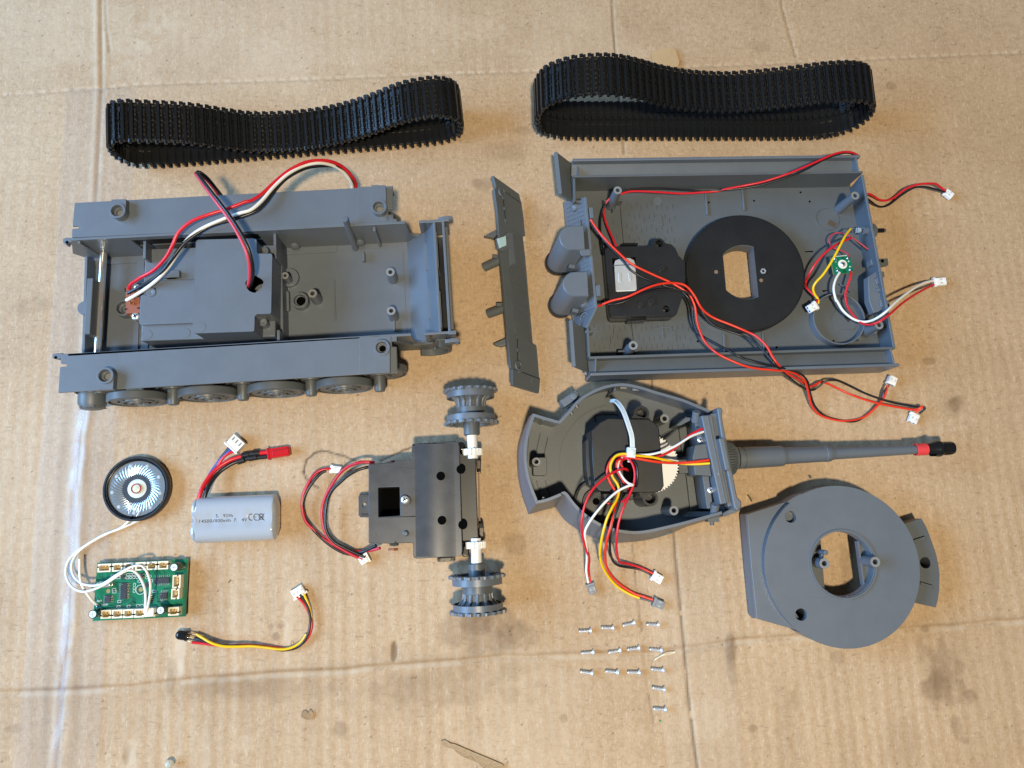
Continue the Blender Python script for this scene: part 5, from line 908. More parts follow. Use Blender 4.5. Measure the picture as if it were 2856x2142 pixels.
    # cupola in the corner
    q = P(745, 1110, ZF); m = MB(); m.lathe([(22.5*.62, ZF), (22.5*.62, ZF+5), (12.6, ZF+5), (12.6, ZF)], Fr((q.x+1, q.y, 0)), 48, closed=True); m.lathe([(8.5, ZF), (8.2, ZF+3), (0, ZF+3.2)], Fr((q.x+1, q.y, 0)), 36); cu = t.part('cupola', m, BLACK, smooth=40); k = MB(); k.lathe([(0, ZF+3.25), (2.2, ZF+3.3)], Fr((q.x+1, q.y+.5, 0)), 18); obj('cupola_hole', k, HOLE, cu, smooth=0)
    m = MB(); m.tube([(p.x, p.y, ZF+.3) for p in (P(760, 400, ZF), P(755, 360, ZF), P(775, 340, ZF), P(920, 335, ZF), P(960, 350, ZF))], .35, 6); t.part('hatch_line', m, BLACK)
    # recess plates near the mantlet
    for pts, z1 in ([[(1495, 440), (1620, 430), (1650, 520), (1690, 900), (1715, 1160), (1600, 1200), (1565, 900), (1520, 640)], ZF+2], [[(1470, 430), (1555, 360), (1620, 362), (1612, 380), (1510, 435)], 22], [[(1560, 1220), (1600, 1190), (1790, 1190), (1790, 1235), (1565, 1240)], 15]):
        m = MB(); m.prism([P(x, y, z1) for x, y in pts], ZF, z1); t.part('front_recess', m, GREY2, bevel=.4)
    m = MB(); m.prism([P(1650, 420, 9), P(1690, 420, 9), P(1770, 1170, 9), P(1730, 1185, 9)], ZF, 9); t.part('front_recess', m, SOOT, bevel=.3)
    # black gearbox with screw bosses, white gear
    zg = 31.; G = lambda x, y, z=zg: P(x, y, z)
    top = [G(720, 480), G(800, 402), G(870, 366), G(1050, 370), G(1230, 372), G(1290, 410), G(1322, 455), G(1345, 700), G(1366, 965), G(1345, 1000), G(1300, 1022), G(1040, 1022), G(795, 1012), G(748, 965), G(730, 720)]
    ct = sum(top, Vector((0, 0)))/len(top); m = MB(); m.prism(ccw(top), 8, zg); gb = t.part('gearbox', m, BLACK, bevel=.8)
    m = MB(); m.prism([G(662, 580, 14), G(760, 440, 14), G(800, 420, 14), G(800, 1000, 14), G(690, 960, 14), G(668, 820, 14)], ZF, 20); m.prism([G(830, 1030, 18), G(1110, 1030, 18), G(1080, 1090, 12), G(830, 1090, 12)], ZF, 17); obj('gearbox_foot', m, BLACK, gb, bevel=.5)
    for x, y, z1 in ((1168, 325, 29), (1245, 1073, 29)):
        q = G(x, y, z1); m = MB(); m.lathe([(5.1, ZF), (4.7, z1), (3.3, z1), (3.0, z1-8), (0, z1-8)], Fr((q.x, q.y, 0)), 28); d = Vector((q.x*.5+ct.x*.5, q.y*.5+ct.y*.5)); e = (d-q).normalized(); nn = Vector((-e.y, e.x)); m.prism([q+nn*4.5+e*2, q-nn*4.5+e*2, d-nn*5.5, d+nn*5.5], 10, z1-.6); obj('screw_boss', m, BLACK, gb)
    q = G(1045, 770, zg); m = MB(); m.prism(rrect(q.x-3.0, q.y-14, q.x+4.6, q.y+2.5, 1), zg-.2, zg+.35); obj('wire_slot', m, HOLE, gb)
    gc = P(1245, 770, 20); rg = (P(1497, 770, 20)-gc).length; pts = []; NT = 58
    for i in range(NT):
        for da, rr in ((-.32, rg-.9), (-.14, rg), (.14, rg), (.32, rg-.9)): a = (i+da)*2*PI/NT; pts.append(Vector((gc.x+rr*math.cos(a), gc.y+rr*math.sin(a))))
    m = MB(); m.prism(pts, 16, 20); obj('white_gear', m, mat('bright_nylon', (.86, .88, .90), .4), gb, smooth=20)
    # linkage block between gear and mantlet
    m = MB(); m.prism([P(1490, 720, 18), P(1610, 690, 18), P(1620, 850, 18), P(1500, 855, 18)], 12, 18); t.part('link_arm', m, GREY2, bevel=.4)
    m = MB(); m.prism([P(1640, 605, 32), P(1735, 590, 32), P(1788, 880, 32), P(1640, 868, 32), P(1620, 720, 32)], 14, 32); t.part('link_block', m, GREY2, bevel=.5)
    # mantlet: inner frame, cross bar, outer shield
    m = MB(); m.prism([P(1635, 390, 26), P(1690, 375, 26), P(1800, 1165, 26), P(1745, 1165, 26)], 8, 26); mf = t.part('mantlet_frame', m, GREY2, bevel=.4)
    for x, y in ((1683, 560), (1772, 1003)): q = P(x, y, 26); screw_part(t, (q.x, q.y, 26), 1.9, .9)
    for x, y in ((1655, 350), (1822, 1170)): q = P(x, y, 29); m = MB(); m.cyl((q.x, q.y-3, 25), (q.x, q.y+3, 29), 2.5, n=18); t.part('pivot_pin', m, GREY, bevel=.3)
    m = MB(); m.prism([P(1692, 342, 35), P(1790, 338, 35), P(1860, 720, 35), P(1945, 1112, 35), P(1862, 1130, 35), P(1775, 720, 35)], 14, 35); t.part('cross_bar', m, GREY, bevel=.8)
    m = MB(); m.seg(P(1745, 345, 35.2), P(1905, 1118, 35.2), .8, 35, 35.7); t.part('bar_ridge', m, GREY, bevel=.2)
    q = P(1845, 858, 35); k = MB(); k.lathe([(.8, 34.9), (.7, 35.4), (0, 35.5)], Fr((q.x, q.y, 0)), 12); t.part('bar_pin', k, PALE)
    def sl(p0, p1, w0, w1, zb, zt, nm, mt, bv): m = MB(); m.prism([P(*p0, zt), P(p0[0]+w0, p0[1]-w0*.2, zt), P(p1[0]+w1, p1[1]-w1*.2, zt), P(*p1, zt)], zb, zt); return t.part(nm, m, mt, bevel=bv)
    sl((1775, 330), (1930, 1150), 50, 55, 10, 33, 'mantlet_plate', GREY, .5)
    sh = [P(1832, 275, 37), P(1868, 268, 37), P(1885, 300, 37), P(1880, 350, 37), P(1890, 420, 37), P(2012, 1060, 37), P(2048, 1100, 37), P(2050, 1150, 37), P(2020, 1185, 37), P(1985, 1165, 37), P(1900, 730, 37)]
    m = MB(); m.prism(sh, 4, 37); ms = t.part('gun_shield', m, GREY, bevel=.9)
    m = MB(); m.prism([P(1848, 545, 41), P(1898, 537, 41), P(1955, 815, 41), P(1908, 830, 41)], 30, 41); obj('shield_pad', m, GREY, ms, bevel=.8)
    m = MB(); m.prism([P(1885, 1200, 28), P(1990, 1150, 28), P(2050, 1160, 28), P(2020, 1190, 28), P(1890, 1238, 28)], 6, 28); obj('shield_lip', m, GREY, ms, bevel=.5)
    # gun barrel
    A = t.l(W('K', 120, 565, 20)); B_ = t.l(W('K', 2105, 470, 16)); ax = axfr(A, B_); Lt = (B_-A).length
    h = lambda x: (t.l(W('K', x-14-16*x/2000, 565-(x-120)*.048, 20-4*(x-120)/1985))-A).dot(ax.ez)
    m = MB(); m.lathe([(13.2, h(40)-8), (13.0, h(70)-7), (11.4, h(115)-4), (8.8, h(150)), (7.2, h(180))], Fr(A-ax.ez*0, ax.ex, ax.ey, ax.ez), 40); col = t.part('barrel_collar', m, GREY)
    for i in range(44):
        a = i*2*PI/44; k = MB(); e = Vector((math.cos(a), math.sin(a), 0)); p0 = e*13.4+Vector((0, 0, h(65)-7)); p1 = e*11.9+Vector((0, 0, h(115)-4)); p2 = e*9.4+Vector((0, 0, h(147))); k.tube([ax(p0), ax(p1), ax(p2)], .45, 4, smooth=False); obj('collar_rib', k, GREY2, col)
    m = MB(); prof = [(6.8, h(190)), (6.8, h(225)), (6.35, h(228)), (6.35, h(240)), (6.75, h(243)), (6.35, h(570)), (6.1, h(590)), (5.3, h(612)), (5.2, h(620)), (4.75, h(965)), (5.0, h(970)), (5.0, h(985)), (4.7, h(1012)), (3.9, h(1040)), (3.75, h(1060)), (2.85, h(1800)), (2.8, h(1850))]
    m.lathe(prof, ax, 40); br = t.part('gun_barrel', m, GREY, smooth=25)
    m = MB(); m.lathe([(3.85, h(1768)), (3.85, h(1868)), (3.3, h(1868)), (3.3, h(1768))], ax, 36, closed=True); t.part('red_band', m, BAND, bevel=.2)
    m = MB(); m.lathe([(3.2, h(1840)), (3.5, h(1875)), (4.9, h(1955)), (5.2, h(1965)), (5.2, h(1985)), (4.2, h(2003)), (4.2, h(2085)), (3.9, h(2103)), (2.2, h(2104)), (2.0, h(2080)), (0, h(2080))], ax, 40); mb_ = t.part('muzzle_brake', m, GLOSSB, smooth=30)
    k = MB()
    for x, rr, w in ((1925, 4.7, 3.4), (2045, 4.25, 3.6)):
        c_ = ax((0, 0, h(x))); dn = (Vector((0, -1, .35))).normalized(); dn = (dn-ax.ez*dn.dot(ax.ez)).normalized(); f2 = Fr(c_+dn*rr*.97, ax.ez, dn.cross(ax.ez), dn); k.prism([(w*math.cos(a), 1.3*math.sin(a)) for a in np.linspace(0, 2*PI, 20, endpoint=False)], -.6, .05, fr=f2)
    obj('brake_port', k, HOLE, mb_)
    # cable tie
    tp = t.path([('J', 893, 217, 22), (925, 215, 27), (960, 238, 31), (1005, 305, 35), (1048, 420, 38), (1080, 530, 38), (1085, 640, 37), (1075, 670, 36)]); P_ = crv(tp, 6); m = MB(); vs = []; fs = []
    for i, p in enumerate(P_):
        d = (P_[min(i+1, len(P_)-1)]-P_[max(i-1, 0)]).normalized(); s_ = d.cross(Vector((0, 0, 1))).normalized()*(.9+.45*min(1, i/12)); u_ = s_.cross(d).normalized()*.45
        vs += [p-s_-u_, p+s_-u_, p+s_+u_, p-s_+u_]
    for i in range(len(P_)-1):
        for k_ in range(4): fs.append((i*4+k_, i*4+(k_+1) % 4, i*4+4+(k_+1) % 4, i*4+4+k_))
    m.add(vs, fs); tie = t.part('cable_tie', m, TIE, smooth=50)
    for i in range(8, len(P_)-5):
        for f_ in (0, .5):
            p = P_[i].lerp(P_[i+1], f_); d = (P_[i+1]-P_[i]).normalized(); s_ = d.cross(Vector((0, 0, 1))).normalized(); u_ = s_.cross(d).normalized()
            if u_.z < 0: u_ = -u_
            k = MB(); k.box((-.12, -.8, .4), (.12, .8, .6), Fr(p, d, s_ if s_.cross(d).z < 0 else -s_, u_)); obj('tie_tooth', k, GREY2 if False else mat_tie_t, tie, smooth=0)
    q = t.p('J', 1072, 672, 36); m = MB(); m.box((-2.6, -3.0, -1.8), (2.6, 3.0, 2.4), Fr(q, (1, -.1, 0), (.1, 1, 0))); m.lathe([(2.2, 2.3), (1.9, 3.1), (0, 3.3)], Fr(q), 18); obj('tie_head', m, TIE, tie, bevel=.8)
    m = MB(); m.tube(t.path([('J', 1066, 690, 34), (1055, 755, 33)]), .9, 6, smooth=False); obj('tie_tail', m, TIE, tie)
    # wires
    w = t.wire
    w([('J', 1712, 487, 33), (1600, 530, 35), (1480, 605, 36), (1380, 652, 36), (1250, 686, 36), (1110, 692, 35.5), (1040, 700, 34)], .72, WWHT); w([('J', 1702, 460, 33), (1600, 512, 34), (1510, 590, 34), (1430, 655, 34), (1320, 702, 34), (1200, 712, 34), (1060, 705, 34)], .72, WRED)
    w([('J', 1768, 765, 34), (1650, 772, 33), (1520, 768, 32), (1390, 740, 34), (1250, 710, 36), (1100, 694, 37), (1000, 682, 37), (932, 708, 37), (893, 790, 37), (910, 880, 37), (955, 950, 37), (968, 1010, 37), (950, 1080, 37), (905, 1160, 38), (858, 1265, 38), (822, 1400, 36), (805, 1500, 32), (800, 1580, 26), ('V', 298, 110, 18), (310, 225, 10), (370, 340, 4), (450, 430, 1.5), (560, 500, 1.2), (650, 537, 2)], .80, WYEL)
    w([('V', 645, 536, 2), (700, 550, 2.4), (765, 568, 2.6)], .62, WGRY)
    w([('J', 1760, 736, 34), (1600, 756, 34), (1450, 762, 34), (1300, 752, 36), (1100, 718, 36.5), (980, 697, 36), (905, 730, 36), (864, 830, 36), (885, 925, 36), (935, 1010, 35), (948, 1080, 34), (935, 1170, 36), (900, 1300, 37), (860, 1450, 34), (842, 1580, 26), ('V', 343, 110, 18), (352, 240, 10), (400, 335, 4), (490, 425, 1.5), (600, 494, 1.4), (690, 525, 2), (770, 552, 2.6)], .82, WORG)
    w([('J', 1045, 826, 33), (1030, 815, 36), (985, 818, 38), (930, 840, 39), (860, 882, 40), (745, 985, 41), (675, 1110, 41), (642, 1250, 40), (642, 1370, 37), (665, 1480, 32), (697, 1580, 26), ('V', 178, 80, 18), (203, 180, 10), (198, 270, 5), (205, 340, 3), (215, 400, 3)], .72, WRED)
    w([('J', 1000, 712, 33), (965, 760, 34), (965, 820, 35), (1005, 895, 37), (1050, 940, 38), (1092, 956, 38.5), (1050, 966, 39), (960, 1010, 39), (860, 1095, 40), (760, 1210, 40), (690, 1315, 39), (668, 1380, 37), (678, 1470, 32), (692, 1580, 26), ('V', 184, 90, 18), (181, 200, 10), (177, 300, 5), (195, 400, 3)], .74, WWHT)
    w([('J', 1090, 728, 33), (1125, 790, 34), (1130, 900, 33), (1118, 980, 30), (1100, 1060, 26)], .74, WBLK); w([('J', 960, 715, 33), (920, 770, 34), (935, 850, 35), (985, 930, 36), (995, 1020, 36), (970, 1120, 37), (920, 1260, 37), (892, 1400, 35), (888, 1500, 31), (892, 1580, 26), ('V', 385, 110, 18), (410, 200, 9), (460, 245, 4), (540, 262, 2), (640, 277, 1.6), (710, 305, 2), (765, 337, 2.6)], .76, WBLK)
    w([('J', 1010, 708, 34), (1070, 745, 36), (1105, 830, 37), (1100, 940, 37), (1060, 1045, 37), (1010, 1150, 38), (965, 1290, 37), (948, 1420, 35), (945, 1500, 31), (955, 1580, 26), ('V', 446, 110, 16), (460, 190, 8), (480, 218, 5), (560, 234, 3), (670, 270, 2.4), (770, 318, 3)], .76, WRED)
    w([('J', 1000, 725, 33), (950, 745, 35), (948, 830, 34), (1000, 920, 33), (1055, 990, 32), (1055, 1050, 28), (990, 1105, 22), (900, 1125, 20), (835, 1100, 20)], .72, WRED)
    w([('J', 1040, 722, 33), (1000, 735, 34), (985, 770, 35), (1005, 805, 35), (1040, 825, 34)], .70, WRED)
    def conn(x, y, dx, dy, sx, sy, sz, mt, lab): p = t.p('V', x, y, .6); q = t.p('V', x+dx, y+dy, .6); e = (q-p).normalized(); return plug(t, (p.x, p.y, .2), e, Vector((-e.y, e.x, 0)), sx, sy, sz, 2, mt, label=lab)
    conn(222, 448, 20, 60, 6.4, 4.8, 3.8, GCON, 'grey connector of the red and white wires'); conn(812, 582, 60, 25, 7.0, 5.2, 4.0, GCON, 'grey connector of the yellow and red wires'); conn(800, 352, 60, 36, 6.8, 5.4, 4.0, NYL, 'white connector of the black and red wires')
mat_tie_t = mat('tie_tooth_nylon', (.30, .36, .39), .4)
build_turret()
# ------------------------------------------------------------------ turret base ring
def build_turret_base():
    o = W('L', 1000, 810, 0); t = Thing('turret_ring_plate', 'flat grey turret base ring with round opening and three screw holes', 'ring plate', (o.x, o.y), 0)
    P = lambda x, y, z: t.p2('L', x, y, z)
    ZD, ZP, ZS = 19., 14., 13.
    dc = P(995, 822, ZD); R = (P(1712, 822, ZD)-P(277, 822, ZD)).length/2
    hc = P(998, 806, ZD); rh = (P(1290, 806, ZD)-P(705, 806, ZD)).length/2-.3
    sc = [P(515, 370, ZD), P(612, 1275, ZD)]
    m = MB(); m.prism(circ(dc.x, dc.y, R, 96), 15.6, ZD, holes=[circ(hc.x, hc.y, rh, 56)]+[circ(q.x, q.y, 3.6, 22) for q in sc]); disc = t.part('base_disc', m, GREY, bevel=.3, smooth=30)
    m = MB(); m.lathe([(R-.15, 2.5), (R-.15, 15.8), (R-2, 15.8), (R-2, 2.5)], Fr((dc.x, dc.y, 0)), 96, closed=True); obj('disc_skirt', m, GREY, disc)
    for q in sc: k = MB(); k.lathe([(3.65, 5.2), (3.62, ZD-1.2), (3.66, ZD-1.2), (3.66, 5.1)], Fr((q.x, q.y, 0)), 22, closed=True); obj('screw_hole', k, GREY2, disc, smooth=50); k = MB(); k.lathe([(0, 5.3), (3.6, 5.3)], Fr((q.x, q.y, 0)), 22); obj('hole_bottom', k, HOLE, disc, smooth=0)
    for pts in ([(480, 232), (560, 180), (618, 153), (628, 178), (640, 200), (560, 260)], [(600, 1440), (690, 1482), (768, 1502), (770, 1480), (800, 1450), (680, 1400)]):
        m = MB(); m.prism([P(x, y, ZD) for x, y in pts], 6, ZD-.1); obj('disc_lip', m, GREY, disc, bevel=.2)
    for pts in ([(1500, 460), (1562, 440), (1640, 560), (1690, 680), (1655, 690), (1590, 560)], [(1716, 900), (1705, 1020), (1672, 1160), (1640, 1155), (1690, 1000)]):
        m = MB(); m.prism([P(x, y, ZD) for x, y in pts], 6, ZD-.15); obj('disc_lip', m, GREY, disc, bevel=.2)
    pl = [(110, 345), (480, 225), (640, 300), (480, 520), (430, 820), (480, 1120), (640, 1380), (620, 1436), (560, 1415), (350, 1355), (200, 1312), (150, 830)]
    m = MB(); m.prism([P(x, y, ZP) for x, y in pl], 1.5, ZP); t.part('front_plate', m, GREY, bevel=.4)
    m = MB(); a, b = P(92, 350, 6), P(178, 1318, 6); a2, b2 = P(110, 345, ZP), P(200, 1312, ZP); m.hull8([(a.x, a.y, 1), (a.x+3, a.y, 1), (b.x+3, b.y, 1), (b.x, b.y, 1)][::-1], [(a2.x-.5, a2.y, ZP-1), (a2.x+2, a2.y, ZP-1), (b2.x+2, b2.y, ZP-1), (b2.x-.5, b2.y, ZP-1)][::-1]); t.part('front_edge', m, GREY)
    ar = [(1560, 437), (1728, 385), (1775, 470), (1820, 590), (1862, 710), (1886, 820), (1895, 900), (1893, 1040), (1880, 1130), (1860, 1210), (1650, 1160), (1600, 800)]
    q = P(1763, 795, ZS); m = MB(); m.prism([P(x, y, ZS) for x, y in ar], 2, ZS, holes=[circ(q.x, q.y, 3.4, 20)]); rp = t.part('rear_plate', m, GREY2, bevel=.3)
    k = MB(); k.lathe([(0, 2.5), (3.5, 2.5)], Fr((q.x, q.y, 0)), 20); obj('hole_bottom', k, HOLE, rp, smooth=0)
    for pts, hl in ([[(1648, 583), (1750, 550), (1755, 580), (1665, 612)], (1738, 573)], [[(1712, 972), (1822, 1005), (1818, 1030), (1710, 995)], (1806, 1015)]):
        m = MB(); m.prism([P(x, y, ZS) for x, y in pts], ZS-.2, ZS+.9); s_ = obj('plate_strap', m, GREY2, rp, bevel=.2); h = P(*hl, ZS+1); k = MB(); k.lathe([(0, ZS+.93), (.5, ZS+.95)], Fr((h.x, h.y, 0)), 12)
        k2 = MB(); a, b = P(pts[0][0], pts[0][1]-3, ZS), P(pts[1][0], pts[1][1]-3, ZS); k2.seg(a, b, .5, ZS-.1, ZS+.1); k.v += []; obj('strap_slit', k2, HOLE, rp)
    # ring around the opening, half-moon shelves and their posts
    m = MB(); m.lathe([(rh+1.6, ZD-.3), (rh+1.4, ZD+1.0), (rh+.5, ZD+1.0), (rh+.4, ZD-1.5), (rh-.1, ZD-1.5), (rh-.2, 12.5), (rh+.5, 12.4)], Fr((hc.x, hc.y, 0)), 72); m.f = [f for f in m.f if len(f) == 4]; m.m = m.m[:len(m.f)]; rg = t.part('opening_ring', m, GREY, smooth=30)
    zs = 13.; xl, xr = P(812, 800, zs).x, P(1160, 800, zs).x
    for sg, x, tl in ((-1, xl, 0), (1, xr, 0)):
        a = math.degrees(math.acos(min(1, abs(x-hc.x)/rh))); aa = arc(hc.x, hc.y, rh, -a, a, 18) if sg > 0 else arc(hc.x, hc.y, rh, 180-a, 180+a, 18); m = MB(); m.prism(aa, zs-1.6, zs); obj('half_moon_shelf', m, GREY2, rg, bevel=.3)
    m = MB(); m.seg(P(1135, 595, 14), P(1192, 1010, 14), 1.0, 11, 14.5); obj('shelf_wall', m, GREY, rg)
    for x, y, z1, r in ((827, 802, 24, 3.1), (1298, 788, 26, 3.1)):
        q = P(x, y, z1); m = MB(); m.lathe([(r*1.05, 12), (r, z1), (r*.5, z1), (r*.5, z1-6), (0, z1-6)], Fr((q.x, q.y, 0)), 24); ps = t.part('screw_post', m, GREY); k = MB(); k.lathe([(r*.97, z1+.03), (r*.97, z1+.05), (r*.52, z1+.05), (r*.52, z1+.03)], Fr((q.x, q.y, 0)), 20, closed=True); obj('post_rim', k, PALE, ps, smooth=0)
    a = P(845, 700, 24); m = MB(); m.cyl((a.x-.3, a.y, 12), (a.x, a.y, 24), 1.5, n=14); b = P(795, 790, 13); m2 = MB(); m2.seg(P(815, 715, 19), P(800, 790, 19), 1.6, 12, 19); t.part('small_pin', m, GREY, bevel=.2); t.part('pin_web', m2, GREY, bevel=.4)
    for a_ in (92, 140, 178, 235, 275):
        q = Vector((hc.x+(rh+.2)*math.cos(math.radians(a_)), hc.y+(rh+.2)*math.sin(math.radians(a_)))); k = MB(); k.lathe([(.7, ZD-1.4), (.6, ZD-.6), (0, ZD-.5)], Fr((q.x, q.y, 0)), 10); obj('ring_nub', k, PALE, rg)
build_turret_base()
# ------------------------------------------------------------------ loudspeaker
def build_speaker():
    c = W('M', 368, 600, 5); t = Thing('loudspeaker', 'small round black loudspeaker with clear ribbed cone and red coil', 'loudspeaker', (c.x, c.y), 0)
    R = 19.8; m = MB(); m.lathe([(R-2.5, .4), (R-.5, .4), (R, 1.2), (R, 5.6), (R-.5, 6.2), (R-1.4, 6.2), (R-1.7, 5.2), (R-3.0, 4.6), (R-3.2, 3.0), (R-2.5, .4)], n=80); t.part('basket', m, BLACK, smooth=40)
    m = MB(); m.lathe([(R-1.9, 5.2), (R-2.1, 5.5), (R-2.5, 5.5), (R-2.8, 5.0)], n=72); m.f = [f for f in m.f if len(f) == 4]; m.m = m.m[:len(m.f)]; t.part('rim_ring', m, GLOSSB, smooth=60)
    # diaphragm with swept ridges
    NA, NR = 352, 22; vs = []; fs = []; r0, r1 = 6.2, R-3.0
    for j in range(NR+1):
        u = j/NR; r = r0+(r1-r0)*u; zc = 3.3+1.2*math.sin(u*PI*.55); amp = .34*math.sin(min(1, max(0, (u-.02)/.86))*PI)**.6 if u < .88 else 0
        for i in range(NA):
            a = 2*PI*i/NA; w = (a*44/(2*PI)+u*3.0) % 1; vs.append((r*math.cos(a), r*math.sin(a), zc+amp*(abs(w-.5)*2)**3))
    for j in range(NR):
        for i in range(NA): fs.append((j*NA+i, j*NA+(i+1) % NA, (j+1)*NA+(i+1) % NA, (j+1)*NA+i))
    m = MB(); m.add(vs, fs); dp = t.part('diaphragm', m, DIAPH, smooth=70)
    m = MB(); m.lathe([(r1, 3.9), (r1*.9, 3.1), (0, 2.9)], n=48); t.part('basket_floor', m, SOOT)
    for i in range(9): a = i*2*PI/9+.5; k = MB(); k.lathe([(1.1, 0), (.9, .15), (0, .2)], Fr((14.6*math.cos(a), 14.6*math.sin(a), 4.55)), 16); obj('vent_dot', k, mat_vent, dp)
    m = MB(); m.lathe([(6.5, 3.4), (6.2, 3.8), (4.2, 4.2), (3.4, 4.2), (3.2, 4.9), (0, 5.4)], n=48); hb = t.part('centre_hub', m, HUB)
    k = MB(); k.lathe([(2.45, 4.7), (2.5, 5.5), (3.0, 5.5), (3.1, 4.5)], n=40, closed=True); obj('voice_coil', k, COIL, hb)
    k = MB(); k.lathe([(2.2, 5.0), (1.4, 5.45), (0, 5.55)], n=28); obj('dust_cap', k, mat('yellowish_cap', (.60, .66, .50), .3), hb)
    for xs in ([(385, 760), (395, 800), (390, 850), (370, 885)], [(310, 770), (295, 820), (295, 860)]): m = MB(); m.tube([t.p('M', x, y, 5.3) for x, y in xs], .18, 5); t.part('coil_lead', m, mat_copper)
    m = MB(); q = t.p('M', 320, 908, 6); m.box((q.x-.6, q.y-.4, 3), (q.x+.6, q.y+1.4, 6.4)); t.part('rim_notch', m, HOLE)
    # twin white lead over to the board, ending in its plug
    w = t.wire
    w([('M', 405, 922, 3), (330, 950, 1.2), ('Q', 1220, 2, 1.0), (1060, 75, 1.0), (880, 150, .9), (680, 220, .9), (500, 320, .9), (340, 420, 1.0), (210, 520, 1.4), (110, 640, 2.2), (75, 780, 3), (90, 900, 4.5), (150, 1010, 7), (250, 1085, 10), (360, 1108, 13), (470, 1085, 15), (590, 1040, 17), (720, 970, 18), (850, 880, 18.5), (980, 800, 18.5), (1060, 778, 18.5), (1130, 795, 18), (1200, 860, 17), (1265, 980, 16), (1300, 1110, 14), (1305, 1250, 12), (1298, 1380, 10), (1300, 1440, 9)], .72, WWHT)
    w([('M', 300, 925, 3), (250, 975, 1.4), ('Q', 1040, 30, 1.0), (930, 118, .9), (800, 175, .9), (600, 270, .9), (430, 370, .9), (320, 450, 1.2), (230, 545, 2), (175, 650, 3), (165, 750, 4), (190, 850, 5.5), (250, 930, 8), (330, 985, 10), (450, 1012, 12.5), (580, 1005, 14.5), (700, 955, 16), (840, 860, 17.5), (960, 790, 19), (1090, 725, 20), (1200, 702, 20.3), (1270, 725, 20), (1330, 810, 19), (1375, 950, 17.5), (1380, 1090, 15.5), (1360, 1240, 13), (1330, 1380, 11), (1310, 1440, 9.5)], .72, WWHT)
mat_vent = mat('vent_mesh_dot', (.40, .44, .46), .6); mat_copper = mat('copper_lead', (.75, .40, .28), .3, 1.)
build_speaker()
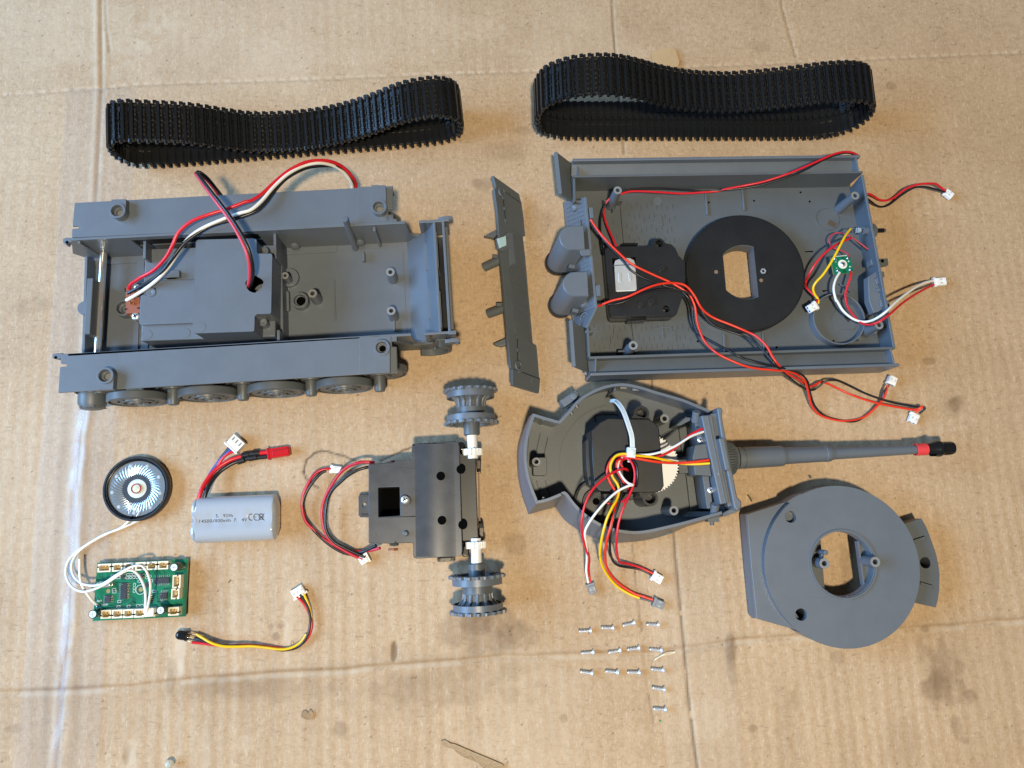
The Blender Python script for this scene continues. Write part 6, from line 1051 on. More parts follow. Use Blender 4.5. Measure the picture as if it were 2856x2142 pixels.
# ------------------------------------------------------------------ control board
def build_board():
    ZB = 3.6; a, b, c, d = (W('Q', x, y, ZB) for x, y in ((560, 662), (1963, 600), (1913, 1490), (490, 1560)))
    e = ((b-a)+(c-d)).normalized(); t = Thing('circuit_board', 'green control circuit board lined with cream sockets and a white antenna wire', 'circuit board', (d.x, d.y), math.degrees(math.atan2(e.y, e.x)))
    P = lambda x, y, z=ZB: t.p2('Q', x, y, z)
    qd = [t.l(v).to_2d() for v in (d, c, b, a)]; h1, h2 = P(725, 1100), P(1228, 1075)
    m = MB(); m.prism(qd, ZB-1.6, ZB, holes=[circ(h1.x, h1.y, 1.3, 18), circ(h2.x, h2.y, 1.4, 18)]); bd = t.part('board', m, PCB, smooth=0)
    cc = sum(qd, Vector((0, 0)))/4; k = MB(); k.prism([(p-cc)*1.002+cc for p in qd], ZB-1.55, ZB-.25); obj('board_edge', k, PCBE, bd)
    k = MB(); k.lathe([(1.5, ZB), (1.5, ZB+.04), (2.6, ZB+.04), (2.6, ZB)], Fr((h2.x, h2.y, 0)), 30, closed=True); obj('mount_pad', k, TRACE, bd); k = MB(); k.lathe([(2.62, ZB), (2.62, ZB+.05), (2.85, ZB+.05), (2.85, ZB)], Fr((h2.x, h2.y, 0)), 30, closed=True); obj('pad_circle', k, SILK, bd)
    # copper traces under the mask
    tr = MB()
    def trace(pts, w=.55):
        z = ZB+.015+.004*(len(tr.f) % 7)
        for p, q in zip(pts[:-1], pts[1:]):
            u, v = P(*p), P(*q); dd = (v-u).normalized()*w*.4; tr.seg(u-dd, v+dd, w, ZB-.2, z)
    for x in (600, 640, 720, 800): trace([(x, 810), (x, 870+ (x-600)*.2), (x+60, 930+(x-600)*.2), (x+180, 930+(x-600)*.2)])
    for i, x in enumerate((860, 920, 1000, 1080, 1180, 1260, 1340, 1420, 1500, 1580)): trace([(x, 780), (x+22, 812), (x+22+(i % 3)*16, 845)])
    for i in range(5): trace([(780+i*22, 950+i*12), (840+i*16, 1010+i*30), (905, 1040+i*34)])
    for i in range(6): trace([(560, 1180+i*14) if i < 3 else (900+i*30, 1240), (610+i*50, 1300+i*6), (700+i*110, 1320+i*4), (760+i*110, 1360)])
    for i in range(4): trace([(1100+i*18, 1180+i*12), (1110+i*14, 1250+i*10), (1030, 1300+i*14)])
    for i in range(4): trace([(1450, 1090+i*24), (1490, 1110+i*30), (1490+i*16, 1260), (1530+i*20, 1300), (1700, 1300+i*12)])
    for i in range(3): trace([(1700, 1040+i*16), (1600+i*20, 1060), (1580, 1080)]); trace([(1760+i*45, 1260), (1790+i*40, 1290+i*8), (1800+i*20, 1330)])
    for x in (1912, 1930, 1945): trace([(x, 660), (x-20, 1480)], .35)
    trace([(560, 690), (1650, 640)], .4); trace([(520, 1530), (1900, 1475)], .4); trace([(940, 930), (1150, 920), (1150, 960)], .5); trace([(1180, 1010), (1240, 980), (1290, 1000)], .5)
    obj('copper_trace', tr, TRACE, bd, smooth=0, kind='stuff')
    sk = MB()
    def rect(x, y, w, h, th=.18):
        q = P(x, y); z = ZB+.06
        for x0, y0, x1, y1 in ((-w, -h, w, -h+th), (-w, h-th, w, h), (-w, -h, -w+th, h), (w-th, -h, w, h)): sk.box((q.x+x0, q.y+y0, ZB-.1), (q.x+x1, q.y+y1, z))
    for x, y, v in ((800, 862, 0), (840, 890, 0), (890, 890, 0), (1038, 845, 0), (1085, 845, 0), (1130, 840, 0), (1030, 893, 0), (1080, 890, 0), (1125, 888, 0), (1175, 885, 0), (1335, 850, 0), (1365, 870, 0), (1215, 945, 0), (1135, 1000, 1), (1132, 1050, 1), (1130, 1095, 1), (1360, 945, 1), (1395, 940, 1), (820, 1075, 0), (825, 1110, 0), (900, 1258, 0), (888, 1340, 0), (1045, 1332, 0), (1190, 1325, 0), (1250, 1320, 0), (1435, 1100, 0), (1330, 890, 0)): rect(x, y, *((1.15, .72) if not v else (.7, 1.0)))
    obj('silk_box', sk, SILK, bd, smooth=0, kind='stuff')
    # two-pad components inside the silk boxes
    for x, y in ((800, 862), (890, 890), (1038, 845), (1085, 845), (1130, 840), (1030, 893), (1125, 888), (1175, 885), (1335, 850), (1360, 945), (1215, 945), (820, 1075), (825, 1110), (900, 1258), (888, 1340), (1045, 1332), (1190, 1325), (1435, 1100)):
        q = P(x, y); k = MB(); k.box((q.x-.42, q.y-.34, ZB), (q.x+.42, q.y+.34, ZB+.45)); r_ = t.part('small_resistor', k, CHIP, bevel=.06); k = MB(); k.box((q.x-.85, q.y-.38, ZB), (q.x-.42, q.y+.38, ZB+.4)); k.box((q.x+.42, q.y-.38, ZB), (q.x+.85, q.y+.38, ZB+.4)); obj('end_cap', k, SOLDER, r_)
    def chip(x, y, w, h, npin, vert):
        q = P(x, y); m = MB(); m.box((q.x-w/2, q.y-h/2, ZB+.15), (q.x+w/2, q.y+h/2, ZB+1.5)); o = t.part('chip', m, CHIP, bevel=.15); L = h if vert else w
        k = MB(); k.lathe([(.28, ZB+1.5), (.28, ZB+1.52), (0, ZB+1.53)], Fr((q.x-w/2+.8, q.y+h/2-.8, 0)), 12); obj('pin_mark', k, PALE, o)
        for s_ in (-1, 1):
            for i in range(npin):
                u = -L/2+(i+.5)*L/npin; k = MB()
                if vert: k.box((q.x+s_*w/2, q.y+u-.24, ZB+.5), (q.x+s_*(w/2+.5), q.y+u+.24, ZB+.75)); k.box((q.x+s_*(w/2+.4), q.y+u-.26, ZB), (q.x+s_*(w/2+1.5), q.y+u+.26, ZB+.3))
                else: k.box((q.x+u-.24, q.y+s_*h/2, ZB+.5), (q.x+u+.24, q.y+s_*(h/2+.5), ZB+.75)); k.box((q.x+u-.26, q.y+s_*(h/2+.4), ZB), (q.x+u+.26, q.y+s_*(h/2+1.5), ZB+.3))
                obj('pin', k, SOLDER, o, smooth=0)
    chip(985, 1095, 3.6, 9.4, 10, True); chip(738, 1218, 3.4, 4.4, 4, True); chip(1345, 1215, 3.4, 4.6, 4, True); chip(1568, 933, 9.2, 3.3, 8, False); chip(1592, 1168, 4.2, 3.4, 4, False)
    for x, y in ((960, 868), (1255, 860), (1335, 1000)): q = P(x, y); k = MB(); k.box((q.x-.8, q.y-1.5, ZB), (q.x+.8, q.y+1.5, ZB+1.1)); o = t.part('transistor', k, CHIP, bevel=.12); k = MB(); k.box((q.x+.8, q.y-1.3, ZB), (q.x+1.6, q.y-.6, ZB+.3)); k.box((q.x+.8, q.y+.6, ZB), (q.x+1.6, q.y+1.3, ZB+.3)); k.box((q.x-1.6, q.y-.35, ZB), (q.x-.8, q.y+.35, ZB+.3)); obj('pin', k, SOLDER, o)
    q = P(662, 1000, ZB+2); m = MB(); m.prism(rrect(q.x-4.4, q.y-1.9, q.x+4.4, q.y+1.9, 1.85, 8), ZB, ZB+.6); m.prism(rrect(q.x-4.0, q.y-1.6, q.x+4.0, q.y+1.6, 1.55, 8), ZB+.6, ZB+3.2); t.part('crystal_can', m, CHROME, bevel=.3)
    # sockets: open top shrouds with pins
    def socket(x, y, w, h, hz, rot, plugd=False, np_=2):
        q = P(x, y, ZB+hz); ca, sa = math.cos(rot), math.sin(rot); f_ = Fr((q.x, q.y, ZB), (ca, sa, 0), (-sa, ca, 0)); m = MB(); w2, h2 = w/2, h/2
        m.prism([(-w2, -h2), (w2, -h2), (w2, h2), (-w2, h2)], 0, hz, holes=[[(-w2+.85, -h2+.8), (w2-.85, -h2+.8), (w2-.85, h2-1.2), (w2-1.5, h2-1.2), (w2-1.5, h2-.8), (-w2+1.5, h2-.8), (-w2+1.5, h2-1.2), (-w2+.85, h2-1.2)]], fr=f_); m.box((-w2+.2, -h2+.2, 0), (w2-.2, h2-.2, .8), f_); s_ = t.part('socket', m, CREAM, bevel=.1)
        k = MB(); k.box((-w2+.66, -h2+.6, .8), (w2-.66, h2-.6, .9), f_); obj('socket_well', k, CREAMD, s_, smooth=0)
        for i in range(np_): u = (i+.5)/np_*(w-2.2)-(w-2.2)/2; k = MB(); k.box((u-.28, -.2, .8), (u+.28, .36, hz*.8), f_); obj('pin', k, GOLD, s_)
        k = MB(); k.box((-w2-.02, h2*.1, hz*.5), (-w2+.75, h2*.1+.8, hz+.02), f_); k.box((w2-.75, h2*.1, hz*.5), (w2+.02, h2*.1+.8, hz+.02), f_); obj('socket_notch', k, HOLE, s_)
        if plugd: k = MB(); k.box((-w2+.3, -h2-.3, hz*.3), (w2-.3, h2-.7, hz+1.6), f_); k.box((-w2+.9, h2-.8, hz), (w2-.9, h2-.2, hz+1.1), f_); obj('inserted_plug', k, NYL, s_, bevel=.3)
    hz = 5.2
    for x, w in ((665, 7.6), (868, 5.9), (1040, 5.7), (1225, 6.0), (1398, 6.0), (1574, 6.0)): socket(x, 742-(x-665)*.046, w, 4.8, hz, 0, np_=3 if w > 7 else 2)
    for x in (692, 865, 1036, 1208): socket(x, 1458-(x-692)*.036, 6.0, 4.9, hz, PI)
    socket(1375, 1428, 6.0, 4.9, hz, PI, True); socket(1735, 1412, 6.2, 4.8, hz, PI)
    socket(1782, 952, 7.6, 4.8, hz, -PI/2+.0, np_=3); socket(1762, 1142, 6.0, 4.8, hz, -PI/2)
    # capacitors
    for x, y, z in ((1742, 733, 11), (488, 1455, 10), (1535, 1395, 10)):
        q = P(x, y, ZB+z); m = MB(); m.lathe([(2.45, ZB), (2.45, ZB+.5), (2.55, ZB+.9), (2.55, ZB+z-.5), (2.3, ZB+z), (1.95, ZB+z)], Fr((q.x, q.y, 0)), 30); c_ = t.part('capacitor', m, mat_capg, smooth=40)
        k = MB(); k.lathe([(1.95, ZB+z-.1), (1.95, ZB+z+.04), (0, ZB+z+.05)], Fr((q.x, q.y, 0)), 26); obj('can_top', k, ALU, c_); k = MB(); k.box((q.x-1.6, q.y-.1, ZB+z), (q.x+1.6, q.y+.1, ZB+z+.09)); k.box((q.x-.1, q.y-1.6, ZB+z), (q.x+.1, q.y+1.6, ZB+z+.085)); obj('vent_score', k, GREY2, c_)
    # antenna
    t.wire([('Q', 568, 1318, 4), (530, 1290, 5.5), (450, 1200, 8), (370, 1090, 9), (318, 990, 9), (295, 880, 8.5), (288, 760, 8), (288, 605, 8)], .78, WWHT, label='short white antenna wire')
    q = P(570, 1322); k = MB(); k.lathe([(1.2, ZB), (.8, ZB+.6), (0, ZB+.8)], Fr((q.x, q.y, 0)), 14); t.part('solder_joint', k, SOLDER)
    def text(s_, x, y, size, rot=0):
        cu = bpy.data.curves.new('silk_text', 'FONT'); cu.body = s_; cu.size = size*U; tmp = bpy.data.objects.new('tmp', cu); COL.objects.link(tmp); bpy.context.view_layer.update()
        me = bpy.data.meshes.new_from_object(tmp.evaluated_get(bpy.context.evaluated_depsgraph_get())); bpy.data.objects.remove(tmp); q = P(x, y)
        me.transform(Matrix.Translation((q.x*U, q.y*U, (ZB+.07)*U)) @ Matrix.Rotation(rot, 4, 'Z')); me.materials.clear(); me.materials.append(SILK); obj('silk_text', me, SILK, bd)
    text('ANT', 548, 1268, 1.6); text('D-SND', 612, 1322, 1.4)
mat_capg = mat('dark_green_sleeve', (.012, .065, .055), .25)
build_board()
# ------------------------------------------------------------------ battery pack
def build_battery():
    a, b, c, d = (W('M', x, y, 7) for x, y in ((975, 692), (1835, 655), (1838, 1125), (985, 1165))); e = ((b-a)+(c-d)).normalized(); mid = (a+b+c+d)/4
    t = Thing('battery_pack', 'grey shrink wrapped two cell battery with red and black leads', 'battery', (mid.x, mid.y), math.degrees(math.atan2(e.y, e.x)))
    L = ((b-a).length+(c-d).length)/2-1.; Wd = ((a-d).length+(b-c).length)/2; r = 7.2; yc = Wd/2-r
    def section(u):
        # u 0..1 along; ring of (y,z): two cells under shrunk film with a shallow valley
        pts = []; sag = 1.25*math.sin(PI*min(1, max(0, (u-.03)/.94)))**.5*(1+.25*math.sin(u*9)); wr = .12*math.sin(u*23)+.1*math.sin(u*41+1); k = 1 if .03 < u < .97 else .9
        for i in range(17): an = PI/2-PI*i/16-0; pts.append((yc+r*math.cos(an), r+r*math.sin(an)))
        for i in range(1, 8): s_ = i/8; pts.append((yc-2*yc*s_, .05+0*s_))
        for i in range(17): an = -PI/2-PI*i/16; pts.append((-yc+r*math.cos(an), r+r*math.sin(an)))
        for i in range(1, 16): s_ = i/16; pts.append((-yc+2*yc*s_, 2*r-sag*math.sin(PI*s_)**2+wr*math.sin(PI*s_)))
        return [(y*k, r+(z-r)*k) for y, z in pts]
    N = 64; rings = []
    for i in range(N+1):
        u = i/N; x = -L/2+L*u; sc = 1.
        if i < 3: sc = (.86, .95, .99)[i]
        if i > N-3: sc = (.985, .93, .78)[i-(N-2)]
        sec = section(u); rings.append([(x+(.5*math.sin(j*.7)*(1 if i < 4 else 0)), y*sc, r+(z-r)*sc) for j, (y, z) in enumerate(sec)])
    n = len(rings[0]); vs = [p for q in rings for p in q]; fs = []
    for i in range(N):
        for j in range(n): fs.append((i*n+j, (i+1)*n+j, (i+1)*n+(j+1) % n, i*n+(j+1) % n))
    fs.append(tuple(range(n))); fs.append(tuple(N*n+j for j in range(n-1, -1, -1)))
    m = MB(); m.add(vs, fs); body = t.part('shrink_wrap', m, WRAP, smooth=50)
    m = MB()
    for s_ in (-1, 1): m.cyl((-L/2-1.6, s_*yc, r), (-L/2+1, s_*yc, r), 5.6, 6.6, n=28)
    m.box((-L/2-1.2, -yc, r-4), (-L/2+1, yc, r+4)); obj('wrap_end', m, WRAP, body, bevel=1.0)
    m = MB(); m.tube([(-L/2+2, -yc-5.9, r+3.6), (-L/2+6, -yc-4.6, r+5.3), (-L/2+13, -yc-4.2, r+5.7), (-L/2+22, -yc-4.4, r+5.5)], .22, 6); obj('wrap_seam', m, WRAP, body)
    def ztop(x, y):
        u = (x+L/2)/L; sag = 1.25*math.sin(PI*min(1, max(0, (u-.03)/.94)))**.5*(1+.25*math.sin(u*9)); wr = .12*math.sin(u*23)+.1*math.sin(u*41+1)
        if abs(y) > yc: return r+math.sqrt(max(0, r*r-(abs(y)-yc)**2))
        s_ = (y+yc)/(2*yc); return 2*r-sag*math.sin(PI*s_)**2+wr*math.sin(PI*s_)
    def text(s_, c0, c1, size, name='label_text', sx=1.0):
        p0 = t.p('M', *c0, 13.2); p1 = t.p('M', *c1, 13.2); dx = (p1-p0).to_2d(); cell = dx.length/len(s_); dx.normalize(); ny = Vector((-dx.y, dx.x)); mb = MB()
        for i, ch in enumerate(s_):                                  # evenly spaced dot-printer characters
            if ch == ' ': continue
            cu = bpy.data.curves.new('ink', 'FONT'); cu.body = ch; cu.size = size; cu.offset = .004*size; tmp = bpy.data.objects.new('tmp', cu); COL.objects.link(tmp); bpy.context.view_layer.update()
            me = bpy.data.meshes.new_from_object(tmp.evaluated_get(bpy.context.evaluated_depsgraph_get())); bpy.data.objects.remove(tmp)
            xs = [v.co.x for v in me.vertices]; w0, w1 = min(xs), max(xs); tw = min(cell*.80, (w1-w0)*1.0) if ch in '.1' else cell*.80; k = tw/(w1-w0); ox = cell*(i+.5)-tw/2 if ch != '.' else cell*i+.1
            vs = []
            for v in me.vertices: q = p0.to_2d()+dx*(ox+(v.co.x-w0)*k)+ny*v.co.y; vs.append((q.x, q.y, ztop(q.x, q.y)+.06))
            mb.add(vs, [tuple(f.vertices) for f in me.polygons]); bpy.data.meshes.remove(me)
        obj(name, mb, INK, body, smooth=0)
    text('5. 92Wh', (1184, 897), (1366, 893), 2.75); text('14500/800mAh 7. 4V', (1010, 953), (1508, 935), 2.75)
    # CE mark and crossed-out bin
    def line(pts, w, nm='label_mark', close=False):
        m = MB(); q = [t.p('M', x, y, 13.2) for x, y in pts]; m.tube([(p.x, p.y, ztop(p.x, p.y)+.0) for p in q], w, 5, k=3, smooth=len(pts) > 4); obj(nm, m, INK, body, smooth=0)
    line([(1552+27*math.cos(a), 893+32*math.sin(a)) for a in np.linspace(1.2, 5.1, 12)], .24); line([(1603+27*math.cos(a), 893+32*math.sin(a)) for a in np.linspace(1.2, 5.1, 12)], .24); line([(1577, 893), (1603, 892)], .22)
    for pts in ([(1616, 858), (1690, 928)], [(1688, 855), (1620, 932)], [(1630, 868), (1636, 918)], [(1636, 918), (1670, 918)], [(1678, 866), (1670, 918)], [(1626, 866), (1682, 864)], [(1640, 858), (1668, 857)], [(1640, 895), (1668, 895)]): line(pts, .17)
    # leads
    w = t.wire
    w([('M', 1005, 715, 9), (1030, 640, 9), (1060, 570, 8), (1110, 490, 6.5), (1180, 410, 5), (1260, 350, 4), (1340, 305, 3.4), (1400, 285, 3.1), (1455, 270, 3)], 1.35, WRED); w([('M', 1065, 705, 8), (1090, 630, 8), (1140, 530, 6), (1215, 440, 4), (1300, 375, 3), (1380, 332, 2.4), (1440, 312, 2.2), (1480, 300, 2.2)], 1.3, WBLK)
    w([('M', 1060, 620, 6), (1085, 530, 5), (1125, 450, 4), (1180, 370, 3.4), (1240, 290, 3.6), (1300, 235, 4), (1340, 195, 4.2)], .9, WBLU); w([('M', 1095, 560, 6), (1140, 470, 4.6), (1200, 385, 3.8), (1240, 310, 3.8), (1300, 250, 4), (1375, 215, 4.2)], .95, WRED); w([('M', 1175, 390, 2.4), (1225, 300, 3.4), (1275, 235, 4), (1320, 180, 4.2)], .85, WBLK)
    def sleeve(p, q, r_, z): m = MB(); a_, b_ = t.p('M', *p, z), t.p('M', *q, z); m.cyl(a_, b_, r_, n=16); t.part('heat_shrink', m, WBLK, bevel=.25)
    sleeve((1452, 262), (1530, 248), 1.75, 3); sleeve((1530, 248), (1570, 236), 1.5, 3); sleeve((1565, 240), (1638, 232), 2.0, 3); sleeve((1408, 325), (1485, 302), 2.0, 2.4); sleeve((1490, 298), (1540, 283), 1.5, 2.4); sleeve((1525, 290), (1610, 276), 1.9, 2.4); sleeve((1610, 280), (1720, 268), 1.55, 2.2)
    m = MB(); a_, b_ = t.p('M', 1636, 234, 3), t.p('M', 1722, 226, 3); m.cyl(a_, b_, 1.4, n=14); t.part('wire', m, WRED)
    p, q = t.p('M', 1722, 246, 3), t.p('M', 1950, 210, 3); e = (q-p).normalized(); f_ = Fr((p.x, p.y, 0), (e.x, e.y, 0), (-e.y, e.x, 0)); Lc = (q-p).length
    m = MB(); m.box((0, -3.0, .4), (Lc*.92, 3.0, 5.0), f_); m.box((0, -3.7, .6), (1.3, 3.7, 5.3), f_); m.box((Lc*.25, -2.1, 5.0), (Lc*.98, 1.5, 5.5), f_); m.box((Lc*.90, -2.6, .8), (Lc, 2.6, 4.4), f_); rc = t.part('red_plug', m, REDP, bevel=.4); k = MB(); k.box((Lc*.3, 1.0, 5.0), (Lc*.9, 1.4, 5.55), f_); k.box((Lc*.25, -1.2, 5.45), (Lc*.33, -.8, 5.6), f_); obj('plug_line', k, mat('dark_red_groove', (.16, .0, .005), .4), rc)
    p, q = t.p('M', 1335, 175, 4), t.p('M', 1440, 95, 4); e = (q-p); e = (t.p('M', 1430, 95, 4)-t.p('M', 1345, 185, 4)).normalized(); c_ = t.p('M', 1392, 140, 4); f_ = Fr((c_.x, c_.y, 1), (e.x, e.y, 0), (-e.y, e.x, 0)); m = MB(); m.box((-3.2, -4.6, 0), (4.2, 4.6, 5), f_); m.box((-4.2, -5.4, .3), (-3.0, 5.4, 5.4), f_); bp = t.part('balance_plug', m, NYL, bevel=.35)
    for y in (-2.8, 0, 2.8): k = MB(); k.box((.4, y-.5, 4.9), (3.2, y+.5, 5.05), f_); o_ = obj('contact_slot', k, mat_slotg, bp); k = MB(); k.box((.9, y-.2, 5.0), (2.2, y+.25, 5.12), f_); obj('contact_tip', k, GOLD, bp)
mat_slotg = mat('shaded_contact_slot', (.30, .27, .20), .5)
build_battery()
# ------------------------------------------------------------------ motor gearbox with the two sprockets
def build_gearbox():
    o = W('N', 1215, 730, 20); t = Thing('motor_gearbox', 'black twin motor gearbox with grey toothed drive sprockets on white axles', 'gearbox', (o.x, o.y), 0)
    ZG = 22.; P = lambda x, y, z=ZG: t.p2('N', x, y, z)
    win = [P(868, 592), P(1085, 584), P(1090, 876), P(870, 890)]; holes = [P(1510, 472), P(1522, 926)]
    body = [P(765, 346), P(1028, 328), P(1042, 308), P(1208, 300), P(1208, 165), P(1218, 145), P(1240, 137), P(1660, 112), P(1690, 120), P(1702, 160), P(1716, 650), P(1732, 1240), P(1725, 1280), P(1700, 1295), P(1260, 1320), P(1235, 1310), P(1225, 1285), P(1222, 1158), P(1060, 1162), P(1040, 1146), P(1030, 1166), P(766, 1162)]
    m = MB(); m.prism(body, 3, ZG, holes=[win]+[circ(q.x, q.y, 2.6, 24) for q in holes]); bd = t.part('gearbox_case', m, SOOT, bevel=.5, smooth=30)
    xa, xb = P(1222, 700).x, P(1690, 700).x; yt, yb = P(1450, 140).y, P(1450, 1300).y; sl_ = (P(1716, 1240).x-P(1690, 160).x)/(yb-yt); prf = [(u, ZG-.12+1.4*math.sin(PI*min(1, u*1.02))**1.4) for u in np.linspace(0, .98, 17)]
    zb_ = lambda x, y: ZG-.12+1.4*math.sin(PI*min(.98, max(.02, (x-xa-(y-(yt+yb)/2)*sl_)/(xb-xa)))*1.02)**1.4
    m = MB(); vs = []
    for y in (yt, yb): vs += [(xa+(xb-xa)*u+(y-(yt+yb)/2)*sl_, y, z) for u, z in prf]
    n_ = len(prf); m.add(vs, [(i, i+1, n_+i+1, n_+i) for i in range(n_-1)]+[tuple(range(n_)), tuple(range(2*n_-1, n_-1, -1))]); obj('motor_bulge', m, SOOT, bd, smooth=50)
    k = MB(); wi = [(q-sum(win, Vector((0, 0)))/4)*1.01+sum(win, Vector((0, 0)))/4 for q in win]; k.prism(wi, 4, 6); obj('window_well', k, HOLE, bd, smooth=0)
    for q in holes: k = MB(); z_ = zb_(q.x, q.y); k.lathe([(0, z_+.4), (2.6, z_+.4), (2.6, z_-1)], Fr((q.x, q.y, 0)), 24); obj('well_shade_disc', k, HOLE, bd)  # flat black disc on the lid, painted to read as a well
    st = [P(1700, 240, 18.5), P(1865, 240, 18.5), P(1880, 700, 18.5), P(1897, 1135, 18.5), P(1730, 1140, 18.5)]; h2 = [P(1717, 402, 20), P(1736, 972, 20)]
    m = MB(); m.prism(st, 2.5, 18.5); sp = t.part('axle_cover', m, BLACK, bevel=.5)
    for q, src in zip(h2, ((1717, 402), (1736, 972))): k = MB(); k.lathe([(0, ZG+.05), (2.75, ZG+.06)], Fr((P(*src).x, P(*src).y, 0)), 24); obj('well_shade_disc', k, HOLE, bd, smooth=0)
    # rounded corner blocks at both ends, clips
    for pts in ([(1690, 118), (1735, 120), (1760, 145), (1768, 205), (1705, 215)], [(1735, 1180), (1800, 1190), (1803, 1270), (1780, 1302), (1725, 1300)]): m = MB(); m.prism([P(x, y, 15) for x, y in pts], 4, 15); obj('end_block', m, GLOSSB, bd, bevel=1.)
    for pts in ([(1868, 262), (1910, 262), (1925, 300), (1922, 440), (1880, 440)], [(1895, 952), (1938, 955), (1952, 985), (1952, 1130), (1905, 1130)]):
        m = MB(); q = [P(x, y, 10) for x, y in pts]; m.prism(q, 3, 12); c_ = t.part('snap_clip', m, GLOSSB, bevel=.5); k = MB(); a, b = q[0].lerp(q[-1], .3), q[1].lerp(q[3], .75); k.box((min(a.x, b.x)+.8, min(a.y, b.y), 11.8), (max(a.x, b.x)-.2, max(a.y, b.y), 12.1)); obj('clip_window', k, mat_clipw, c_)
    m = MB(); m.prism([P(1470, 1310, 9), P(1655, 1300, 9), P(1660, 1345, 9), P(1475, 1352, 9)], 3, 10); c_ = t.part('snap_clip', m, GLOSSB, bevel=.5); k = MB(); k.prism([P(1510, 1318, 10), P(1610, 1313, 10), P(1612, 1340, 10), P(1500, 1343, 10)], 9.5, 10.1); obj('clip_window', k, mat_clipw, c_)
    m = MB(); m.prism([P(1895, 440, 6), P(1905, 440, 6), P(1918, 950, 6), P(1900, 950, 6)], 2, 7); t.part('base_strip', m, mat('brown_base_strip', (.16, .10, .06), .5))
    for x, y0, y1 in ((1000, 322, 332), (1015, 1166, 1198)): q = P(x, (y0+y1)/2, 12); k = MB(); k.lathe([(3.0, 0), (2.9, 1.2), (0, 1.3)], Fr((q.x, q.y-(2 if y0 > 500 else -1.), 10), (1, 0, 0), (0, 0, 1)), 20); t.part('capacitor', k, BROWN)
    # screw on its boss, peg, embossed rings, rear tab
    q = P(1143, 720, ZG+2); m = MB(); m.lathe([(3.0, ZG), (2.7, ZG+2.2), (0, ZG+2.2)], Fr((q.x+.5, q.y-.2, 0)), 22); t.part('screw_boss', m, SOOT); q = P(1140, 714, ZG+3); screw_part(t, (q.x, q.y, ZG+2.2), 2.5, 1.2)
    q = P(1148, 1060, ZG+2); m = MB(); m.lathe([(2.0, ZG), (1.4, ZG+.5), (1.3, ZG+2.6), (1.0, ZG+2.8), (0, ZG+2.8)], Fr((q.x, q.y, 0)), 18); t.part('small_peg', m, GREY2)
    for x, y in ((820, 435), (815, 1078)): q = P(x, y); k = MB(); k.lathe([(1.6, ZG), (1.6, ZG+.15), (1.9, ZG+.15), (1.9, ZG)], Fr((q.x, q.y, 0)), 26, closed=True); k.box((q.x-.9, q.y-.15, ZG), (q.x+.9, q.y+.15, ZG+.15)); obj('embossed_ring', k, SOOT, bd)
    tq = P(722, 770, 5); m = MB(); m.prism([P(662, 680, 5), P(680, 657, 5), P(790, 646, 5), P(790, 896, 5), P(685, 896, 5), P(663, 875, 5)], 2.5, 5, holes=[circ(tq.x, tq.y, 1.35, 18)]); tb = t.part('rear_tab', m, SOOT, bevel=.4)
    m = MB(); m.prism([P(700, 662, 5), P(765, 655, 5), P(765, 672, 5), P(702, 676, 5)], 5, 6.2); m.prism([P(690, 862, 5), P(765, 862, 5), P(765, 878, 5), P(690, 878, 5)], 5, 6.2); obj('tab_rib', m, SOOT, tb, bevel=.3)
    # axles: white gears and shafts, hubs
    za = 17.3; A = t.l(W('N', 1832, 130, za)); B_ = t.l(W('N', 1874, 1290, za)); ay = (A-B_).normalized()
    def half(c0, sgn):
        # frame: origin on the axle, z outwards
        d = ay*sgn; f0 = Fr((0, 0, 0), d.cross(Vector((0, 0, 1))), (0, 0, 1), d)
        pt = lambda x, y: t.p('N', x, y, za)
        return d
    def s_of(p): return (p-B_).dot(ay)
    def frm(s, sgn): q = B_+ay*s; d = ay*sgn; x = d.cross(Vector((0, 0, 1))).normalized(); return Fr(q, x, d.cross(x), d)
    sides = [(1, s_of(t.p('N', 1830, 225, za)), s_of(t.p('N', 1828, 45, za)), s_of(t.p('O', 268, 335, za)), None), (-1, s_of(t.p('N', 1870, 1180, za)), s_of(t.p('N', 1874, 1375, za)), s_of(t.p('N', 1880, 1440, za)), None)]
    def gearp(n, r0, r1, w=.5): return [Vector((r*math.cos(a), r*math.sin(a))) for i in range(n) for r, a in ((r0, (i-w/2-.12)*2*PI/n), (r1, (i-w/2+.1)*2*PI/n), (r1, (i+w/2-.1)*2*PI/n), (r0, (i+w/2+.12)*2*PI/n))]
    for sg, s0, s1, s2, _ in sides:
        f_ = frm(s0, sg); L1 = abs(s1-s0); m = MB(); m.prism(gearp(14, 4.7, 6.1), -2.0, 2.0, fr=f_); t.part('axle_gear', m, NYL, bevel=.2)
        m = MB(); m.lathe([(3.2, -4), (3.2, L1+2), (0, L1+2)], f_, 26); t.part('axle_shaft', m, NYL)
        # sprocket: inner toothed disc, rim, flared spokes, outer rim and toothed disc
        f2 = frm(s1+sg*0, sg); m = MB()
        if sg > 0: hub = abs(s_of(t.p('O', 270, 340, za))-s1)
        m.lathe([(4.2, -.5), (5.0, 0), (5.0, 7.0)], f2, 30); sp_ = t.part('drive_sprocket', m, GREY2, label='upper grey drive sprocket' if sg > 0 else 'lower grey drive sprocket')
        ins = 6.2; RT, RR = 17.0, 14.9
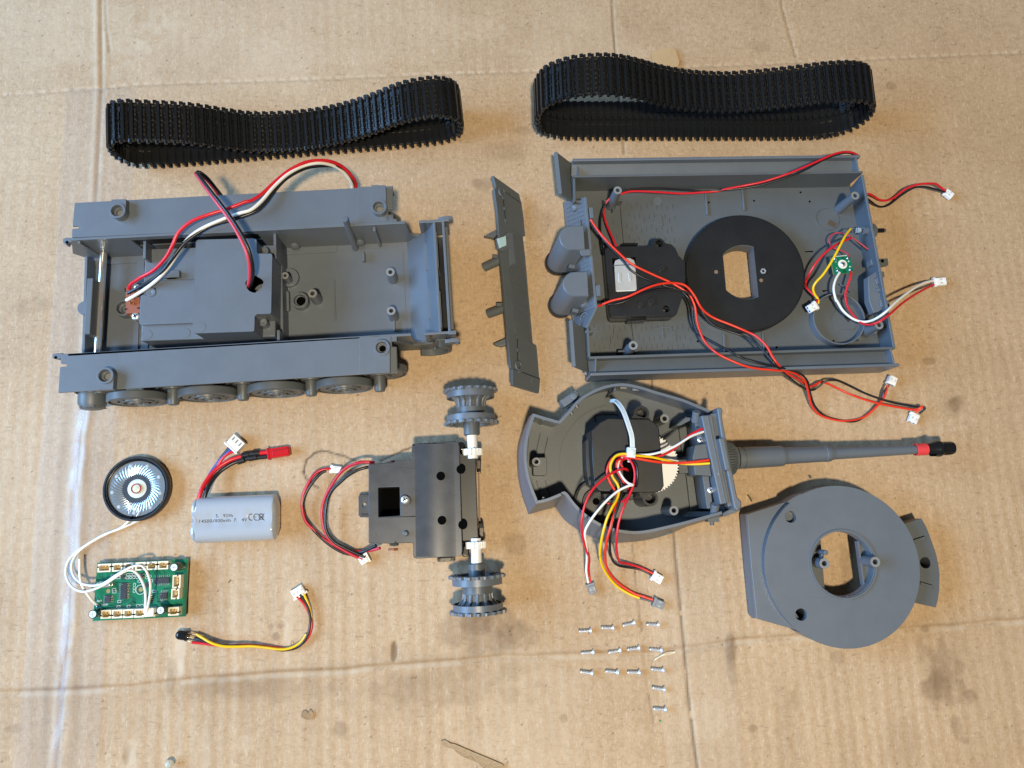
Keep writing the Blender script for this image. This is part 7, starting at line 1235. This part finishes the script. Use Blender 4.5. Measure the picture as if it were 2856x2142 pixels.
        def toothed(z0):
            k = MB(); n = 20; pts = []
            for i in range(n):
                for da, rr in ((-.36, RT-1.7), (-.2, RT-.15), (-.05, RT+.1), (.05, RT+.1), (.2, RT-.15), (.36, RT-1.7)): a = (i+da)*2*PI/n; pts.append(Vector((rr*math.cos(a), rr*math.sin(a))))
            k.prism(pts, z0, z0+1.7, holes=[circ(0, 0, RR-3.2, 40)], fr=f2); obj('toothed_ring', k, GREY, sp_, bevel=.25)
            for i in range(20): a = (i+.5)*2*PI/20; c_ = f2((13.2*math.cos(a), 13.2*math.sin(a), z0-.4)); b_ = MB(); b_.cyl(c_, c_+f2.ez*2.5, .5, n=6); obj('ring_bolt', b_, GREY2, sp_)
        toothed(ins); k = MB(); k.lathe([(RR, ins+1.7), (RR, ins+5.6), (RR-.8, ins+5.6), (RR-2.4, ins+4.4), (8.2, ins+5.2), (8.0, ins+9.0), (7.6, ins+9.2), (5, ins+9.2), (5, ins+4), (11.8, ins+3), (RR-2.5, ins+1.2)], f2, 48); k.f = [f for f in k.f if len(f) == 4]; k.m = k.m[:len(k.f)]; obj('sprocket_rim', k, GREY, sp_)
        k = MB(); k.lathe([(8.7, ins+4.8), (8.7, ins+10.8), (8.0, ins+11.2), (8.0, ins+14.5), (9.9, ins+17.0), (13, ins+19)], f2, 36); obj('sprocket_drum', k, GREY2, sp_)
        for i in range(12):
            a = i*2*PI/12; b_ = MB(); e = Vector((math.cos(a), math.sin(a), 0)); 
            b_.tube([f2(e*8.3+Vector((0, 0, ins+10.4))), f2(e*8.5+Vector((0, 0, ins+13.5))), f2(e*9.7+Vector((0, 0, ins+16.2))), f2(e*13.0+Vector((0, 0, ins+18.8)))], 1.0, 6); obj('spoke', b_, GREY, sp_, smooth=60)
        k = MB(); k.lathe([(RR, ins+16.4), (RR, ins+20.4), (RR-.7, ins+20.4), (RR-.9, ins+16.4)], f2, 56, closed=True); k.lathe([(RR-.8, ins+18.6), (9, ins+19.2), (4, ins+19.5), (0, ins+19.6)], f2, 40); obj('sprocket_rim', k, GREY, sp_)
        toothed(ins+20.2)
    # wires and plugs
    w = t.wire
    w([('N', 830, 334, 14), (760, 326, 15), (680, 330, 15), (610, 350, 14), (550, 378, 13), (490, 425, 12), (440, 485, 11), (400, 545, 10), (350, 625, 9), (310, 715, 8), (288, 810, 7), (288, 900, 6.5), (305, 1000, 6), (340, 1090, 5.5), (400, 1160, 5), (480, 1215, 4.5), (570, 1265, 4.2), (640, 1300, 4), (710, 1325, 4)], .98, mat_wr); w([('N', 790, 374, 12), (720, 388, 13), (640, 415, 13), (550, 470, 12), (470, 540, 11), (400, 610, 10), (350, 700, 8.5), (328, 800, 7.5), (320, 900, 7), (325, 1000, 6.5), (360, 1090, 6), (420, 1155, 5.5), (500, 1200, 5), (600, 1248, 4.6), (680, 1285, 4.4), (735, 1305, 4.2)], 1.0, WBLK)
    w([('N', 385, 395, 4), (330, 398, 4), (260, 418, 4.5), (200, 465, 5), (150, 540, 5.5), (110, 620, 5.5), (88, 690, 5), (82, 760, 4.5), (92, 850, 4), (125, 940, 3.6), (190, 1010, 3), (260, 1080, 2.4), (340, 1140, 2), (420, 1190, 1.6), (520, 1232, 1.4), (620, 1245, 1.6), (720, 1245, 3), (800, 1232, 6), (885, 1210, 9)], .98, mat_wr); w([('N', 330, 415, 4), (280, 440, 4.5), (220, 500, 5), (160, 580, 5.2), (115, 660, 5), (90, 740, 4.5), (88, 830, 4), (115, 915, 3.6), (180, 1000, 3), (260, 1085, 2.5), (350, 1165, 2), (430, 1220, 1.6), (520, 1262, 1.4), (600, 1275, 1.6), (690, 1255, 3), (770, 1222, 6), (845, 1185, 9)], 1.0, WBLK)
    def conn(x, y, dx, dy, sx, sy, sz, z, lab): p = t.p('N', x, y, z); q = t.p('N', x+dx, y+dy, z); e = (q-p).normalized(); plug(t, (p.x, p.y, z), e, Vector((-e.y, e.x, 0)), sx, sy, sz, 2, NYL, label=lab)
    conn(435, 405, 60, 6, 7.0, 4.3, 3.4, 2, 'white connector on the upper loop'); conn(728, 1318, -55, 32, 6.2, 5.6, 4.2, .6, 'white connector on the lower loop')
mat_clipw = mat('clip_shade', (.07, .05, .035), .4); mat_wr = mat('dusky_red_wire', (.50, .012, .03), .35)
build_gearbox()
# ------------------------------------------------------------------ infrared receiver on three wires
def build_receiver():
    o = W('R', 175, 840, 2); t = Thing('infrared_receiver', 'small black domed receiver bulb on yellow, black and red wires', 'sensor', (o.x, o.y), 0)
    p = t.p('R', 268, 855, 2.8); q = t.p('R', 100, 832, 2.8); d = (q-p).normalized(); Lb = (q-p).length; f_ = Fr((p.x, p.y, 2.9), (0, 0, 1), d.cross(Vector((0, 0, 1))) if False else Vector((d.y, -d.x, 0)), None)
    ax = Fr((p.x, p.y, 2.9), Vector((0, 0, 1)).cross(d), (0, 0, 1), d); r = 2.75
    m = MB(); m.lathe([(r+.35, 0), (r+.35, 1.0), (r, 1.1), (r, Lb-r)]+[(r*math.cos(a), Lb-r+r*math.sin(a)) for a in np.linspace(.15, PI/2-.001, 8)]+[(0, Lb)], ax, 30); t.part('sensor_bulb', m, GLOSSB, smooth=40)
    for pts in ([(265, 815, 3), (320, 826, 2.8), (390, 838, 2.6)], [(262, 872, 3), (310, 878, 2.8), (360, 888, 2.6)], [(205, 895, 3), (250, 912, 2.4), (325, 942, 1.8)]): m = MB(); m.tube(t.path([('R', *x) for x in pts]), .3, 6); t.part('lead', m, SOLDER, smooth=60)
    k = MB(); k.tube(t.path([('R', 330, 828, 2.8), (385, 838, 2.6)]), .5, 6, smooth=False); k.tube(t.path([('R', 300, 930, 2.), (262, 918, 2.2)]), .55, 6, smooth=False); t.part('solder_blob', k, SOLDER, kind='stuff')
    w = t.wire
    w([('R', 385, 832, 2.8), (460, 875, 4), (560, 935, 5.5), (660, 975, 6), (780, 998, 6), (950, 1000, 5.5), (1150, 995, 5), (1350, 1015, 3), (1500, 1035, 2), (1620, 1032, 1.6), (1730, 995, 1.5), (1820, 930, 1.5), (1890, 830, 1.2)], .82, WYEL); w([('R', 1960, 650, 1.2), (1955, 560, 1.6), (1930, 460, 2), (1890, 355, 2.4), (1850, 265, 2.6)], .82, WYEL)
    w([('R', 355, 886, 2.6), (440, 910, 3.5), (560, 948, 4.2), (680, 975, 4.4), (850, 985, 4), (1100, 985, 3.5), (1350, 1012, 2), (1520, 1045, 1.3), (1650, 1042, 1.0), (1760, 1010, 1.2), (1850, 940, 2), (1910, 830, 2.6), (1938, 700, 2.8), (1935, 560, 2.8), (1900, 440, 2.8), (1850, 350, 2.8), (1805, 285, 2.8)], .80, WBLK)
    w([('R', 318, 942, 1.8), (450, 955, 2.2), (600, 975, 3), (760, 988, 3.6), (950, 980, 3.6), (1150, 978, 3.2), (1400, 1005, 1.4), (1600, 1030, .9), (1720, 1015, .9), (1830, 960, .9), (1910, 880, 1.2), (1955, 770, 1.8), (1958, 650, 2), (1925, 540, 2), (1880, 450, 2.2), (1820, 370, 2.4), (1760, 315, 2.6)], .80, WRED)
    p = t.p('R', 1790, 250, .8); q = t.p('R', 1755, 190, .8); e = (q-p).normalized(); plug(t, (p.x, p.y, .2), e, Vector((-e.y, e.x, 0)), 6.2, 7.6, 3.6, 3, NYL)
build_receiver()
# ------------------------------------------------------------------ loose screws
def build_screws():
    S = [((107, 832), (217, 828), 'leftmost silver screw of the top row'), ((307, 800), (417, 803), 'second silver screw from the left in the top row'), ((499, 782), (610, 758), 'tilted silver screw, third from the left in the top row'), ((711, 772), (822, 775), 'rightmost silver screw of the top row'),
         ((130, 1027), (240, 1020), 'leftmost silver screw of the second row'), ((371, 1022), (479, 1004), 'second silver screw from the left in the second row'), ((539, 995), (652, 983), 'third silver screw from the left in the second row'), ((736, 990), (845, 1001), 'rightmost silver screw of the second row, by the pale fibres'),
         ((120, 1191), (228, 1206), 'leftmost silver screw of the third row'), ((346, 1186), (457, 1198), 'second silver screw from the left in the third row'), ((540, 1197), (654, 1200), 'third silver screw from the left in the third row'), ((752, 1168), (864, 1179), 'rightmost silver screw of the third row'),
         ((762, 1334), (877, 1351), 'single silver screw just below the three rows'), ((771, 1522), (885, 1529), 'lowest silver screw, nearest the green fleck')]
    L = 7.8; r = .86; m = MB(); prof = [(0, 0), (.55, .15)]
    n = 6
    for i in range(n): z = .5+i*(L-2.2)/n; prof += [(r*.72, z), (r*1.25, z+.32), (r*1.25, z+.42), (r*.72, z+.62)]
    prof += [(r*.9, L-1.6), (r, L-1.4), (1.8, L-.45), (1.9, L-.2), (1.5, L), (0, L+.1)]
    ax = Fr((0, 0, 1.5), (0, 0, 1), (0, 1, 0) if False else (0, -1, 0), (1, 0, 0)); m.lathe(prof, ax, 18); me = m.mesh('screw_body', [ZINC], 28)
    k = MB(); k.box((L-.25, -1.0, 1.35), (L+.14, 1.0, 1.65)); k.box((L-.25, -.16, .6), (L+.145, .16, 2.4)); mk = k.mesh('cross_slot', [HOLE], 0)
    for (a, b, lab) in S:
        p, q = W('V', *a, 1.2), W('V', *b, 1.2); e = q-p
        o = bpy.data.objects.new('loose_screw', None); COL.objects.link(o); o.location = Vector((p.x, p.y, 0))*U; o.rotation_euler = (0, math.radians(3.), math.atan2(e.y, e.x)); o['label'] = lab; o['category'] = 'screw'; o['group'] = 'silver screws laid out in rows on the cardboard'
        o.location.z = .2*U
        for nm, mm in (('screw_body', me), ('cross_slot', mk)): c_ = bpy.data.objects.new(nm, mm); COL.objects.link(c_); c_.parent = o; c_.rotation_euler = (random.random()*6 if False else 0, 0, 0)
build_screws()
# ------------------------------------------------------------------ crumbs lying on the board
def single(name, mb, mt, label, cat, bevel=0, smooth=40, kind=None):
    o = obj(name, mb, mt, None, bevel, smooth, label, kind); o['category'] = cat; return o
m = MB(); pts = [W('T2', x, y, 0) for x, y in ((735, 62), (745, 50), (840, 30), (868, 40), (893, 115), (885, 138), (860, 142), (760, 125), (742, 112))]; m.prism([(p.x, p.y) for p in pts], .05, 1.4); single('cardboard_scrap', m, SCRAP, 'small rounded square of loose cardboard behind the arched track', 'scrap', .25)
def blob(name, pts, lab, h, mt=None):
    q = [W(*p).to_2d() for p in pts]; c = sum(q, Vector((0, 0)))/len(q); rings = []; vs = []; fs = []; n = len(q)*4; L = [v.to_2d() for v in crv([(p.x, p.y, 0) for p in q], 4, True)]
    for j, (s_, z) in enumerate(((1, .0), (.86, .55), (.6, .85), (.3, 1.))): vs += [((p.x-c.x)*s_+c.x, (p.y-c.y)*s_+c.y, h*z*(.7+.5*RNG.random())+.02) for p in L]
    for j in range(3): fs += [(j*n+i, j*n+(i+1) % n, (j+1)*n+(i+1) % n, (j+1)*n+i) for i in range(n)]
    fs.append(tuple(3*n+i for i in range(n))); m = MB(); m.add(vs, fs); return single(name, m, mt or GLUE, lab, 'glue drip' if mt is None else 'fleck', smooth=60)
blob('glue_drip', [('Y', 1905, 570), ('Y', 1925, 565), ('Y', 1935, 580), ('Y', 1960, 580), ('Y', 2020, 605), ('Y', 2080, 630), ('Y', 2140, 655), ('Y', 2175, 672), ('Y', 2170, 690), ('Y', 2100, 690), ('Y', 2060, 660), ('Y', 2010, 640), ('Y', 1975, 620), ('Y', 1950, 595), ('Y', 1915, 590)], 'long shiny brown glue smear at the bottom edge', .10)
blob('glue_drip', [('Y', 1300, 458), ('Y', 1308, 440), ('Y', 1322, 436), ('Y', 1330, 446), ('Y', 1340, 432), ('Y', 1352, 445), ('Y', 1350, 462), ('Y', 1335, 476), ('Y', 1310, 470)], 'small round brown glue drip at the lower middle', .12)
m = MB(); p = W('Y', 733, 668, 2); m.lathe([(0, 0)]+[(2.5*math.cos(a), 2.2+2.2*math.sin(a)) for a in np.linspace(-1.4, 1.5, 14)]+[(0, 4.4)], Fr((p.x, p.y, .05)), 28); single('clear_bead', m, BEAD, 'clear round bead at the bottom edge', 'bead')
m = MB(); m.tube([W('J', 2105, 1045, .6), W('J', 2125, 1070, .9), W('J', 2140, 1102, .5)], .45, 6); single('dry_sliver', m, LEAF, 'tiny olive sliver between the gun shield and ring plate', 'sliver')
for pts, lab in (([(780, 1095), (830, 1055), (890, 1025), (970, 1014)], 'upper of two pale fibres beside the screws'), ([(782, 1080), (860, 1045), (930, 1030), (965, 1022)], 'lower of two pale fibres beside the screws')): m = MB(); m.tube([W('V', x, y, .5) for x, y in pts], .26, 5); o = single('pale_fibre', m, FIBRE, lab, 'fibre'); o['group'] = 'pale plastic fibres'
blob('green_fleck', [('V', 826, 1632), ('V', 832, 1626), ('V', 842, 1629), ('V', 842, 1640), ('V', 830, 1641)], 'tiny green fleck under the lowest screw', .3, GREENDOT)
m = MB(); q = [W('R', x, y, 0).to_2d() for x, y in ((820, 125), (835, 100), (855, 85), (860, 95), (845, 112), (830, 126))]; m.prism([(p.x, p.y) for p in q], .02, .5); single('dark_crumb', m, LEAF, 'dark crumb right of the circuit board', 'crumb')
m = MB(); q = [W('K', x, y, 0).to_2d() for x, y in ((808, 712), (825, 715), (832, 735), (820, 742), (812, 730))]; m.prism([(p.x, p.y) for p in q], .02, .6); single('dark_crumb', m, GREY2, 'dark crumb below the gun barrel', 'crumb')
m = MB(); m.tube([W('R', *p, .5) for p in ((1690, 920), (1675, 955), (1690, 990), (1715, 965), (1700, 925))], .14, 4); single('brown_hair', m, mat('brown_hair', (.16, .09, .05), .6), 'curly brown fibre touching the yellow wire', 'hair')
